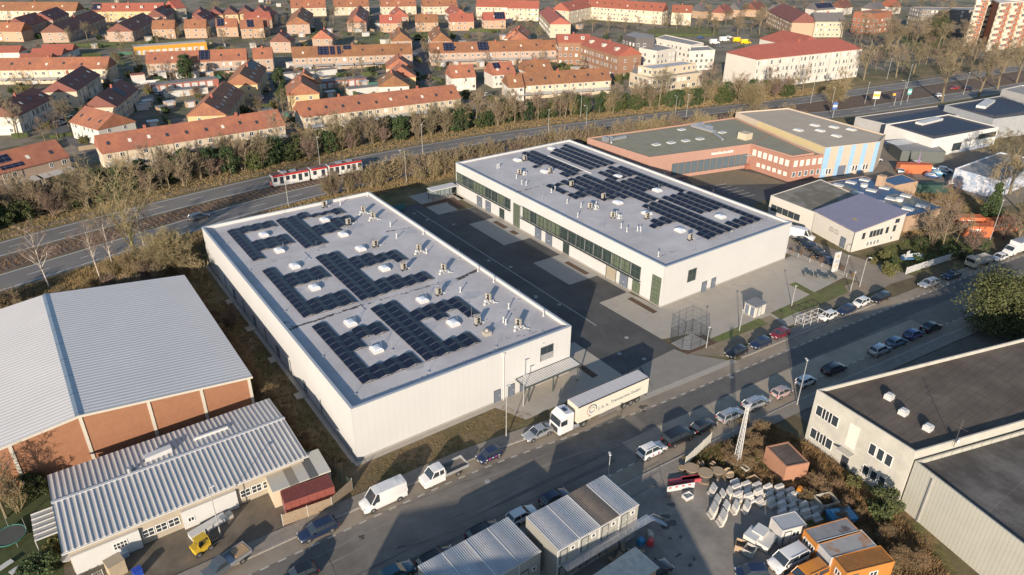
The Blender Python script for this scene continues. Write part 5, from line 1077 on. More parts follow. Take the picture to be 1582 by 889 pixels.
m_cred = mat('rusty_red_steel', (.22,.06,.045), .7, var=.2, vs=1.5); m_corange = mat('orange_container', (.48,.13,.05), .6, var=.12, vs=1); m_cgreen = mat('dark_green_container', (.02,.055,.045), .6, var=.1)
container(15.2,67.6,R(-6),6.06,2.6,m_cred,'rusty red shipping container behind the slatted fence')
# slatted fence
def fence(pts, h_, m, label, step=2.4, name='fence', slat=True, mesh=False, post=None, z=0, ps=.06):
    a0 = pts[0]; t = thing(name, label, 'fence', (a0[0],a0[1],z))
    for i in range(len(pts)-1):
        a, b = Vector(pts[i]), Vector(pts[i+1]); d = b-a; L_ = d.length; n = max(1,round(L_/step)); an = math.atan2(d.y,d.x); mb = MB(); q = MB()
        for k in range(n+1):
            p = a+d*(k/n)-Vector(a0); q.cbox(p.x,p.y,h_/2+.03,ps,ps,h_+.06,an)
        mp = (a+b)/2-Vector(a0)
        if mesh:
            m2 = int(L_/.22)
            for k in range(m2+1): p = a+d*(k/m2)-Vector(a0); mb.cbox(p.x,p.y,h_/2,.018,.018,h_,an)
            for k in range(int(h_/.45)+1): mb.cbox(mp.x,mp.y,min(.03+k*.45,h_),L_,.02,.025,an)
        elif slat:
            for k in range(int(h_/.16)): mb.cbox(mp.x,mp.y,.12+k*.16,L_,.03,.13,an)
        else: mb.cbox(mp.x,mp.y,h_/2,L_,.06,h_-.05,an)
        part('panel', mb, m, t); part('post', q, post or m, t)
    return t
m_wood = mat('grey_brown_wood', (.30,.225,.15), .9, var=.2, vs=3)
fence([(14.4,66.9),(20.4,66.2),(23.8,67.8)],1.9,m_wood,'tall slatted wooden fence around the red container',3.0,post=m_duct)
fence([(23.8,67.8),(22.6,72.8),(20.8,78)],1.6,mat('mesh_green',(.10,.14,.10),.6),'green mesh fence along the earth strip',2.4,mesh=True)
# ---------------- south building right bottom
m_oldc = mat('stained_concrete_wall', (.42,.40,.35), .9, var=.16, vs=.6, seam=('Y',6.5,.85,.06)); m_bit = mat('bitumen_roof', (.085,.065,.052), .95, var=.3, vs=.25, col2=(.12,.096,.076), c2s=.15, c2w=.25, seam=(('Y',1.15,.78,.12),('X',9.,.8,.12)))
m_bit2 = mat('bitumen_roof_dark', (.065,.058,.053), .9, var=.4, vs=.15, col2=(.125,.115,.105), c2s=.2, c2w=.2, bump=.06, bs=1.2, seam=(('X',1.3,.8,.1),('Y',9.,1.3,.1)))
Dd = block([(80.4,40.6),(79.0,26.2),(95.5,21.6),(160,5),(185,11.5),(120,30.0)], 8.6, 'concrete walled building with dark bitumen roof at lower right', m_oldc, px=False, roofm=m_bit, floors=(), name='concrete_building', par=.55)
wA, wB = (80.4,40.6), (79.0,26.2)
for z, ff, gl in ((1.0,(.06,.13,.20),None),(4.9,(.06,.13,.20,),None)):
    for f in ff: wallwins(Dd,wA,wB,1,z,1.6,1.7,None,m_wframe,f,f+.07,nx=1)
for f in (.62,.70,.78): wallwins(Dd,wA,wB,1,4.3,1.0,1.8,None,m_wframe,f,f+.07,nx=1); wallwins(Dd,wA,wB,1,.9,1.0,1.6,None,m_wframe,f,f+.07,nx=1)
wallpanel(Dd,'stair_window',wA,wB,.40,.50,3.4,7.0,m_blind,.04); wallpanel(Dd,'entrance_roof',wA,wB,.38,.52,2.7,2.9,m_oldc,1.2)
wallpanel(Dd,'entrance_door',wA,wB,.41,.48,.1,2.4,m_dkdoor,.05)
for (px_,py_) in ((1373,616),(1395,640),(1433,664)):
    p = G(px_,py_,8.1); o = part('roof_vent_box', MB().cbox(0,0,.35,1.0,1.0,.7).cbox(0,0,.75,.7,.7,.2), m_duct, Dd); o.location = (p.x-Dd.location.x,p.y-Dd.location.y,8.05)
p = G(1473,690,8.1); o = part('antenna', MB().bar((0,0,0),(0,0,4.2),.04).bar((-.8,0,3.2),(.8,0,3.2),.02).bar((-.6,0,3.6),(.6,0,3.6),.02).bar((0,-.9,2.9),(0,.9,2.9),.02).bar((-.5,0,2.6),(.5,.3,2.6),.02), m_steel, Dd); o.location = (p.x-Dd.location.x,p.y-Dd.location.y,8.05)
part('satellite_dish', MB().sph((.4,-.2,.7),.42,10,5,0,(1,.4,1)), m_duct, o)
De = block([(78.95,25.9),(70.5,-8),(150,-25),(160,4.6),(95.5,21.2)], 7.4, 'rib clad lower hall with black bitumen roof in the bottom right corner', mat('ribbed_cladding',(.41,.395,.34),.6,var=.06,vs=.5,seam=('Y',.45,.78,.07)), px=False, roofm=m_bit2, floors=(), name='clad_hall', par=.6)
wallpanel(De,'drainpipe',(78.95,25.9),(70.5,-8),.075,.08,0,6.9,m_alu,.15)
# brick hut
Hu = block([(71.6,41.0),(74.9,39.9),(73.6,35.7),(70.4,36.9)],2.7,'small brick hut with flat bitumen roof among the brambles',mat('hut_brick',(.34,.17,.105),.9,var=.1,vs=1,seam=('Z',.25,.93,.03)),px=False,roofm=m_bit,floors=(),name='brick_hut',par=.12)
# ---------------- site office containers
m_cabin = mat('cabin_wall', (.34,.325,.285), .7, var=.05, vs=.5, seam=('X',3.0,.75,.06)); m_croof = mat('cabin_roof', (.50,.51,.53), .45, .2, var=.08, vs=.8, stripe=('X',.26,.05), seam=('X',.26,.72,.09)); m_croof2 = mat('cabin_roof_brown', (.20,.165,.14), .7, var=.2, vs=.8, stripe=('X',.26,.05), seam=('X',.26,.72,.09))
def cabins(x, y, rz, units, H_, label, dp=6.0, brown=(), z0=0, plat=True):
    t = thing('site_cabins', label, 'site office', (x,y,0), rz)
    tot = 3.0*units
    part('wall', MB().box(0,tot,0,dp,z0,H_-.1), m_cabin, t)
    for k in range(units):
        sl_ = MB(); n = 12
        for i in range(n): x0 = k*3+.05+2.9*i/n; sl_.box(x0,x0+2.9/n*.55,-.05,dp+.05,H_-.1,H_)
        sl_.box(k*3+.02,k*3+2.98,-.05,dp+.05,H_-.16,H_-.06); part('roof', sl_, m_croof2 if k in brown else m_croof, t)
        fr = MB()
        for zz in ([z0,z0+(H_-z0)/2-.08] if H_ > 4 else [z0]): fr.box(k*3,k*3+3,-.09,0,zz,zz+.16)
        fr.box(k*3-.06,k*3+.06,-.08,0,z0,H_-.1); fr.box(k*3,k*3+3,-.09,0,H_-.28,H_-.1)
        if k: fr.box(k*3-.07,k*3+.07,0,dp,H_-.1,H_+.03)
        part('corner_frame', fr, m_duct, t)
        for zz in ([0.0,2.6] if H_ > 4 else [0.0]):
            win(t, k*3+2.1, 0, z0+zz+1.4, FS, .6, .6, m_wframe, m_glass, nx=1)
            door(t, k*3+.8, 0, z0+zz+.18, FS, .85, 2.0, mat('cabin_door',(.33,.32,.29),.6))
    if plat:
        q = MB().box(.5,tot+1.5,-1.2,-.1,2.62,2.7)
        for i in range(int(tot)): q.bar((.6+i*1.05,-1.18,2.7),(.6+i*1.05,-1.18,3.7),.025)
        q.bar((.5,-1.18,3.7),(tot+1.5,-1.18,3.7),.03).bar((.5,-1.18,3.2),(tot+1.5,-1.18,3.2),.02)
        part('walkway', q, m_alu, t)
        q = MB()
        for i in range(10): q.box(tot+1.5+i*.28,tot+1.8+i*.28,-1.2,-.3,2.5-i*.27,2.55-i*.27)
        q.bar((tot+1.5,-1.2,3.6),(tot+4.3,-1.2,1.0),.03); part('stair', q, m_alu, t)
    return t
cabins(36.2,41.5,0,4,5.2,'two storey stack of site cabins with one brown roof strip',5.8,brown=(2,))
cabins(23.4,43.2,R(1),4,4.0,'lower group of site cabins with blue white roofs at the bottom edge',6.0,plat=False)
block([(23.9,16.8),(8,26.5),(-6.6,32.3),(-26,-6),(6,-22)],12.0,'tall grey industrial hall just outside the bottom edge of the photo',m_oldc,px=False,roofm=m_bit,floors=(),name='industrial_hall',cat='hall')  # unseen hall, placed by the shade it casts on street and yard
o = thing('white_shed_roof','rusty streaked white lean-to roof at the bottom edge','shed',(34.0,34.4,0),R(2)); part('roof', MB().box(0,11,0,3.6,3.0,3.1), mat('streaked_roof',(.50,.45,.38),.7,var=.3,vs=1.5,stripe=('X',.3,.02)), o); part('wall', MB().box(.2,10.8,.2,3.4,0,3.0), m_hw['tan'], o)
# ================================================================ VEHICLES
def pc(px, py, z=.5): p = G(px, py, z); return p.x, p.y
cars = [ # kind colour px py heading label
 ('hatch','black',1138,543,-4,'black hatchback parked at the driveway corner, leftmost of the row by the forecourt'),
 ('hatch','navy',1175,529,-4,'dark blue hatchback with pale bonnet glass between the black and the red car'),
 ('mini','crimson',1205,515,-4,'crimson small car parked in front of the green grass strip'),
 ('mini','white',1279,488,-4,'white small car parked next to the white steel bicycle frame'),
 ('hatch','navy',1307,478,-4,'dark blue hatchback between two white and black cars right of the bicycle frame'),
 ('mini','white',1330,467,-4,'white small car parked beside the black estate car'),
 ('wagon','black',1360,459,-4,'black estate car, last before the gate of the access lane'),
 ('suv','silver',1359,540,-5,'silver car, first of the four shaded cars on the far side of the street'),
 ('hatch','steelblue',1385,527,-5,'grey blue hatchback, second of the four shaded cars'),
 ('hatch','blue',1412,515,-5,'blue car with white graphics, third of the four shaded cars'),
 ('sedan','black',1439,504,-5,'black saloon, last of the four shaded cars near the big pine'),
 ('wagon','black',1289,568,-5,'black estate parked alone in the shade by the dark roofed building'),
 ('mini','white',1245,588,-4,'white small car behind the tall street lamp at the shade edge'),
 ('mini','rose',1208,605,-4,'pale rose coupe like car with black roof, in the sun'),
 ('wagon','silver',1168,621,-4,'silver estate just above the steel lattice mast'),
 ('wagon','silver',1129,640,-3,'silver blue estate with a large shadow left of the lattice mast'),
 ('hatch','black',1087,657,-3,'black hatchback between van and silver estate'),
 ('mpv','black',1048,675,-3,'black people carrier with yellow plate'),
 ('suv','white',1007,695,-3,'white car with purple graphics near the white slatted fence'),
 ('sedan','silver',831,667,-1,'silver saloon parked nose to nose with the lorry'),
 ('mini','navy',756,702,0,'dark small car with colourful graphics behind the flatbed truck'),
 ('wagon','navy',491,817,-1,'dark blue estate parked alone at the left end of the street'),
 ('hatch','navy',857,768,-1,'dark blue hatchback half hidden behind the cabin stack'),
 ('hatch','white',806,795,-1,'white car peeking out behind the two storey cabins'),
 ('suv','black',747,822,-1,'black car above the lower cabin roofs'),
 ('wagon','black',674,862,-1,'black estate with roof rails at the bottom edge'),
 ('hatch','teal',612,884,-1,'teal car cut by the bottom edge'),
 ('hatch','black',462,887,178,'black car roof at the bottom edge left of the teal car'),
 ('wagon','silver',1435,437,-8,'grey estate waiting in the gateway of the garden'),
 ('coupe','navy',1470,424,-8,'dark blue coupe in front of the gate fence'),
 ('hatch','white',1544,397,-10,'white hatchback between grey lorry and box van'),
 ('hatch','black',1013,880,-3,'black car beside the rusty lean-to roof'),
 ('mini','navy',1162,884,150,'navy small car at the edge of the builder yard'),
 ('wagon','grey',307,334,12,'grey estate car driving on the near carriageway'),
 ('hatch','red',609,267,6,'red hatchback driving behind the tram'),
 ('hatch','silver',703,241,-2,'silver car half hidden by bushes behind the far hall'),
 ('hatch','white',1452,147,-12,'white car driving on the dual road at upper right'),
 ('sedan','navy',1497,136,-12,'dark car on the dual road below the plane trees'),
 ('hatch','red',1475,136,168,'red car partly hidden on the dual road'),
]
def st_mid(x):
    return 57.0-max(0,x-45)*.055 if x < 180 else 44
for k, c, x, y, h, l in cars:
    X_, Y_ = pc(x, y, .7); north = 395 < y and Y_ > st_mid(X_)+2
    o = car(k, c, X_, Y_, R(h+180 if north else h), l, 'cars parked along the street' if y > 395 else 'cars on the dual road')
    if 'graphics' in l:
        sd_ = 1 if north else -1; hw_ = KIND[k][1]/2; g1, g2 = MB(), MB()
        for i in range(5): (g1 if i % 2 else g2).box(-1.2+i*.5,-.9+i*.5,sd_*(hw_+.004),sd_*(hw_+.012),.45+.08*(i%3),.72+.07*(i%2))
        part('side_graphic', g1, mat('magenta_film',(.32,.03,.18),.5,var=0), o); part('side_graphic', g2, m_plate, o)
def decal(o, pts, m, side=-1, nm='side_graphic'):
    mb = MB()
    for (x, z, w_, h_) in pts: mb.box(x, x+w_, side*.925-.006, side*.925+.006, z, z+h_)
    return part(nm, mb, m, o)
# deep car parks
lots = [('hatch','navy',1247,380),('wagon','black',1257,389),('hatch','black',1266,396),('sedan','navy',1276,404),('hatch','black',1236,373)]
for i,(k,c,x,y) in enumerate(lots):
    X_, Y_ = pc(x+2, y-2, .7); car(k, c, X_, Y_, R(75), ['second from the back dark blue','black estate in the middle of the','black hatchback fourth in the','navy saloon at the front of the','rearmost black car of the'][i]+' row beside the far hall wall','cars in a row beside the far hall')
for i,(k,c,x,y,h,l) in enumerate((('hatch','yellow',1453,287,20,'olive yellow car right of the green container'),('hatch','white',1478,284,-60,'white hatchback between the yellow and the red car'),('hatch','red',1493,283,-60,'red car at the end of the dealer yard row'),('hatch','white',1460,262,-60,'white car behind the orange container'),('hatch','cyan',1450,267,-60,'bright blue car beside the orange container'),
    ('hatch','blue',1441,271,-60,'dark blue car tight behind the orange container'),('wagon','silver',1390,262,40,'silver car left of the orange container'),('wagon','white',1420,253,-60,'white car behind the purple flag'),('hatch','silver',1399,256,40,'pale car near the market awning'),('mini','white',1353,246,-30,'small white car beside the striped hall'),
    ('wagon','grey',1437,259,-60,'grey car in the middle of the dealer yard'))):
    X_, Y_ = pc(x,y,.7); car(k,c,X_,Y_,R(h),l,'cars in the dealer yard',detail=False)
for i,(k,c,x,y,h,l) in enumerate((('van','white',1104,66,-20,'white van in the car park behind the hotel block'),('van','wyellow',1140,63,-25,'yellow delivery van in the upper car park, left one'),('van','wyellow',1152,66,-25,'yellow delivery van in the upper car park, right one'),('hatch','white',1127,57,-20,'white car at the rear of the upper car park'),('wagon','grey',1112,72,-20,'grey car in front of the vans in the upper car park'),('hatch','blue',1083,58,-20,'blue car at the left of the upper car park'),('van','white',1119,62,-20,'second white van in the upper car park'),
    ('hatch','silver',4+400,150,75,'silver car in the shaded estate street'),('hatch','black',412,138,75,'black car in the shaded estate street'),('hatch','white',102,180,20,'pale car in front of the left white block'),('hatch','silver',93,190,20,'silver car parked below the left white block'),('hatch','blue',745,151,10,'blue car near the small white house'),('hatch','white',752,146,10,'white car near the small white house'),('hatch','silver',250,144,12,'silver car beside the low red garages'))):
    X_, Y_ = pc(x,y,.7); car(k,c,X_,Y_,R(h),l,'cars in the estate',detail=False)
# ---- white delivery van
X_, Y_ = pc(592,766,1.1); v = car('van','white',X_,Y_,R(179),'large white delivery van parked in front of the near hall','vans at the kerb',cat='van',name='delivery_van')
# ---- dropside crew cab truck
X_, Y_ = pc(686,729,.9); t = thing('flatbed_truck','white double cab flatbed truck with empty grey load bed','truck',(X_,Y_,.012),R(180))
def lofty(secs, m, nm, par): mb = MB(); loft(mb, secs, 0); return part(nm, mb, m, par)
W2 = PAINT['white']
def sec(x, hw_, z0, z1, z2=None, k=.86): 
    z2 = z2 or z1; return [(x,-hw_,z0),(x,-hw_,z1),(x,-hw_*k,z2),(x,hw_*k,z2),(x,hw_,z1),(x,hw_,z0)]
body = lofty([sec(3.35,.85,.4,.85,.95),sec(3.2,.95,.4,1.0,1.1),sec(2.5,.99,.4,1.25,1.35),sec(2.3,.99,.4,1.3,1.4),sec(.35,.99,.4,1.3,1.4)],W2,'body',t)
lofty([sec(2.45,.86,1.35,1.36,1.38),sec(1.75,.80,1.35,2.15,2.2),sec(.45,.80,1.35,2.2,2.25),sec(.36,.80,1.35,2.15,2.2)],m_cglass,'windows',t)
lofty([sec(1.85,.80,2.12,2.2,2.27),sec(1.1,.84,2.14,2.25,2.33),sec(.34,.82,2.12,2.22,2.3)],W2,'cab_roof',t)
for x in (1.12,.38):
    for s in (-1,1): part('door_pillar', MB().bar((x,s*.97,1.3),(x,s*.82,2.2),.06), W2, t)
for s in (-1,1): part('door_pillar', MB().bar((2.4,s*.94,1.35),(1.8,s*.8,2.2),.05), W2, t)
bed = MB().box(-3.2,.25,-1.05,1.05,.85,.97); part('load_bed', bed, mat('bed_floor',(.16,.14,.12),.8,var=.2), t)
for a in ((-3.2,.25,-1.08,-1.02,.97,1.37),(-3.2,.25,1.02,1.08,.97,1.37),(-3.24,-3.18,-1.05,1.05,.97,1.37),(.22,.28,-1.05,1.05,.97,1.9)): part('drop_side', MB().box(*a), mat('alu_side',(.42,.42,.42),.4,.4), t)
ty, ri = wheel_mesh(.36)
for x in (2.4,-1.6):
    for s in (-1,1): o = link('wheel',ty,t,(x,s*.85,.36)); link('rim',ri,o)
for s in (-1,1): link('headlight',CARM['hl'],t,(3.28,s*.7,.85))
link('number_plate',CARM['np'],t,(3.36,0,.5))
# ---- articulated lorry
ang = math.atan2(-.30,13.37)
t = thing('lorry','white articulated lorry with curtain sided trailer at the near hall corner','lorry',(55.2,61.75,.012),ang)
m_tarp = mat('tarpaulin_side',(.60,.555,.46),.6,var=.04,vs=.6,seam=('X',.65,.93,.05)); m_tarpr = mat('tarpaulin_roof',(.50,.48,.47),.6,var=.05,vs=.5)
tr = part('trailer', MB().box(0,13.6,-1.25,1.25,1.15,3.86), m_tarp, t)
part('trailer_roof', MB().box(.05,13.55,-1.2,1.2,3.86,3.95), m_tarpr, tr); part('roof_rail', MB().box(-.02,13.62,-1.28,-1.2,3.84,3.99).box(-.02,13.62,1.2,1.28,3.84,3.99), mat('rail_dark',(.05,.04,.04),.6), tr)
part('bumper_bar', MB().box(13.45,13.6,-1.15,1.15,.5,.65), m_steel, tr)
rb = MB()
for i in range(14): rb.box(.5+i*.95,.54+i*.95,-1.19,1.19,3.95,3.965)
part('roof_bow', rb, m_duct, tr)
part('side_guard', MB().box(4,7.8,-1.2,-1.14,.5,.62).box(4,7.8,-1.2,-1.14,.85,.95).box(2.6,2.9,-.7,.7,.3,1.15).box(0,13.4,-.5,.5,.95,1.15), m_alu, tr)
wt, wr = wheel_mesh(.5, .35)
for x in (9.0,10.3,11.6):
    for s in (-1,1): o = link('wheel',wt,t,(x,s*1.03,.5)); link('rim',wr,o)
# cab
cb = MB(); cb2 = [(-3.35,.0)]
body = lofty([sec(-.75,1.22,.45,3.2,3.45,.9),sec(-2.1,1.24,.45,3.3,3.6,.9),sec(-2.7,1.24,.45,3.0,3.2,.92),sec(-2.95,1.22,.4,2.9,2.95,.95),sec(-3.15,1.2,.4,1.75,1.8,.95),sec(-3.25,1.1,.4,1.5,1.6,.95)],W2,'cab',t)
part('windscreen', MB().add([(-3.0,-1.08,2.85),(-3.0,1.08,2.85),(-3.2,1.12,1.8),(-3.2,-1.12,1.8),(-2.95,-1.08,2.85),(-2.95,1.08,2.85),(-3.1,1.12,1.8),(-3.1,-1.12,1.8)],[(0,1,2,3),(0,3,7,4),(1,5,6,2),(0,4,5,1),(3,2,6,7)]), m_cglass, t)
for s in (-1,1): part('side_window', MB().box(-2.75,-1.9,s*1.245-.012,s*1.245+.012,1.85,2.7), m_cglass, t); part('headlight', MB().cbox(-3.22,s*.95,.85,.12,.35,.22), m_lamp, t); part('mirror', MB().cbox(-3.05,s*1.42,2.4,.12,.25,.6), m_trim, t)
part('grille', MB().box(-3.28,-3.2,-.8,.8,.55,1.5), m_trim, t); part('roof_hatch', MB().box(-1.9,-1.3,-.4,.4,3.5,3.62), m_cglass, t)
part('chassis', MB().box(-2.9,2.2,-.45,.45,.55,.95).box(-.6,.9,-1.1,-.75,.4,.9), m_trim, t); part('fuel_tank', MB().bar((-.9,-1.05,.7),(.3,-1.05,.7),.3,.3,10), m_alu, t)
for x in (-2.3,1.2):
    for s in (-1,1): o = link('wheel',wt,t,(x,s*1.03,.5)); link('rim',wr,o)
m_txt = mat('slate_lettering',(.07,.12,.14),.6,var=0)
text(tr,'J. A. A.',(3.75,-1.262,2.05),0,.72,m_txt,align='LEFT'); text(tr,'Transservice GmbH',(6.1,-1.262,2.25),0,.72,m_txt,align='LEFT')
def arc(cx, cz, r, w_, a0, a1, y=-1.265, n=14):
    mb = MB(); vs = []
    for i in range(n+1):
        a = R(a0+(a1-a0)*i/n); vs += [(cx+math.cos(a)*(r-w_/2), y, cz+math.sin(a)*(r-w_/2)), (cx+math.cos(a)*(r+w_/2), y, cz+math.sin(a)*(r+w_/2))]
    mb.add(vs, [(2*i,2*i+1,2*i+3,2*i+2) for i in range(n)]); return mb
part('round_emblem', arc(2.6,2.6,.78,.16,-20,150), m_txt, tr); part('round_emblem', arc(2.6,2.6,.5,.12,150,330), mat('emblem_blue',(.05,.06,.25),.6,var=0), tr); part('round_emblem', arc(2.6,2.6,.95,.07,100,250), mat('emblem_red',(.4,.06,.05),.6,var=0), tr); part('round_emblem', arc(2.6,2.6,.4,.09,0,140), m_txt, tr)
part('round_emblem', MB().box(2.0,2.35,-1.266,-1.26,1.55,1.68), mat('emblem_blue',(.05,.06,.25)), tr)
# ---- grey lorry, box van at right
X_, Y_ = pc(1513,402,1.3)
t = thing('tipper_truck','beige grey dropside lorry parked at the far right of the street','truck',(X_,Y_,.012),R(172))
mg = mat('khaki_paint',(.36,.33,.25),.5,var=.1); lofty([sec(3.2,1.05,.6,2.1,2.3),sec(3.0,1.1,.6,2.4,2.55),sec(1.7,1.1,.6,2.4,2.55)],mg,'cab',t); part('windscreen',MB().box(3.08,3.24,-.9,.9,1.5,2.2),m_cglass,t)
part('load_bed',MB().box(-3.2,1.5,-1.1,1.1,1.0,1.15),mg,t)
for a in ((-3.2,1.5,-1.14,-1.06,1.15,1.9),(-3.2,1.5,1.06,1.14,1.15,1.9),(-3.26,-3.2,-1.1,1.1,1.15,1.9),(1.5,1.56,-1.1,1.1,1.15,2.3)): part('drop_side',MB().box(*a),m_alu,t)
for x in (2.3,-1.8):
    for s in (-1,1): o = link('wheel',wheel_mesh(.42,.28)[0],t,(x,s*.95,.42)); link('rim',wheel_mesh(.42,.28)[1],o)
X_, Y_ = pc(1571,383,1.3)
t = thing('box_van','white box van cut by the right edge of the photo','van',(X_,Y_,.012),R(172))
lofty([sec(3.6,.9,.4,1.0,1.1),sec(3.0,1.0,.4,1.3,1.4),sec(2.2,1.0,.4,2.1,2.2),sec(1.4,1.0,.4,2.1,2.25)],W2,'cab',t); part('windscreen',MB().add([(3.05,-.85,1.42),(3.05,.85,1.42),(2.35,.8,2.08),(2.35,-.8,2.08),(3.0,-.85,1.3),(3.0,.85,1.3),(2.3,.8,1.98),(2.3,-.8,1.98)],[(0,1,2,3),(7,6,5,4),(0,4,5,1),(2,6,7,3)]),m_cglass,t)
part('cargo_box',MB().box(-3.2,1.3,-1.1,1.1,.8,3.0),W2,t); part('box_roof',MB().box(-3.15,1.25,-1.05,1.05,3.0,3.05),m_alu,t)
for x in (2.6,-1.9):
    for s in (-1,1): o = link('wheel',wheel_mesh(.36)[0],t,(x,s*.9,.36)); link('rim',wheel_mesh(.36)[1],o)
# ---- vans
X_, Y_ = pc(1218,862,.95); car('mpv','white',X_,Y_,R(172),'white people carrier van beside the orange cabins','vans in the yards',cat='van',name='minibus')
X_, Y_ = pc(1238,362,1.1); car('van','white',X_,Y_,R(-72),'white van parked in front of the white workshop','vans in the yards',cat='van',name='delivery_van')
X_, Y_ = pc(1247,889,.8); o = car('mpv','orange',X_,Y_,R(170),'orange municipal van cut by the bottom edge','vans in the yards',cat='van',name='municipal_van')
# ---- tram
P0, P1 = G(422,291,0), G(562,265,0); d = P1-P0; ang = math.atan2(d.y,d.x); LT = 25.5
t = thing('tram','white tram with red roof edge and red nose running in the median','tram',(P0.x,P0.y+.9,0),ang)
m_tw = mat('tram_white',(.60,.58,.55),.4,var=.04); m_tr = mat('tram_red',(.42,.03,.03),.4,var=.05)
for i,(a,b) in enumerate(((0,10.1),(10.5,15.2),(15.6,25.5))):
    s = []; 
    xs = [a, b] if i == 1 else ([a,a+.6,a+1.2,b] if i == 0 else [a,b-1.2,b-.6,b]); hwz = {a:1.0} if i == 0 else {b:1.0} if i == 2 else {}
    secs = [sec(x,(.95 if x in hwz else (1.1 if (i==0 and x==a+.6) or (i==2 and x==b-.6) else 1.17)),.75,3.0,3.35,.86) for x in xs]; mb = MB(); loft(mb,secs,0); cr = part('car_body',mb,m_tw,t)
    part('roof_band', MB().box(a+.3,b-.1,-1.19,-1.0,2.9,3.36).box(a+.3,b-.1,1.0,1.19,2.9,3.36), m_tr, cr); part('roof', MB().box(a+.2,b-.1,-.98,.98,3.35,3.42), mat('tram_roof',(.16,.09,.085),.8,var=.3,vs=1), cr)
    part('skirt', MB().box(a+.4,b-.2,-1.16,1.16,.4,.75), mat('tram_skirt',(.42,.42,.42),.5), cr)
    n = int((b-a)/1.6)
    for k in range(n):
        x = a+(b-a)*(k+.5)/n; drr = (k % 3 == 1)
        part('door' if drr else 'window', MB().box(x-.5,x+.5,-1.185,-1.16,.9 if drr else 1.6,2.75), m_cglass, cr)
for a in (10.1,15.2): part('bellows', MB().box(a,a+.4,-1.0,1.0,.8,3.1), m_black, t)
part('front_mask', MB().box(-.12,.05,-.95,.95,.5,1.35), m_tr, t); part('windscreen', MB().box(-.06,.05,-.88,.88,1.5,2.8), m_cglass, t)
for s in (-1,1): part('headlight', MB().cbox(-.14,s*.7,1.05,.08,.22,.22), m_lamp, t)
part('pantograph', MB().bar((12.2,-.6,3.5),(13.3,0,4.5),.03).bar((12.2,.6,3.5),(13.3,0,4.5),.03).bar((13.3,0,4.5),(12.4,0,5.3),.03).bar((12.4,-.8,5.3),(12.4,.8,5.3),.04), m_steel, t)
for x in (2.2,8.0,12.9,17.6,23.4): o = part('bogie', MB().cbox(x,0,.4,2.2,1.9,.5), m_black, t)
for x in (3.5,6,19,22): part('roof_box', MB().cbox(x,0,3.6,1.6,1.2,.35), m_alu, t)
# ================================================================ STREET FURNITURE
m_lpole = mat('galvanised_pole',(.42,.42,.40),.5,.3,var=.05)
def lamp(x, y, h_, label, arm=0, rz=0, group='street lamps', head=.6):
    t = thing('street_lamp', label, 'street lamp', (x,y,0), rz, group)
    part('pole', MB().cyl(0,0,0,1.2,.09,.085,8).cyl(0,0,1.2,h_,.07,.045,7), m_lpole, t)
    if arm: part('arm', MB().bar((0,0,h_),(arm*.6,0,h_+.45),.045).bar((arm*.6,0,h_+.45),(arm,0,h_+.5),.04), m_lpole, t)
    part('lamp_head', MB().cbox(arm+head*.3,0,h_+(.5 if arm else .03),head,.26,.12), m_duct, t); return t
def lampx(px, py, h_, label, **k): p = G(px,py); return lamp(p.x,p.y,h_,label,**k)
lampx(1231,626,7.6,'tall street lamp beside the white car at the shade edge',arm=.1,rz=R(60)); lampx(911,737,3.4+3.5,'street lamp above the two storey cabin stack',arm=.1,rz=R(60)) if False else lamp(50.5,49.0,5.4,'street lamp between the street and the two storey cabins',arm=.1,rz=R(60))
for i,(x,y,l) in enumerate(((87.5,64.8,'at the bin enclosure'),(96.7,65.2,'on the grass strip left of the transformer hut'),(112.3,65.5,'by the right end of the forecourt'),(132.8,67.5,'by the cream pillar sign'),(127,62.5,'on the verge behind the black estate'))):
    lamp(x,y,4.2 if i else 4.0,'short slim lamp post '+l,head=.4,group='forecourt lamp posts')
for (px,py,h_,l,rz) in ((628,283,9,'curved street lamp behind the yard of the far hall',200),(446,320,8.5,'curved street lamp in front of the tram',110),(137,322,8,'leaning street lamp in front of the left thicket',20),(905,203,8.5,'curved street lamp behind the far hall roof',200),(1042,186,8.5,'curved street lamp behind the mossy roof',200),(1283,172,8.5,'curved lamp by the blue advert board',200),(1391,163,9,'curved lamp right of the yellow advert board',160),(1389,166,5,'',0)):
    if l: lampx(px,py,h_,l,arm=1.6,rz=R(rz),group='curved lamps along the dual road')
for (px,py,h_,l) in ((495,260,9,'behind the tram tail'),(653,238,9,'left of the curved lamp behind the tram'),(897,181,8.5,'before the right hand terrace'),(1010,163,9,'beside the low cream block'),(1118,153,9,'left of the hotel block'),(1060,181,8,'on the median behind the mossy roof'),(847,207,8,'on the median behind the far hall'),(1252,160,9,'on the median right of the hotel'),(1400,138,10,'by the stranded white car'),(1370,123,9,'under the plane trees'),(1488,147,9,'right of the dark car'),(1336,160,8,'left of the yellow board')):
    lampx(px,py,h_,'slender catenary mast '+l,group='masts along the dual road')
lampx(1524,386,11,'tall white lamp beside the orange containers',arm=.6,rz=R(20))
lampx(341,827,7,'lamp post in the workshop yard by the forklift',arm=.1); lampx(1328,443,6,'lamp post on the access lane by the garden',arm=.4,rz=R(-60))
lamp(52.1,69.4,5,'slim lamp post at the left end of the canopy',arm=.1) ; lampx(782,678,8.5,'lamp post on the pavement below the canopy',arm=.1)
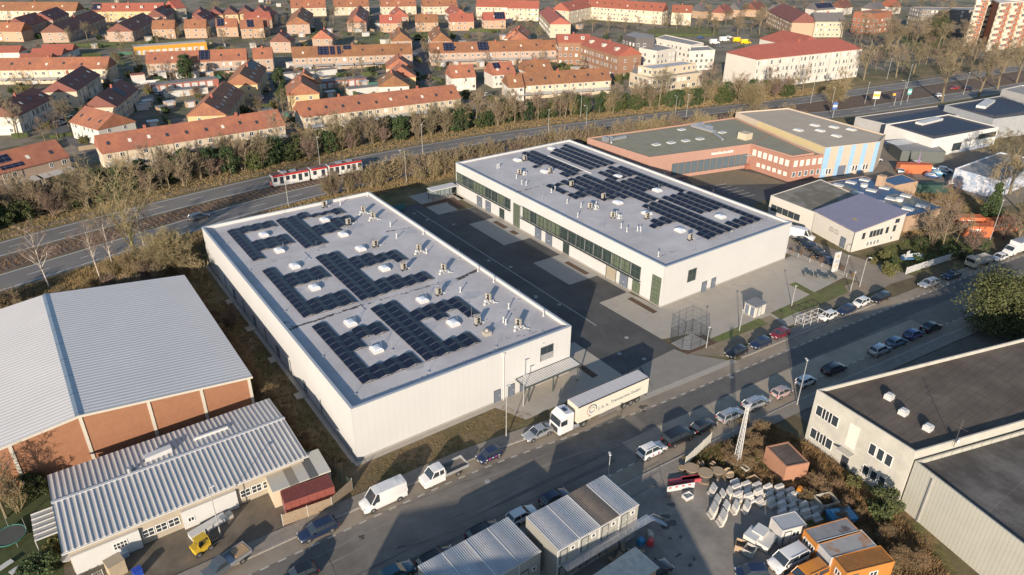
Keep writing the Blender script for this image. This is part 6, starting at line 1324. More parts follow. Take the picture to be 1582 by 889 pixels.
# lattice mast
t = thing('lattice_mast','white steel lattice mast standing in the weeds by the storage yard','mast',(68.0,42.6,0)); mb = MB(); hM = 9.9; b0, b1 = .55, .22
def mp(i, z): k = b0+(b1-b0)*z/hM; return ((-1,1,1,-1)[i%4]*k*.6, (-1,-1,1,1)[i%4]*k*.6, z)
for i in range(4): mb.bar(mp(i,0),mp(i,hM),.045)
part('leg_frame', mb, m_duct, t); mb = MB(); n = 14
for j in range(n):
    for i in range(4): mb.bar(mp(i,hM*j/n),mp(i+1,hM*(j+1)/n),.022); mb.bar(mp(i,hM*j/n),mp(i+1,hM*j/n),.02)
part('bracing', mb, m_duct, t)
part('lamp_head', MB().cbox(.3,0,hM+.1,.7,.3,.15), m_duct, t)
# transformer hut
t = thing('transformer_hut','small pale transformer hut with grey flat roof on the forecourt','utility hut',(102.6,66.6,0)); part('wall', MB().box(0,3.0,0,2.4,0,2.15), m_hw['white'], t); part('roof', MB().box(-.15,3.15,-.15,2.55,2.15,2.35), mat('hut_roof',(.20,.20,.21),.8,var=.1), t)
for y in (.2,1.4): part('door', MB().box(-.04,0,y,y+.8,.1,2.0), m_gdoor, t)
door(t,1.2,0,.05,FS,.9,1.9,m_duct)
# bin enclosure
m_mesh = mat('anthracite_mesh',(.05,.055,.06),.5,.3,var=0)
fence([(83.5,69.4),(89.2,69.6),(89.2,65.6),(84.6,65.7),(83.5,66.6),(83.5,69.4)],2.9,m_mesh,'tall anthracite mesh enclosure at the forecourt corner',2.0,name='mesh_enclosure',mesh=True)
# white bicycle frame
t = thing('bicycle_rack','white tubular steel bicycle rack between parked cars','bicycle rack',(106.4,59.0,0),R(-4)); mb = MB()
for z in (.1,1.0,1.9):
    for y in (0,1.7): mb.bar((0,y,z),(6,y,z),.04)
for x in (0,2,4,6):
    for y in (0,1.7): mb.bar((x,y,0),(x,y,1.9),.04)
    for z in (1.0,1.9): mb.bar((x,0,z),(x,1.7,z),.04)
part('frame', mb, m_duct, t)
# pillar sign, tables
t = thing('pillar_sign','white pillar sign at the right end of the forecourt','sign',(131.2,69.3,0),R(-10)); part('panel', MB().box(0,1.5,0,.3,.2,4.6), m_duct, t)
part('sign_marks', MB().box(.4,1.1,-.02,0,3.4,4.0).box(.3,.7,-.02,0,1.2,1.8).box(.85,1.2,-.02,0,1.5,2.0), mat('sign_ochre',(.40,.30,.16),.7), t); part('sign_field', MB().box(.2,1.3,-.015,0,2.2,2.9), mat('sign_grey',(.35,.35,.38),.7), t)
for i,(x,y) in enumerate(((126.2,71.6),(127.6,69.6),(129.0,68.0))):
    t = thing('picnic_table',['dark picnic table farthest from the street','dark picnic table in the middle of the three','dark picnic table nearest the pillar sign'][i],'table',(x,y,0),R(35),'picnic tables'); part('table_top', MB().box(-1,1,-.4,.4,.70,.76), m_dframe, t)
    for s in (-1,1): part('bench', MB().box(-1,1,s*.85-.15,s*.85+.15,.42,.47), m_dframe, t)
    for x_ in (-.75,.75): part('leg', MB().bar((x_,-.8,0),(x_,-.3,.7),.05).bar((x_,.8,0),(x_,.3,.7),.05), m_dframe, t)
# market awning, flag
p = G(1414,266,0); t = thing('beach_flag','tall purple feather flag in the dealer yard','flag',(p.x,p.y,0)); part('mast', MB().bar((0,0,0),(0,0,6.5),.05), m_alu, t); part('cloth', MB().add([(-.1,0,1.2),(1.3,0,1.2),(1.0,.05,3.2),(.25,.08,6.3),(0,0,6.4)],[(0,1,2,3,4)]), mat('purple_cloth',(.36,.16,.42),.8,var=.05), t)
p = G(1388,244,0); t = thing('market_awning','pale market awning on posts beside dark stalls','awning',(p.x,p.y,0),R(-15)); part('roof', MB().add([(0,0,3.2),(9,0,3.2),(9,6,3.6),(0,6,3.6),(0,0,3.1),(9,0,3.1),(9,6,3.5),(0,6,3.5)],[(0,1,2,3),(7,6,5,4),(0,4,5,1),(0,3,7,4)]), m_duct, t)
for x in (.3,8.7): part('post', MB().bar((x,.3,0),(x,.3,3.1),.08), m_alu, t)
part('stall', MB().box(1,8,1,4,0,1.6).box(2,4,1.2,3,1.6,2.4), mat('stall_blue',(.04,.07,.16),.6), t)
p = G(1424,270,0); block([(p.x+6,p.y+10),(p.x+16,p.y+2),(p.x+22,p.y+8),(p.x+12,p.y+17)],3.4,'dark grey storage box behind the purple flag',mat('dark_box',(.10,.11,.10),.6,var=.1),px=False,floors=(),name='storage_box',par=.1)
# advert boards by the dual road
for (px,py,w_,h_,m,l) in ((1350,165,3.4,4.5,mat('ad_white',(.6,.5,.42),.7),'white and orange advert board on a post'),(1381,163,4.2,4.0,mat('ad_dark',(.05,.04,.06),.6),'dark advert board with a yellow patch'),(1401,158,2.0,3.6,mat('ad_teal',(.10,.34,.34),.6),'narrow teal advert board'),(1286,182,2.2,4.2,mat('ad_blue',(.06,.12,.32),.6),'blue and white pillar board behind the beige roof')):
    p = G(px,py,0); t = thing('advert_board',l,'sign',(p.x,p.y,0),R(-35)); part('post', MB().box(-.12,.12,-.1,.1,0,3.4), m_alu, t); part('board', MB().box(-w_*.38,w_*.38,-.2,-.1,3.0,3.0+h_*.62), m, t)
    part('board_patch', MB().box(-w_*.36,w_*.36 if w_<4 else -w_*.1,-.215,-.2,3.0+h_*.2,3.0+h_*.4), mat('ad_orange',(.7,.36,.04),.7) if w_>3 else m_duct, t)
# containers
def contx(px, py, rz, L_, m, label): p = G(px,py); return container(p.x,p.y,R(rz),L_,2.6,m,label)
contx(1388,268,-38,9,m_corange,'large orange container among the cars of the dealer yard'); contx(1412,300,-38,8.5,m_cgreen,'dark green container right of the brick garages')
for (px,py,rz,L_,l) in ((1478,352,-38,6,'left orange container behind the bare bushes'),(1489,366,-38,6.0,'middle orange container with white marks near the street'),(1528,358,-30,7,'right orange container under the tall lamp')):
    o = contx(px,py,rz,L_,m_corange,l); part('white_marks', MB().box(.9,1.2,-.02,0,1.3,2.0).box(1.35,1.8,-.02,0,1.3,1.5).box(1.5,1.65,-.02,0,1.5,2.0).box(2.1,2.25,-.02,0,1.3,2.0).box(2.4,2.9,-.02,0,1.3,2.0).box(3.1,3.3,-.02,0,1.3,2.0), m_letter, o)
# gate and fences by the garden
fence([(143.3,60.3),(163.8,57.8)],1.7,m_duct,'white sliding gate fence between garden and street',2.5,mesh=False,slat=True)
fence([(131.9,66.5),(131.9,95)],.9,m_duct,'low white railing between forecourt and access lane',3,mesh=True)
fence([(164,72),(176,66),(190,60)],1.8,mat('mesh_green',(.10,.14,.10)),'green mesh fence along the bushes by the orange containers',3,mesh=True)
fence([(44,46.0),(61,45.0),(67,47.3)] if False else [(61.9,46.2),(68.6,47.6)],2.0,mat('white_slats',(.56,.53,.46),.7,var=.08),'white slatted fence at the corner of the storage yard',2.2,mesh=False)
fence([(75,150.5),(61,152.5)],1.5,mat('teal_mesh',(.05,.16,.17),.6),'teal mesh fence behind the near hall',2.5,mesh=False,slat=False)
fence([(152,133),(172,128.5)],1.2,mat('brick_low',(.28,.12,.08),.9),'low brick terrace wall before the orange hall',3,slat=False) if False else None
t = thing('garden_boat','small blue boat under a grey cover in the garden','boat',(151.2,63.2,0),R(-30)); mb = MB(); secs = []
for x, w_, z in ((-2.3,.7,.9),(-1.5,.95,1.0),(0,1.0,1.05),(1.3,.75,1.15),(2.2,.08,1.3)): secs.append([(x,-w_*.3,.15),(x,-w_,z*.6),(x,-w_,z),(x,w_,z),(x,w_,z*.6),(x,w_*.3,.15)])
loft(mb,secs,0); part('hull', mb, mat('boat_blue',(.05,.12,.22),.4,var=.1), t); part('cover', MB().add([(-2.2,-.6,1.02),(-2.2,.6,1.02),(1.4,.7,1.2),(1.4,-.7,1.2),(-2.1,0,1.5),(1.3,0,1.7)],[(0,3,5,4),(1,4,5,2),(0,4,1),(3,2,5)]), mat('boat_cover',(.42,.43,.44),.7,var=.1), t); part('mast_board', MB().cbox(-1.6,-.5,1.5,1.1,.08,1.9,.5), m_duct, t)
# ================================================================ BUILDER YARD
def at(px, py, z=0): p = G(px,py,z); return p.x, p.y
m_drum = mat('cable_drum_wood',(.34,.25,.16),.9,var=.2,vs=3); m_cone = mat('pale_kerb_stone',(.54,.51,.46),.85,var=.16,vs=1.2,objvar=.12)
drums = [(1067,733,.95,0,'large cable drum second from the left'),(1088,741,1.0,0,'largest cable drum in the middle of the drums'),(1108,736,.8,0,'cable drum right of the largest one'),(1053,728,.5,0,'small cable drum at the left end'),(1122,733,.6,1,'upright leaning drum at the right end'),(1125,740,.65,0,'low pale drum at the right end'),(1078,722,.5,1,'small drum lying behind the large ones'),(1098,724,.45,1,'tiny drum at the back near the weeds')]
for i,(px,py,r,up_,l) in enumerate(drums):
    x,y = at(px,py,0); t = thing('cable_drum',l,'cable drum',(x,y,0),R(40*i),'wooden cable drums by the white fence'); h_ = r*1.15
    if not up_: part('flange', MB().cyl(0,0,.0,.08,r,r,18), m_drum, t); part('flange', MB().cyl(0,0,h_,h_+.08,r,r,18), m_drum, t); part('core', MB().cyl(0,0,.08,h_,r*.72,r*.72,16), mat('cable_black',(.05,.045,.04),.7,var=.2), t)
    else:
        for s in (0,h_): part('flange', MB().bar((0,s,r),(0,s+.08,r),r,r,18), m_drum, t)
        part('core', MB().bar((0,.08,r),(0,h_,r),r*.6,r*.6,14), m_drum, t)
# stacks of pale angle stones: each block a thing
rn = random.Random(12); st = []
rows = [((1093,790),(1128,818),4,3),((1105,768),(1148,790),4,2),((1122,762),(1165,788),3,1)]
def lblock(x, y, z, rz, s, label, grp):
    k = ('lb', round(s,1))
    if k not in WC: WC[k] = MB().box(-.5*s,.5*s,-.2,.0,0,1.0*s).box(-.5*s,.5*s,0,.3*s,0,.2).data('angle_stone', m_cone)
    o = link('angle_stone', WC[k], None, (x,y,z), rz); return tag(o, label, 'angle stone', grp)
GR = 'pale L shaped stones stacked in the yard'
c = 0
for (px,py,n,h_,l) in ((1098,798,5,1.1,'front left'),(1112,810,5,1.1,'lowest front'),(1104,783,4,1.0,'second left'),(1118,792,4,1.0,'middle front'),(1098,765,4,1.0,'rear left'),(1113,772,3,1.0,'rear middle'),(1133,792,4,1.0,'front centre'),(1150,792,4,1.0,'front right of centre'),(1124,768,3,1.0,'upper centre')):
    x,y = at(px,py,0)
    for j in range(n):
        lblock(x+j*.30, y+j*.12, 0, R(70), h_*.95, 'tilted pale L stone in the '+l+' stack by the tarmac', GR)
for j in range(4):
    for i in range(8):
        px, py = 1136+i*17+j*2, 752+i*2.6+j*11
        if j == 3 and i < 4: continue
        x,y = at(px,py,0); mb = MB(); hh = rn.choice((.5,.75,1.0)); w_ = 1.15
        t = thing('stone_pallet','pallet of pale kerb stones, row %s from the back, %s'%(['one','two','three','four'][j],['at the left end','second from left','third from left','fourth from left','fourth from right','third from right','second from right','at the right end'][i]),'stone pallet',(x,y,0),R(-8+rn.uniform(-5,5)),'pallets of kerb stones')
        a_ = hh+rn.uniform(-.1,.1)
        for k in range(3):
            x0_ = -.6+k*.4+.015; mb.box(x0_,x0_+.37,.02,.5,.1,.12+a_); mb.box(x0_,x0_+.37,-.5,.0,.1,.12+a_*.45); mb.box(x0_+.02,x0_+.35,-.14,.0,.12+a_*.45,.12+a_*.7)
        part('stones', mb, m_cone, t); part('pallet', MB().box(-.6,.6,-.6,.6,.0,.09), m_wood, t)
# striped red and white barrier boards, pink beams
x,y = at(1052,757,0); t = thing('barrier_boards','stack of red and white striped barrier boards','barrier',(x,y,0),R(-22)); b = part('board', MB().box(-2.0,1.8,-.1,0,.1,.95), m_duct, t); part('stripe', MB().add([(-1.8+.75*i,-.11,.45) for i in range(0)],[]) if False else (lambda m_: [m_.box(-1.8+i*.9,-1.45+i*.9,-.112,-.1,.62,.86) for i in range(4)] and m_)(MB()), mat('barrier_red',(.5,.04,.05),.5,var=0), b)
x,y = at(1060,745,0)
for i in range(2):
    t = thing('pink_beam',['long pinkish red plastic beam, upper one','shorter pinkish red plastic beam, lower one'][i],'beam',(x+i*1.2,y-i*.3,0),R(-24)); part('beam', MB().box(-2.4+i*.6,2.1,-.35,.35,.0+.1,.55), mat('pink_red',(.42,.06,.08),.6,var=.1), t)
def crate(px, py, sx, sy, sz, m, label, rz=0, name='crate', cat='crate', grp=None, z=0, lid=None):
    x,y = at(px,py,z); t = thing(name,label,cat,(x,y,z),R(rz),grp); n = 5; b = MB(); th = .06
    b.box(-sx/2,sx/2,-sy/2,-sy/2+th,.1,sz).box(-sx/2,sx/2,sy/2-th,sy/2,.1,sz).box(-sx/2,-sx/2+th,-sy/2+th,sy/2-th,.1,sz).box(sx/2-th,sx/2,-sy/2+th,sy/2-th,.1,sz).box(-sx/2+th,sx/2-th,-sy/2+th,sy/2-th,.1,.2)
    part('body', b, m, t); part('skid', MB().box(-sx/2,sx/2,-sy/2,-sy/2+.15,0,.1).box(-sx/2,sx/2,sy/2-.15,sy/2,0,.1), m_wood, t)
    if lid: part('lid', MB().box(-sx/2-.03,sx/2+.03,-sy/2-.03,sy/2+.03,sz,sz+.07), lid, t)
    return t
for (px,py,sx,sy,sz,l,rz) in ((1161,838,1.9,1.5,1.4,'large pale block box on the left of the cluster',10),(1172,834,1.6,1.4,1.6,'tall pale block box in the cluster middle',10),(1183,841,2.6,1.5,.9,'low wide pale pallet in the cluster front',12)):
    crate(px,py,sx,sy,sz,m_cone,l,rz,'block_box','box',None,0,mat('shrink_wrap',(.55,.54,.52),.4,var=.08))
crate(1144,848,1.3,1.3,.9,m_drum,'round topped wooden bin left of the block boxes',30); crate(1157,856,1.3,1.2,1.0,mat('bag_grey',(.40,.38,.34),.8,var=.2),'open building bag below the wooden bin',15,'building_bag','bag')
crate(1274,784,2.4,1.9,1.5,mat('cage_grey',(.33,.32,.27),.6,var=.3,vs=2),'wire cage filled with grey and yellow scrap',-20,'wire_cage','cage'); crate(1213,819,2.0,1.8,.8,m_cone,'pale stone pallet right of the rows',5)
crate(1163,746,1.5,1.2,.7,m_drum,'open wooden box in the weeds',-10)
crate(1130,718,.8,1.7,.6,m_cone,'upright pale block left of the lattice mast foot',20,'stone_block','block'); crate(1150,727,.7,1.1,.6,m_cone,'pale block right of the lattice mast foot',0,'stone_block','block')
crate(1062,770,1.2,.9,.6,m_duct,'small white crate below the barrier boards',-5)
x,y = at(1234,764,0); t = thing('orange_mixer','small orange concrete mixer behind the pallets','mixer',(x,y,0)); part('drum', MB().cyl(0,0,.5,1.2,.45,.3,12), PAINT['orange'], t); part('stand', MB().bar((-.4,0,0),(0,0,.6),.04).bar((.4,0,0),(0,0,.6),.04).bar((0,.5,0),(0,0,.6),.04), m_steel, t)
x,y = at(1297,806,0); t = thing('blue_skip','bright blue plastic skip beside the orange cabins','skip',(x,y,0),R(-25)); part('tub', MB().add([(-1.3,-.8,0),(1.3,-.8,0),(1.3,.8,0),(-1.3,.8,0),(-1.6,-1,1.3),(1.6,-1,1.3),(1.6,1,1.3),(-1.6,1,1.3)],[(0,3,2,1),(0,1,5,4),(1,2,6,5),(2,3,7,6),(3,0,4,7),(4,5,6,7)]), mat('skip_blue',(.03,.20,.36),.5,var=.1), t); part('lid', MB().box(-1.2,0,-.7,.7,1.3,1.45), mat('skip_blue_light',(.06,.28,.46),.5), t)
# orange cabins, white boxes
m_or = mat('orange_cabin',(.44,.18,.04),.55,var=.1,vs=1); m_wetroof = mat('wet_grey_roof',(.26,.25,.25),.3,.1,var=.25,vs=.6,col2=(.13,.10,.09),c2s=.45,c2t=.55,c2w=.06); m_rust = mat('rusty_white_roof',(.36,.34,.32),.4,.1,var=.15,col2=(.36,.16,.04),c2s=.35,c2t=.56,c2w=.12)
def cabin(px, py, rz, L_, W_, H_, wall, roof, label, wins=1):
    x,y = at(px,py,0); t = thing('site_cabin',label,'cabin',(x,y,0),R(rz)); part('wall', MB().box(0,L_,0,W_,.12,H_-.15), wall, t); part('roof', MB().box(.03,L_-.03,.03,W_-.03,H_-.15,H_-.05), roof, t)
    f = MB()
    for xx in (-.03,L_-.12):
        for yy in (-.03,W_-.12): f.box(xx,xx+.15,yy,yy+.15,0,H_)
    for zz in (.0,H_-.17): f.box(.12,L_-.12,-.03,.05,zz,zz+.17).box(.12,L_-.12,W_-.05,W_+.03,zz,zz+.17).box(-.03,.05,.12,W_-.12,zz,zz+.17).box(L_-.05,L_+.03,.12,W_-.12,zz,zz+.17)
    part('corner_frame', f, wall, t)
    for i in range(wins): win(t,-.01,W_*(.3+.4*i) if wins > 1 else W_*.5,1.0,FW,.9,.9)
    door(t,.5+L_*.1,-.0,.15,FS,.85,1.95,m_duct); win(t,L_*.6,0,1.0,FS,1.1,.9); return t
cabin(1203.4,844,-18,3.3,2.2,2.5,mat('white_cabin',(.48,.46,.43),.6,var=.1),m_croof,'small white box cabin with ribbed roof left of the orange cabins',0)
cabin(1255.6,867,-17,6.0,2.3,2.7,m_or,m_wetroof,'orange cabin with wet grey roof, rear one of the row',2)
cabin(1276.5,888,-18,6.1,2.4,2.7,mat('grey_cabin',(.42,.42,.42),.6,var=.08),m_rust,'grey cabin with rust streaked roof between the orange ones',0)
cabin(1300,912,-20,6.2,2.3,2.7,m_or,mat('orange_ribbed_roof',(.34,.14,.03),.6,var=.25,vs=1,stripe=('X',.3,.04),seam=('X',.3,.6,.1)),'orange cabin with ribbed ochre roof at the bottom edge',1)
x,y = at(990,840,0)
for i,(dx,dy,c_,l) in enumerate(((0,0,'skip_blue','blue tarpaulin bundle at the cabin stair foot'),(.9,-.7,'barrier_red','red toolbox beside the blue bundle'),(1.7,.2,'bag_grey','grey wheelbarrow by the stair foot'))):
    t = thing(['tarpaulin_bundle','toolbox','wheelbarrow'][i],l,['bundle','toolbox','wheelbarrow'][i],(x+dx,y+dy,0),R(30*i)); part('body', MB().add([(-.5,-.35,.1),(.5,-.3,.1),(.55,.35,.1),(-.45,.4,.1),(-.35,-.3,.75),(.4,-.25,.6),(.45,.25,.7),(-.3,.3,.85)],[(0,3,2,1),(4,5,6,7),(0,1,5,4),(1,2,6,5),(2,3,7,6),(3,0,4,7)]), MATS[c_], t); part('foot', MB().box(-.4,.4,-.3,.3,0,.1), m_black, t)
for i in range(7):
    px, py = [(945,850),(955,862),(962,846),(975,858),(948,870),(968,872),(985,856)][i]; x,y = at(px,py,0); o = link('scrap_board', MB().cbox(0,0,.15+.05*i,1.6,.5,.06,tilt=.2).data('scrap_board',m_drum), None,(x,y,0),R(25*i)); tag(o,'weathered board in the scrap pile between cabins and yard','board','scrap boards behind the cabins')
# ================================================================ WORKSHOP YARD
x,y = at(318,848,0); t = thing('forklift','yellow forklift in the workshop yard','forklift',(x,y,0),R(15)); YP = mat('forklift_yellow',(.55,.36,.03),.5,var=.08)
part('body', MB().box(-1.4,.5,-.55,.55,.35,1.0).box(-1.5,-.8,-.55,.55,1.0,1.3), YP, t); part('overhead_guard', MB().box(-1.0,.4,-.5,.5,2.05,2.12).bar((-1.0,-.48,1.2),(-.8,-.48,2.05),.04).bar((-1.0,.48,1.2),(-.8,.48,2.05),.04).bar((.5,-.48,1),(.35,-.48,2.05),.04).bar((.5,.48,1),(.35,.48,2.05),.04), YP, t)
part('mast', MB().box(.6,.75,-.45,-.35,.1,2.3).box(.6,.75,.35,.45,.1,2.3).box(.6,.75,-.35,.35,2.1,2.2), m_black, t); part('fork', MB().box(.75,1.9,-.35,-.22,.1,.16).box(.75,1.9,.22,.35,.1,.16), m_steel, t); part('seat', MB().box(-.6,-.1,-.25,.25,1.0,1.1).box(-.65,-.55,-.25,.25,1.1,1.5), m_black, t)
for xx in (-1.1,.35):
    for s in (-1,1): o = link('wheel',ty,t,(xx,s*.55,.3)); link('rim',ri,o)
x,y = at(347,872,.7); t = thing('pickup_truck','dark pickup with tan covered load bed at the bottom edge','pickup',(x,y,0),R(195)); mb=MB(); PB = PAINT['grey']
lofty([sec(2.7,.8,.4,.8,.9),sec(2.4,.9,.4,1.0,1.05),sec(1.4,.92,.4,1.1,1.15),sec(-.2,.92,.4,1.1,1.15)],PB,'body',t); lofty([sec(1.5,.82,1.1,1.12,1.15),sec(.9,.74,1.1,1.65,1.7),sec(0,.74,1.1,1.65,1.7),sec(-.1,.76,1.1,1.6,1.65)],m_cglass,'windows',t); part('cab_roof',MB().box(0,.9,-.72,.72,1.7,1.75),PB,t)
part('load_bed',MB().box(-2.9,-.25,-.95,.95,.75,.85).box(-2.9,-.25,-.98,-.92,.85,1.25).box(-2.9,-.25,.92,.98,.85,1.25).box(-2.95,-2.9,-.95,.95,.85,1.25),m_alu,t); part('tan_sheet',MB().box(-2.8,-1.2,-.85,.85,.95,1.15),mat('tan_sheet',(.38,.25,.14),.8,var=.1),t)
for xx in (1.9,-1.7):
    for s in (-1,1): o = link('wheel',ty,t,(xx,s*.8,.33)); link('rim',ri,o)
def pileofposts(px, py, n, label):
    x,y = at(px,py,0); t = thing('post_stack',label,'post stack',(x,y,0)); 
    for i in range(n): part('post', MB().cbox(i*.32,.15*i,.9,.16,.16,1.8), m_post, t)
pileofposts(133,712,6,'row of upright concrete posts leaning at the brick wall')
for (px,py,l,m,sx,sy,sz) in ((305,800,'white pallet of sacks in front of the white gate',m_duct,2.2,1.1,.8),(322,818,'long white trough beside the yard lamp',m_duct,4.4,1.0,.7),(188,862,'pale blue box below the workshop gate',mat('pale_blue',(.35,.42,.48),.6),1.5,.9,.7),(182,885,'tan cab roof of a machine at the bottom edge',mat('tan_cab',(.40,.32,.22),.6),1.7,1.6,1.9),(214,889,'blue barrel box at the bottom edge',mat('barrel_blue',(.02,.06,.35),.5),.9,.8,.9),(354,800,'small grey box beside the white trough',mat('bag_grey',(.40,.38,.34)),.8,.8,.6),(130,858,'striped grey cart at the workshop corner',m_alu,1.8,1.0,.8),(278,815,'small white cabinet with dark screen',m_duct,.7,.6,1.3)):
    crate(px,py,sx,sy,sz,m,l,12,'yard_box','box',None,0,m)
# trampoline, pergola, loungers in the shady lawn
x,y = at(18,835,0); t = thing('trampoline','green rimmed round trampoline on the shaded lawn','trampoline',(x,y,0)); mb = MB(); n=20
for i in range(n):
    a,b = 2*math.pi*i/n, 2*math.pi*(i+1)/n; mb.bar((1.7*math.cos(a),1.7*math.sin(a),.8),(1.7*math.cos(b),1.7*math.sin(b),.8),.07)
part('rim', mb, mat('trampoline_green',(.03,.15,.12),.6), t); part('mat', MB().cyl(0,0,.78,.8,1.62,1.62,20), mat('trampoline_mat',(.07,.075,.07),.8), t)
for i in range(5): a = i*1.257; part('leg', MB().bar((1.7*math.cos(a),1.7*math.sin(a),0),(1.7*math.cos(a),1.7*math.sin(a),.8),.04), m_alu, t)
part('net_pole', MB().bar((1.7,0,.8),(1.7,0,2.6),.03).bar((-1.7,.0,.8),(-1.7,.0,2.6),.03).bar((0,1.7,.8),(0,1.7,2.6),.03), m_alu, t)
x,y = at(68,860,0); t = thing('pergola','white slatted pergola attached beside the workshop gable','pergola',(x-.3,y+.3,0)); mb = MB()
for i in range(6): mb.box(0,2.9,i*.95,i*.95+.12,2.3,2.42)
part('slat', mb, m_duct, t); part('roof_sheet', MB().box(0,2.9,0,4.8,2.25,2.29), mat('milky_sheet',(.34,.33,.31),.5,var=.15), t)
for xx in (.05,2.8):
    for yy in (.1,4.8): part('post', MB().bar((xx,yy,0),(xx,yy,2.3),.05), m_duct, t)
for i,(px,py) in enumerate(((8,878),(26,884),(40,880))):
    x,y = at(px,py,0); t = thing('garden_lounger',['pale garden lounger at the left edge','pale oval garden table on the lawn','small pale garden chair by the lounger'][i],['lounger','table','chair'][i],(x,y,0),R(25)); part('seat', MB().box(-.9+.3*i,.9-.3*i,-.35,.35,.35,.42), m_duct, t)
    for s in (-1,1): part('leg', MB().bar((s*(.7-.25*i),0,0),(s*(.7-.25*i),0,.35),.04), m_alu, t)
x,y = at(107,868,0); t = thing('garden_table','round pale table on the workshop terrace','table',(x,y,0)); part('table_top', MB().cyl(0,0,.7,.75,.7,.7,16), m_duct, t); part('leg', MB().cyl(0,0,0,.7,.05,.05,8), m_alu, t)
fence([(-8.2,70.8),(-4.5,71.2)],1.0,m_duct,'white picket railing at the workshop terrace',1.0,mesh=True)
# swing in the lower left
# ================================================================ TREES AND THICKETS
def treex(kind, px, py, sc, label, group=None, name='bare_tree', cat='tree', **k): x,y = at(px,py); return tree(kind,x,y,sc,label,group,name,cat,**k)
treex('big',216,410,1.0,'tall olive barked bare tree behind the brick hall, biggest of the roadside trees')
treex('birch1',226,399,.9,'white birch just right of the tallest roadside tree',name='birch_tree'); treex('birch2',178,426,.95,'curved white birch left of the tallest roadside tree',name='birch_tree')
treex('birch2',155,431,.9,'leaning white birch, second from the left',name='birch_tree'); treex('birch1',77,446,.92,'leftmost white birch rising behind the brick hall roof',name='birch_tree')
treex('ball',272,424,1.12,'large round straw coloured bush at the corner of the near hall',name='round_bush',cat='bush')
rn = random.Random(77)
SC_ = 'scrub between the road and the brick hall'
for i in range(34):
    x = rn.uniform(-16,24); y = 131+rn.uniform(0,17)+(x+16)*.15
    tree(rn.choice(('scrub1','scrub3','scrub2','bramble','scrub1')),x,y,rn.uniform(.55,.95),'low straw brown scrub behind the brick hall',SC_,'scrub_bush','bush')
for i in range(7): treex('scrub2',352+rn.uniform(-10,10),495+rn.uniform(-16,14),rn.uniform(.35,.5),'reddish brush beside the near hall wall','reddish brush at the near hall','scrub_bush','bush')
for i in range(12): tree('bramble',rn.uniform(20,21.8),93+i*3.2,rn.uniform(.8,1.3),'dark brambles at the foot of the brick hall','brambles at the brick hall','bramble_bush','bush')
# far thicket between road and estate
cth = [p for p in hw_in if True]
def along(c, x): 
    for i in range(len(c)-1):
        if c[i][0] <= x <= c[i+1][0]:
            t = (x-c[i][0])/(c[i+1][0]-c[i][0]); return c[i][1]+(c[i+1][1]-c[i][1])*t
    return c[-1][1]
x = -28
while x < 268:
    base = along(hw_in,x)
    for row,(d0,d1) in enumerate(((15,19),(19,24),(24,28))):
        y = base+rn.uniform(d0,d1); hgt_ = 1.0
        if x > 205: y -= 3
        if row == 2 and x > 60: continue
        seg = 'left of the lamp by the birches' if x < 15 else 'in front of the left front terrace' if x < 75 else 'in front of the middle front terrace' if x < 140 else 'in front of the right front terrace' if x < 205 else 'in front of the hotel block'
        r_ = rn.random()
        if r_ < .44: tree(rn.choice(('ivy1','ivy2')),x+rn.uniform(-1,1),y,rn.uniform(.75,1.15),'dark green ivy covered shrub '+seg,'ivy shrubs '+seg,'ivy_shrub','shrub')
        elif r_ < .88: tree(rn.choice(('scrub3','scrub2','scrub1')),x+rn.uniform(-1,1),y,rn.uniform(1.0,1.45),'bare brown thicket shrub '+seg,'thicket shrubs '+seg,'thicket_shrub','shrub')
        else: tree(rn.choice(('street1','street2','street3')),x+rn.uniform(-1,1),y,rn.uniform(.6,.95),'slim bare tree in the thicket '+seg,'thicket trees '+seg,'bare_tree')
    x += 2.8
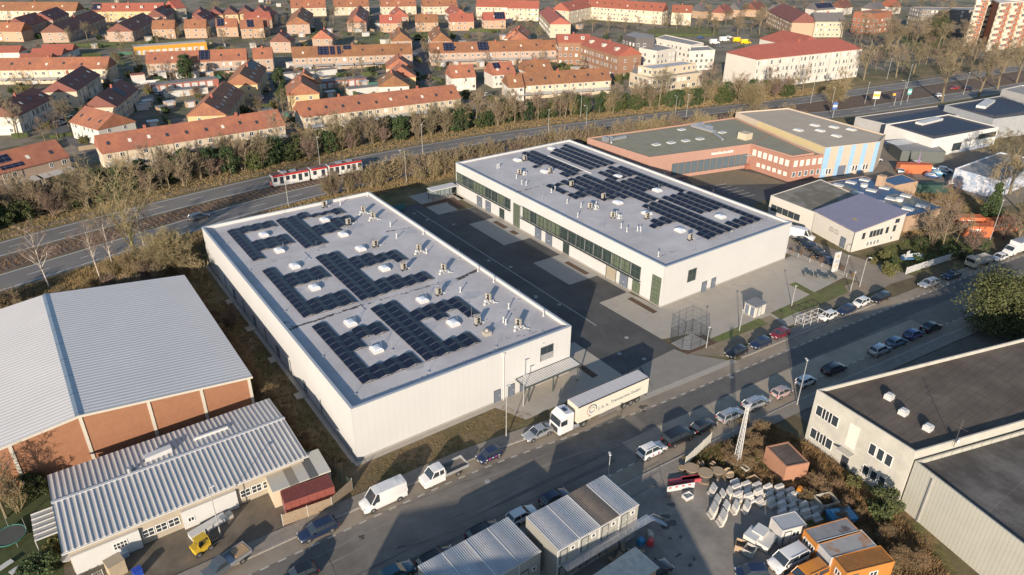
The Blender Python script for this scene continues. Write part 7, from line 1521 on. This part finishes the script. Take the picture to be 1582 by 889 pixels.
# near verge thicket behind the far hall
x = 62
while x < 232:
    base = along(lo_in,x)
    for row in range(2):
        y = base-10.2-row*3.2-rn.uniform(0,2.4)
        if 45 < x < 86 and row == 1: y = base-10.5
        if x > 88 and x < 130 and y < 155.5: y = 156.5
        seg = 'beside the tram' if x < 92 else 'behind the far hall' if x < 135 else 'behind the mossy roof' if x < 190 else 'behind the beige roof'
        if x > 190 and row == 1: continue
        tree(rn.choice(('scrub1','scrub1','scrub3','scrub2')),x+rn.uniform(-1,1),y,rn.uniform(.75,1.2)*(1.15 if 130<x<180 else 1.0),'straw coloured bare shrub '+seg,'straw shrubs '+seg,'roadside_shrub','shrub')
    x += 2.9
for (px,py,k,s,l) in ((432,238,'street1',1.15,'bare tree before the gap between left and middle front terraces'),(520,220,'plane1',.62,'spreading bare tree before the middle front terrace'),(710,204,'street3',1.1,'bare tree at the right end of the middle front terrace'),(735,196,'plane1',.75,'broad bare tree right of the middle front terrace'),(795,192,'street1',1.1,'bare tree left of the right front terrace'),(873,183,'plane2',.62,'bare tree with pale trunk before the right front terrace'),(947,175,'plane1',.62,'bare tree near the brown brick flats'),(1018,165,'plane2',.85,'large bare tree before the low cream block'),(1095,150,'street2',1.2,'bare tree between cream block and hotel'),
    (1140,160,'plane1',.72,'bare tree left of the hotel front'),(1160,168,'ball',1.1,'big pale bare bush behind the mossy roof'),(1185,150,'street2',1.1,'pale blossoming bare tree before the hotel'),(1240,142,'street1',1.0,'slim bare tree before the hotel middle'),(1300,150,'street3',1.2,'straw coloured tree on the median before the hotel end'),(1290,160,'ball',1.0,'round straw bush on the verge by the boards'),
    (1334,124,'plane1',.95,'plane tree at the right end of the hotel'),(1384,120,'plane2',.9,'plane tree over the side road junction'),(1411,114,'plane1',.9,'plane tree in the middle of the junction'),(1455,158,'plane2',1.15,'large plane tree standing by the white car'),(1511,150,'plane1',1.15,'large plane tree above the dealer roofs'),(1541,138,'plane2',1.05,'large plane tree near the right edge'),(1570,128,'plane1',1.0,'plane tree at the right edge of the dual road'),
    (1328,66,'plane1',1.0,'tall bare tree behind the hotel roof'),(1345,76,'street1',1.3,'slender bare tree behind the hotel'),(1372,76,'plane2',1.0,'tall pale bare tree left of the park lawn'),(1368,80,'street2',1.2,'bare tree close to the tall pale one'),(1405,62,'plane1',.8,'bare tree beside the brick block'),(1500,112,'plane2',.95,'bare tree below the narrow high rise'),(1550,112,'plane1',.95,'bare tree below the wide high rise'),(1575,100,'street1',1.3,'bare tree right below the wide high rise'),(1460,108,'plane1',.9,'bare tree on the near side of the park lawn'),(1430,100,'street2',1.2,'bare tree between lawn and dual road'),(1485,100,'street1',1.2,'bare tree right of the park lawn')):
    treex(k,px,py,s,l)
treex('cedar',1442,70,.95,'dark cedar in front of the shaded apartment block',name='cedar_tree'); treex('pine',1538,510,1.22,'large broad evergreen on the right, shading the street',name='evergreen_tree',sz=1.05); treex('pine',1596,500,.95,'smaller evergreen merging with the large one at the right edge',name='evergreen_tree',sz=.85)
treex('spruce',1525,345,.95,'dark spruce among the bare trees by the orange containers',name='spruce_tree'); 
for i,(px,py,k,s,l) in enumerate(((1454,388,'street2',1.0,'bare tree in front of the brick workshop wall'),(1475,378,'street3',.9,'bare tree before the middle orange container'),(1440,380,'scrub3',1.3,'brown shrub clump at the workshop wall'),(1420,386,'ivy1',.55,'dark shrub at the corner of the white office hall'),(1500,390,'scrub2',1.1,'brown shrub left of the tall white lamp'),(1560,300,'plane1',.75,'large bare tree at the right edge above the lorries'),(1578,330,'plane2',.8,'large bare tree cut by the right edge'),(1545,310,'street3',1.3,'straw bare tree behind the spruce'),(1530,262,'street3',1.3,'straw tree before the mottled wall'),(1560,270,'plane2',.75,'broad bare tree before the mottled wall'),(1575,365,'scrub3',1.3,'brown brush behind the box van'),(1550,370,'scrub2',1.2,'reddish brush beside the right orange container'),(1520,392,'ivy2',.45,'green bush below the tall white lamp'),(1490,400,'ivy1',.5,'green bush behind the lorry'),(1465,398,'bush2',1.3,'dark round bush at the end of the gate'),(1455,345,'street2',1.0,'reddish bare tree above the workshop roof edge'))):
    treex(k,px,py,s,l,name='bare_tree' if k in('street1','street2','street3','plane1','plane2') else 'shrub',cat='tree' if k in('street1','street2','street3','plane1','plane2') else 'shrub')
for (px,py,k,s,l) in ((1366,402,'bush1',.9,'mossy bush on the lawn left of the boat'),(1372,425,'bush1',1.2,'round bush at the gate end of the garden'),(1378,410,'bush2',.8,'small dark bush beside the boat'),(1350,408,'bush1',.6,'small garden bush before the office hall'),(1415,405,'bush2',.9,'dark bush at the back of the garden')): treex(k,px,py,s,l,name='garden_bush',cat='bush')
for i in range(9):
    tree('scrub2' if i%2 else 'bramble',133.2+rn.uniform(-.3,.3),66+i*2.4,.35,'low brown brush along the forecourt edge','brush along the forecourt edge','low_brush','bush')
# lower right weeds and bushes
treex('ivy1',1362,797,.75,'olive evergreen bush against the clad hall',name='evergreen_bush',cat='bush'); treex('bush1',1316,752,.75,'small rusty bush by the entrance',name='rusty_bush',cat='bush')
for i in range(46):
    k = rn.random(); px = 1165+k*230+rn.uniform(-30,30); py = 655+k*230+rn.uniform(-18,18)
    if 1180 < px < 1255 and 670 < py < 745: continue
    x,y = at(px,py); 
    if x > 78.2-(40-y)*.2+0*k: x = 77.6-(40-y)*.2
    tree('bramble',x,y,rn.uniform(.5,1.0),'rust brown bramble clump before the concrete building','brambles before the concrete building','bramble_bush','bush')
for i in range(16): treex('bramble',1120+rn.uniform(0,70),668+rn.uniform(0,52),rn.uniform(.5,.9),'brown weeds around the lattice mast','weeds around the lattice mast','weed_clump','bush')
# lower left garden
for (px,py,k,s,l) in ((10,800,'street1',.8,'spreading pale shrub tree at the left edge'),(28,790,'scrub1',.9,'pale bare shrub beside the brick wall'),(60,765,'ivy1',.55,'green leafy shrub by the brick hall post'),(45,760,'ivy2',.4,'dark evergreen shrub at the brick wall'),(80,720,'scrub2',.5,'dark brush along the brick hall wall'),(100,712,'bramble',1.2,'low dark brush at the brick wall'),(60,722,'scrub2',.5,'dark brush left along the brick hall wall'),(85,850,'bush1',.7,'yellow green bush at the workshop pergola'),(70,880,'bush2',1.1,'dark shrub clump at the bottom left'),(50,885,'bush2',.9,'small dark shrub clump near the garden chairs')): treex(k,px,py,s,l,name='garden_shrub',cat='shrub')
for i in range(10): tree('bramble',22.2+rn.uniform(-.5,.8),72+i*1.8,rn.uniform(.4,.8),'tangled dark brush between fence and near hall','tangled brush by the container fence','bramble_bush','bush')
# estate trees, hedges, sheds
EST = []   # scattered estate vegetation at photo positions
hedge_px = []
def seg_of(px): return 'left part' if px < 220 else 'left middle part' if px < 440 else 'middle part' if px < 660 else 'right middle part' if px < 860 else 'right part'
spots = [(135,62,2),(150,60,1),(175,58,1),(240,58,1),(275,60,1),(325,62,1),(345,66,1),(380,55,1),(110,70,1),(185,92,0),(195,88,1),(55,30,1),(290,120,3),(290,128,3),(265,128,1),(235,125,1),(250,128,0),(345,120,0),(230,145,0),(110,205,2),(10,205,2),(25,210,2),(90,215,1),(70,220,1),(130,222,0),(170,130,1),(440,45,1),(500,40,1),(515,38,2),(545,55,2),(550,65,1),(590,62,1),(620,58,1),(650,58,1),(595,108,0),(610,105,0),(575,112,0),(560,118,1),(430,150,0),(434,140,3),(465,115,0),(670,105,1),(680,110,1),(730,120,0),(722,60,0),(740,70,1),(635,40,1),(700,60,0),(760,52,0),(775,55,1),(790,58,1),(715,140,1),(720,150,0),(812,130,1),(830,60,1),(850,52,2),(868,50,1),(900,50,1),(915,50,2),(940,48,1),(965,50,1),(985,45,1),(1010,48,1),(1030,48,1),(1045,46,2),(1060,48,1),(1080,50,1),(1092,44,2),(1105,50,1),(1120,42,2),(1140,50,1),(1160,52,1),(1175,40,2),(1190,50,1),(1215,48,1),(1235,44,1),(1095,30,2),(1110,24,1),(1150,26,2),(1180,20,1),(1200,12,2),(1240,20,1),(1270,14,2),(1305,30,1),(1310,10,2),(1325,26,1),(1350,12,2),(1355,30,1),(1385,20,2),(1400,10,1),(1405,36,1),(1420,16,2),(1440,10,1),(1455,16,2),(1470,6,1),(880,110,0),(895,112,1),(870,118,0),(905,118,0),(955,125,0),(965,122,0),(980,120,1),(1085,140,1),(1300,60,2),(1320,70,1),(60,60,0),(30,105,0),(5,60,2),(120,55,1),(525,5,2),(530,0,1),(560,5,1),(620,0,2),(425,35,1),(330,20,1),(700,8,1),(800,8,1),(1280,50,1),(200,120,0),(215,112,2),(480,140,0),(490,150,0),(740,40,1),(655,75,1),(690,78,0),(780,72,0),(600,80,1),(470,75,0),(830,88,0)]
rr = random.Random(9)
for i,(px,py,k) in enumerate(spots):
    kind = [rr.choice(('bush1','bush2')),rr.choice(('street1','street2','street3')),rr.choice(('plane1','plane2')),'ivy2'][k]
    s = {0:1.3,1:.72,2:.62,3:1.2}[k]*rr.uniform(.85,1.15); sg = seg_of(px)
    if k == 0: treex(kind,px,py,s,'garden shrub among the houses in the '+sg+' of the estate','garden shrubs in the '+sg,'garden_shrub','shrub')
    elif k == 3: treex(kind,px,py,s,'tall green cypress like tree in the '+sg+' of the estate','cypresses in the '+sg,'evergreen_tree')
    else: treex(kind,px,py,s,'bare tree among the houses in the '+sg+' of the estate','bare estate trees in the '+sg)
# hedges (green) and dark garden bands in front of terraces
m_hedge = mat('hedge_green',(.06,.075,.025),.9,var=.4,vs=1.2,bump=.15,bs=3)
def hedge(a, b, h_, label, wd=.8):
    p, q = G(*a), G(*b); d = q-p; L_ = d.length; t = link('hedge', None, None, (p.x,p.y,0), math.atan2(d.y,d.x)); tag(t,label,'hedge'); r = random.Random(int(a[0])); mb = MB(); n = max(2,int(L_/.8))
    for i in range(n): mb.cbox(L_*(i+.5)/n, r.uniform(-.08,.08), h_/2*r.uniform(.9,1.1), L_/n*1.15, wd*r.uniform(.85,1.15), h_*r.uniform(.88,1.1), r.uniform(-.15,.15))
    part('foliage', mb, m_hedge, t)
for (a,b,h_,l) in (((725,49),(770,50),1.8,'green hedge along the lawn below the red roofed houses'),((558,118),(583,117),1.8,'green hedge between the garages and the middle terrace'),((520,118),(548,118),1.5,'low hedge behind the middle terrace'),((110,72),(180,70),1.2,'hedge at the lawn by the low red bungalows'),((610,108),(625,116),1.6,'hedge beside the staggered gables'),((235,135),(262,133),1.5,'hedge by the red garages'),((1000,56),(1100,56),1.2,'hedge behind the flat roofed blocks'),((640,58),(680,55),1.4,'hedge right of the brick gable')): hedge(a,b,h_,l)
# garages and sheds in the gardens
m_redg = mat('red_garage_wall',(.33,.12,.09),.9,var=.1)
def shed(px, py, L_, W_, H_, wall, roof, label, rz=0, cat='shed', name='garden_shed', grp=None):
    x,y = at(px,py); t = thing(name,label,cat,(x,y,0),R(rz),grp); part('wall', MB().box(0,L_,0,W_,0,H_), wall, t); part('roof', MB().box(-.15,L_+.15,-.15,W_+.15,H_,H_+.15), roof, t)
    for i in range(max(1,int(L_/3))): part('door', MB().box(.4+i*3,2.6+i*3 if L_ > 3 else 1.3,-.04,0,.05,min(2.1,H_-.2)), m_duct, t)
dg = mat('shed_roof',(.20,.19,.18),.8,var=.2); wg = m_hw['white']
shed(235,143,26,5.5,2.6,m_redg,dg,'row of red garages with flat grey roof left of the yellow gable',-2,'garage','garage_row'); shed(256,152,16,4,2.4,wg,dg,'white garage row below the red garages',-2,'garage','garage_row')
shed(495,138,20,5,2.7,m_redg,dg,'red garage row behind the middle front terrace',-5,'garage','garage_row'); shed(540,148,16,4,2.4,wg,dg,'white garage row behind the middle front terrace',-6,'garage','garage_row')
shed(439,124,24,4,2.4,wg,dg,'white garage row left of the red garages in the middle',-3,'garage','garage_row'); shed(206,130,5,4,3.4,wg,m_tile_r,'tiny white house by the estate path',-2)
shed(210,86,34,6,4.0,mat('orange_cladding',(.55,.26,.03),.8,var=.1),mat('pale_flat_roof',(.40,.38,.35),.8),'flat roofed hall with bright orange wall behind the left terrace',-4,'hall','orange_walled_hall')
rr = random.Random(31)
for i,(px,py) in enumerate([(8,128),(20,130),(34,131),(48,131),(62,130),(245,122),(275,122),(298,121),(320,121),(180,155),(212,172),(225,160),(258,168),(246,176),(490,108),(520,108),(560,106),(585,104),(600,103),(470,112),(680,104),(700,102),(740,104),(790,101),(640,92),(505,52),(480,48),(350,28),(280,34),(300,40),(170,34),(180,40),(560,28),(660,24),(690,20),(785,36),(735,30),(775,62),(500,128),(445,60),(462,58)]):
    shed(px,py,rr.uniform(2.4,4),rr.uniform(2,3),rr.uniform(2.0,2.5),rr.choice((wg,m_hw['tan'],m_wood)),rr.choice((dg,m_duct,m_patio)),'small garden shed among the terraces in the '+seg_of(px)+' of the estate',rr.uniform(-10,10),grp='garden sheds in the '+seg_of(px))
def free(x, y, m=.8):
    for (cx,cy,an,hl,hw) in FOOT:
        dx, dy = x-cx, y-cy; u = dx*math.cos(an)+dy*math.sin(an); v = -dx*math.sin(an)+dy*math.cos(an)
        if abs(u) < hl+m and abs(v) < hw+m: return False
    return True
rr = random.Random(101); n = 0
while n < 300:
    px, py = rr.uniform(0,1000), rr.uniform(4,205)**1.0
    if py > 250-px*.11: continue
    x, y = at(px,py)
    if y < along(hw_in,x)+27 or not free(x,y,1.0): continue
    n += 1; sg = seg_of(px); k = rr.random()
    if k < .40: tree(rr.choice(('bush1','bush2','bush2')),x,y,rr.uniform(.8,1.5),'garden shrub among the houses in the '+sg+' of the estate','garden shrubs in the '+sg,'garden_shrub','shrub')
    elif k < .72: tree(rr.choice(('street1','street2','street3')),x,y,rr.uniform(.4,.75),'bare tree among the houses in the '+sg+' of the estate','bare estate trees in the '+sg)
    elif k < .86: tree(rr.choice(('scrub2','scrub3')),x,y,rr.uniform(.5,.8),'brown garden brush among the houses in the '+sg+' of the estate','garden brush in the '+sg,'garden_shrub','shrub')
    else: shed(px,py,rr.uniform(2.4,4.5),rr.uniform(2,3),rr.uniform(2.0,2.5),rr.choice((wg,m_hw['tan'],m_wood)),rr.choice((dg,m_duct,m_patio)),'small garden shed among the terraces in the '+sg+' of the estate',rr.uniform(-10,10),grp='garden sheds in the '+sg)
n = 0
while n < 75:
    px, py = rr.uniform(1080,1560), rr.uniform(2,118)
    if py > 62 and px < 1345: continue
    x, y = at(px,py)
    if not free(x,y,3) or y < along(hw_in,x)+9 or (1487 < px < 1560 and py < 85): continue
    n += 1; sg = 'behind the hotel' if px < 1345 else 'around the park'
    tree(rr.choice(('plane1','plane2','street1','street2','street3')),x,y,rr.uniform(.7,1.1)*(1.0 if px > 1300 else .8),'bare tree in the mass of trees '+sg,'bare trees '+sg)
n = 0
while n < 90:
    x, y = rr.uniform(-10,210), rr.uniform(215,420)
    p_ = Vector((x,y,0)); 
    if y < along(hw_in,x)+30 or not free(x,y,1.5): continue
    L_ = rr.uniform(4,10); an = rr.choice((0,math.pi/2))+rr.uniform(-.15,.15)-.05; c, s_ = math.cos(an), math.sin(an)
    if not free(x+c*L_/2,y+s_*L_/2,.8) or not free(x+c*L_,y+s_*L_,.8): continue
    n += 1; mb = MB(); h_ = rr.uniform(1.1,1.9); kind = rr.random()
    if kind < .6:
        q_ = int(L_/.8)
        for i in range(q_): mb.cbox(L_*(i+.5)/q_, rr.uniform(-.06,.06), h_/2, L_/q_*1.1, .6*rr.uniform(.85,1.15), h_*rr.uniform(.88,1.1), rr.uniform(-.15,.15))
        tag(link('hedge', mb.data('hedge',m_hedge), None, (x,y,0), an),'clipped garden hedge between the terraces of the estate','hedge','clipped garden hedges')
    else:
        mb.box(0,L_,-.04,.04,.05,h_*.9); tag(link('garden_fence', mb.data('garden_fence',rr.choice((m_wood,m_duct,mat('green_screen',(.04,.14,.10),.7)))), None, (x,y,0), an),'plain garden screen fence between the terraces of the estate','fence','garden screen fences')
# sun parasol and steps at the brick office
x,y = at(1153,262); t = thing('terrace_platform','raised brick terrace with ramp before the brick office','terrace',(x,y,0),R(-15)); part('wall', MB().box(0,9,0,5,0,1.3), m_hw['brick'], t); part('rail', MB().box(0,9,-.05,0,2.1,2.15).box(0,9,-.05,0,1.7,1.73), m_alu, t); 
rl = MB()
for i in range(10): rl.bar((i,-.03,1.3),(i,-.03,2.15),.03)
part('railing_post', rl, m_alu, t); part('ramp', MB().add([(9,0,1.3),(20,-4,0),(20,-2.5,0),(9,1.5,1.3),(9,0,0),(9,1.5,0)],[(0,1,2,3),(0,4,1),(3,2,5),(4,5,2,1),(0,3,5,4)]), m_conc, t)
t = thing('grey_parasol','wide grey glass canopy above the brick terrace','canopy',(x+3,y+2,1.3)); part('roof', MB().bar((0,0,2.6),(0,0,3.2),3.6,.2,12), mat('canopy_glass',(.36,.38,.38),.3,var=.1), t); part('mast', MB().bar((0,0,0),(0,0,2.8),.06), m_alu, t)
# white parking bay lines behind the far hall
mb = MB()
for i in range(6): p = G(1098+i*9,289+i*3.4,0); q = G(1122+i*9,284+i*3.4,0); d = (q-p).normalized(); n_ = Vector((-d.y,d.x,0))*.07; mb.quad((*(p-n_).xy,.03),(*(q-n_).xy,.03),(*(q+n_).xy,.03),(*(p+n_).xy,.03))
struct('parking_lines', mb, m_white, 'white bay lines on the car park behind the far hall')
# manhole covers on the yard and street
mh = mat('manhole_iron',(.28,.28,.28),.6)
for (px,py) in ((828,458),(864,471),(957,547),(995,555),(968,522),(701,347),(660,340),(640,330),(755,403),(789,413),(828,460),(1130,583),(753,744),(1000,485)):
    x,y = at(px,py); tag(link('manhole_cover', MB().cyl(0,0,0,.04,.38,.38,14).data('manhole_cover',mh), None,(x,y,.01)),None,None,None,'structure')
# dark tyre marks / oil stains on the streets and yard
m_oil = mat('oil_stain',(.06,.055,.05),.5,var=.3)
rr = random.Random(5); mb = MB()
for (px,py,s) in ((1028,806,1.6),(1036,832,.5),(1052,831,.5),(1048,858,.6),(1072,864,.5),(1066,872,.6),(1037,780,.9),(1029,766,.8),(1150,640,.4),(990,633,1.2),(995,628,.8),(620,845,.5),(560,830,.6)):
    c = G(px,py); 
    for j in range(3):
        a0 = rr.uniform(0,6.28); cx, cy = c.x+rr.uniform(-.5,.5)*s, c.y+rr.uniform(-.5,.5)*s
        mb.add([(cx+math.cos(t_)*s*.5*rr.uniform(.5,1.1),cy+math.sin(t_)*s*.35*rr.uniform(.5,1.1),.0265+.0006*j) for t_ in [2*math.pi*k/9 for k in range(9)]],[tuple(range(9))])
struct('oil_stains', mb, m_oil, 'dark oil stains on the storage yard and street')
mb = MB()
def crack(pts, w_=.05):
    P = [G(*p) for p in pts]
    for i in range(len(P)-1):
        a, b = P[i], P[i+1]; n = max(2,int((b-a).length/1.2)); q0 = a
        for k in range(1,n+1):
            q1 = a.lerp(b,k/n)+Vector((rr.uniform(-.12,.12),rr.uniform(-.12,.12),0)); d = (q1-q0).normalized(); nn_ = Vector((-d.y,d.x,0))*w_*rr.uniform(.3,.7); mb.quad((*(q0-nn_).xy,.0215),(*(q1-nn_).xy,.0215),(*(q1+nn_).xy,.0215),(*(q0+nn_).xy,.0215)); q0 = q1
for c_ in (((560,800),(640,775),(700,750),(760,730)),((600,850),(650,840),(720,815)),((1000,660),(1060,640),(1120,615)),((700,800),(740,785),(800,755)),((1080,610),(1095,620),(1110,650)),((880,720),(960,690),(1010,665)),((1250,500),(1280,520),(1300,545)),((1220,525),(1250,535),(1290,550)),((500,850),(520,889)),((1150,600),(1230,560),(1300,530),(1380,500))): crack(c_)
struct('tar_seams', mb, mat('tar_seam',(.045,.042,.04),.6,var=.2), 'thin dark tar seams and cracks across the street')
# ================================================================ GRASS TUFTS (uncountable)
def tufts(name, poly, n, h0, h1, m, label, seed, z=.02, wd=.05, clump=6, keep=None):
    r = random.Random(seed); xs = [p[0] for p in poly]; ys = [p[1] for p in poly]; mb = MB()
    def inside(x, y):
        c = False; j = len(poly)-1
        for i in range(len(poly)):
            if (poly[i][1] > y) != (poly[j][1] > y) and x < (poly[j][0]-poly[i][0])*(y-poly[i][1])/(poly[j][1]-poly[i][1])+poly[i][0]: c = not c
            j = i
        return c
    k = 0; tries = 0
    while k < n and tries < n*12:
        tries += 1; x, y = r.uniform(min(xs),max(xs)), r.uniform(min(ys),max(ys))
        if not inside(x,y) or (keep and not keep(x,y)): continue
        k += 1; s = r.uniform(h0,h1)
        for _ in range(clump):
            a = r.uniform(0,6.28); q = r.uniform(0,.25); bx, by = x+math.cos(a)*q, y+math.sin(a)*q; b = r.uniform(0,3.14); dx, dy = math.cos(b)*wd, math.sin(b)*wd
            mb.add([(bx-dx,by-dy,z),(bx+dx,by+dy,z),(bx+math.cos(a)*s*.5,by+math.sin(a)*s*.5,z+s*r.uniform(.6,1))],[(0,1,2)])
    o = link(name, mb.data(name, m)); return tag(o,label,'grass',None,'stuff')
m_straw = mat('straw_blades',(.28,.20,.095),.95,var=.3,vs=.5); m_gblade = mat('green_blades',(.085,.10,.03),.95,var=.35,vs=.5); m_rblade = mat('rust_blades',(.24,.15,.07),.95,var=.35,vs=.6)
va = [p for p in offset(lo_in,-9.2) if -40 < p[0] < 240]; vb = [p for p in offset(lo_in,-17) if -40 < p[0] < 240]
clear = lambda x, y: not (25.5 < x < 64.5 and y < 146) and not (61 < x < 92 and y < 154) and not (90 < x < 130 and y < 153.5) and not (136 < x < 215 and y < 156)
tufts('verge_grass', va+vb[::-1], 9000, .35, .9, m_straw, 'dry straw grass along the near carriageway', 1, keep=clear)
fa = [p for p in offset(hw_in,9) if -40 < p[0] < 300]; fb = [p for p in offset(hw_in,18) if -40 < p[0] < 300]
tufts('far_verge_grass', fa+fb[::-1], 7000, .3, .7, m_straw, 'dry grass strip between footway and thicket', 2)
tufts('scrub_grass', [(-22,130.5),(24,130.5),(25.4,146),(40,147),(40,158),(20,160),(-20,150)], 7000, .5, 1.3, m_straw, 'tall dry grass behind the brick hall', 3)
tufts('weed_cover', [(63,47.6),(79.5,45.5),(79.5,36),(76,22),(70,12),(68,20),(70.5,35),(66.5,38.5),(64.5,43.5)], 5200, .3, .9, m_rblade, 'rust brown weeds beside the concrete building', 4, keep=lambda x,y: not (70 < x < 75.2 and 35.5 < y < 41.2))
tufts('green_weeds', [(63,47.4),(73,46),(72,41.5),(66,41)], 1500, .3, .8, m_gblade, 'green weeds around the foot of the lattice mast', 5)
tufts('rough_grass', [(20,72),(25.6,72),(25.6,128),(20,128)], 2200, .15, .4, mat('olive_blades',(.20,.145,.07),.95,var=.3), 'rough grass on the earth strip between the halls', 6)
tufts('rough_grass', [(23,66.8),(52,66.6),(50,71),(27,71)], 900, .06, .18, mat('olive_blades',(.20,.145,.07)), 'short rough grass before the near hall', 7)
tufts('shrub_ground', [(160,72),(176,64),(196,60),(205,80),(190,98),(172,84)], 5000, .4, 1.2, m_straw, 'dry undergrowth around the orange containers', 8)
tufts('garden_grass', [(144.5,59.8),(168,57.8),(172,66),(161,69.5),(145,70.5)], 2600, .1, .4, m_gblade, 'mossy grass in the office garden', 9)
tufts('median_grass', [p for p in offset(mid,-2.9) if -60<p[0]<52]+[p for p in offset(mid,2.6) if -60<p[0]<52][::-1], 1800, .1, .35, m_rblade, 'low brown growth in the tram median', 10)
# worn wheel tracks and lighter repair strips on the street and in the yard
m_trk = mat('worn_track',(.185,.168,.142),.85,var=.2,vs=.6); m_trk2 = mat('dark_track',(.105,.098,.09),.85,var=.25,vs=.6); m_trk3 = mat('yard_track',(.085,.082,.078),.85,var=.25,vs=.5)
rr = random.Random(41)
def wobble(c, d, w0, name, z, m, lab, x0, x1):
    a = []; b = []
    for i,(x,y) in enumerate(p for p in c if x0 <= p[0] <= x1):
        k = w0*(.6+.5*math.sin(i*.37+d)+rr.uniform(-.1,.1)); a.append((x,y+d-k/2)); b.append((x,y+d+k/2))
    struct(name, strip_mb(a,b,z), m, lab)
wobble(st_n,-4.1,.7,'wheel_track',.0142,m_trk,'faint worn wheel track on the left part of the street',-60,61); wobble(st_n,-5.9,.6,'wheel_track',.0145,m_trk,'second faint worn wheel track on the left part of the street',-60,61)
wobble(st_s,4.2,.7,'wheel_track',.0148,m_trk2,'darker wheel track along the southern lane',-60,57); wobble(st_s,5.9,.6,'wheel_track',.0151,m_trk2,'second darker wheel track along the southern lane',-60,57)
wobble(st_n,-4.3,.8,'wheel_track',.0200,m_trk2,'dark wheel track in the resurfaced lane',64,250)
for i,(x0,y0,x1,y1,w_) in enumerate(((65,66,70,148,.5),(66.8,67,71.8,148,.5),(79.5,70,80.6,140,.6),(81.2,70,82.2,140,.5),(70,62,80,90,.5),(72,61.5,82,88,.45))):
    n = 24; a = []; b = []
    for k in range(n+1):
        t_ = k/n; x = x0+(x1-x0)*t_+math.sin(t_*5+i)*.5; y = y0+(y1-y0)*t_; q = w_*(.5+.4*math.sin(k*.8+i)); a.append((x-q/2,y)); b.append((x+q/2,y))
    struct('tyre_track', strip_mb(a,b,.0245+.0006*i), m_trk3, 'faint pale tyre track in the dark yard')
m_pud = mat('roof_puddle',(.40,.38,.385),.35,var=.15,vs=.8)
for hall,ox,oy,wd in ((hA,AX,AY,36.8),(hB,BX,BY,37.6)):
    mb = MB(); k = 0
    for (u,v,s) in [(rr.uniform(3,wd-3),rr.uniform(3,69),rr.uniform(.8,2.4)) for _ in range(22)]:
        x,y = roofxy(u,v,ox,oy); k += 1; mb.add([(x+math.cos(t_)*s*rr.uniform(.6,1.1),y+math.sin(t_)*s*.7*rr.uniform(.6,1.1),ZR+.0105+.0004*k) for t_ in [2*math.pi*j/14 for j in range(14)]],[tuple(range(14))])
    part('dried_puddle', mb, m_pud, hall)
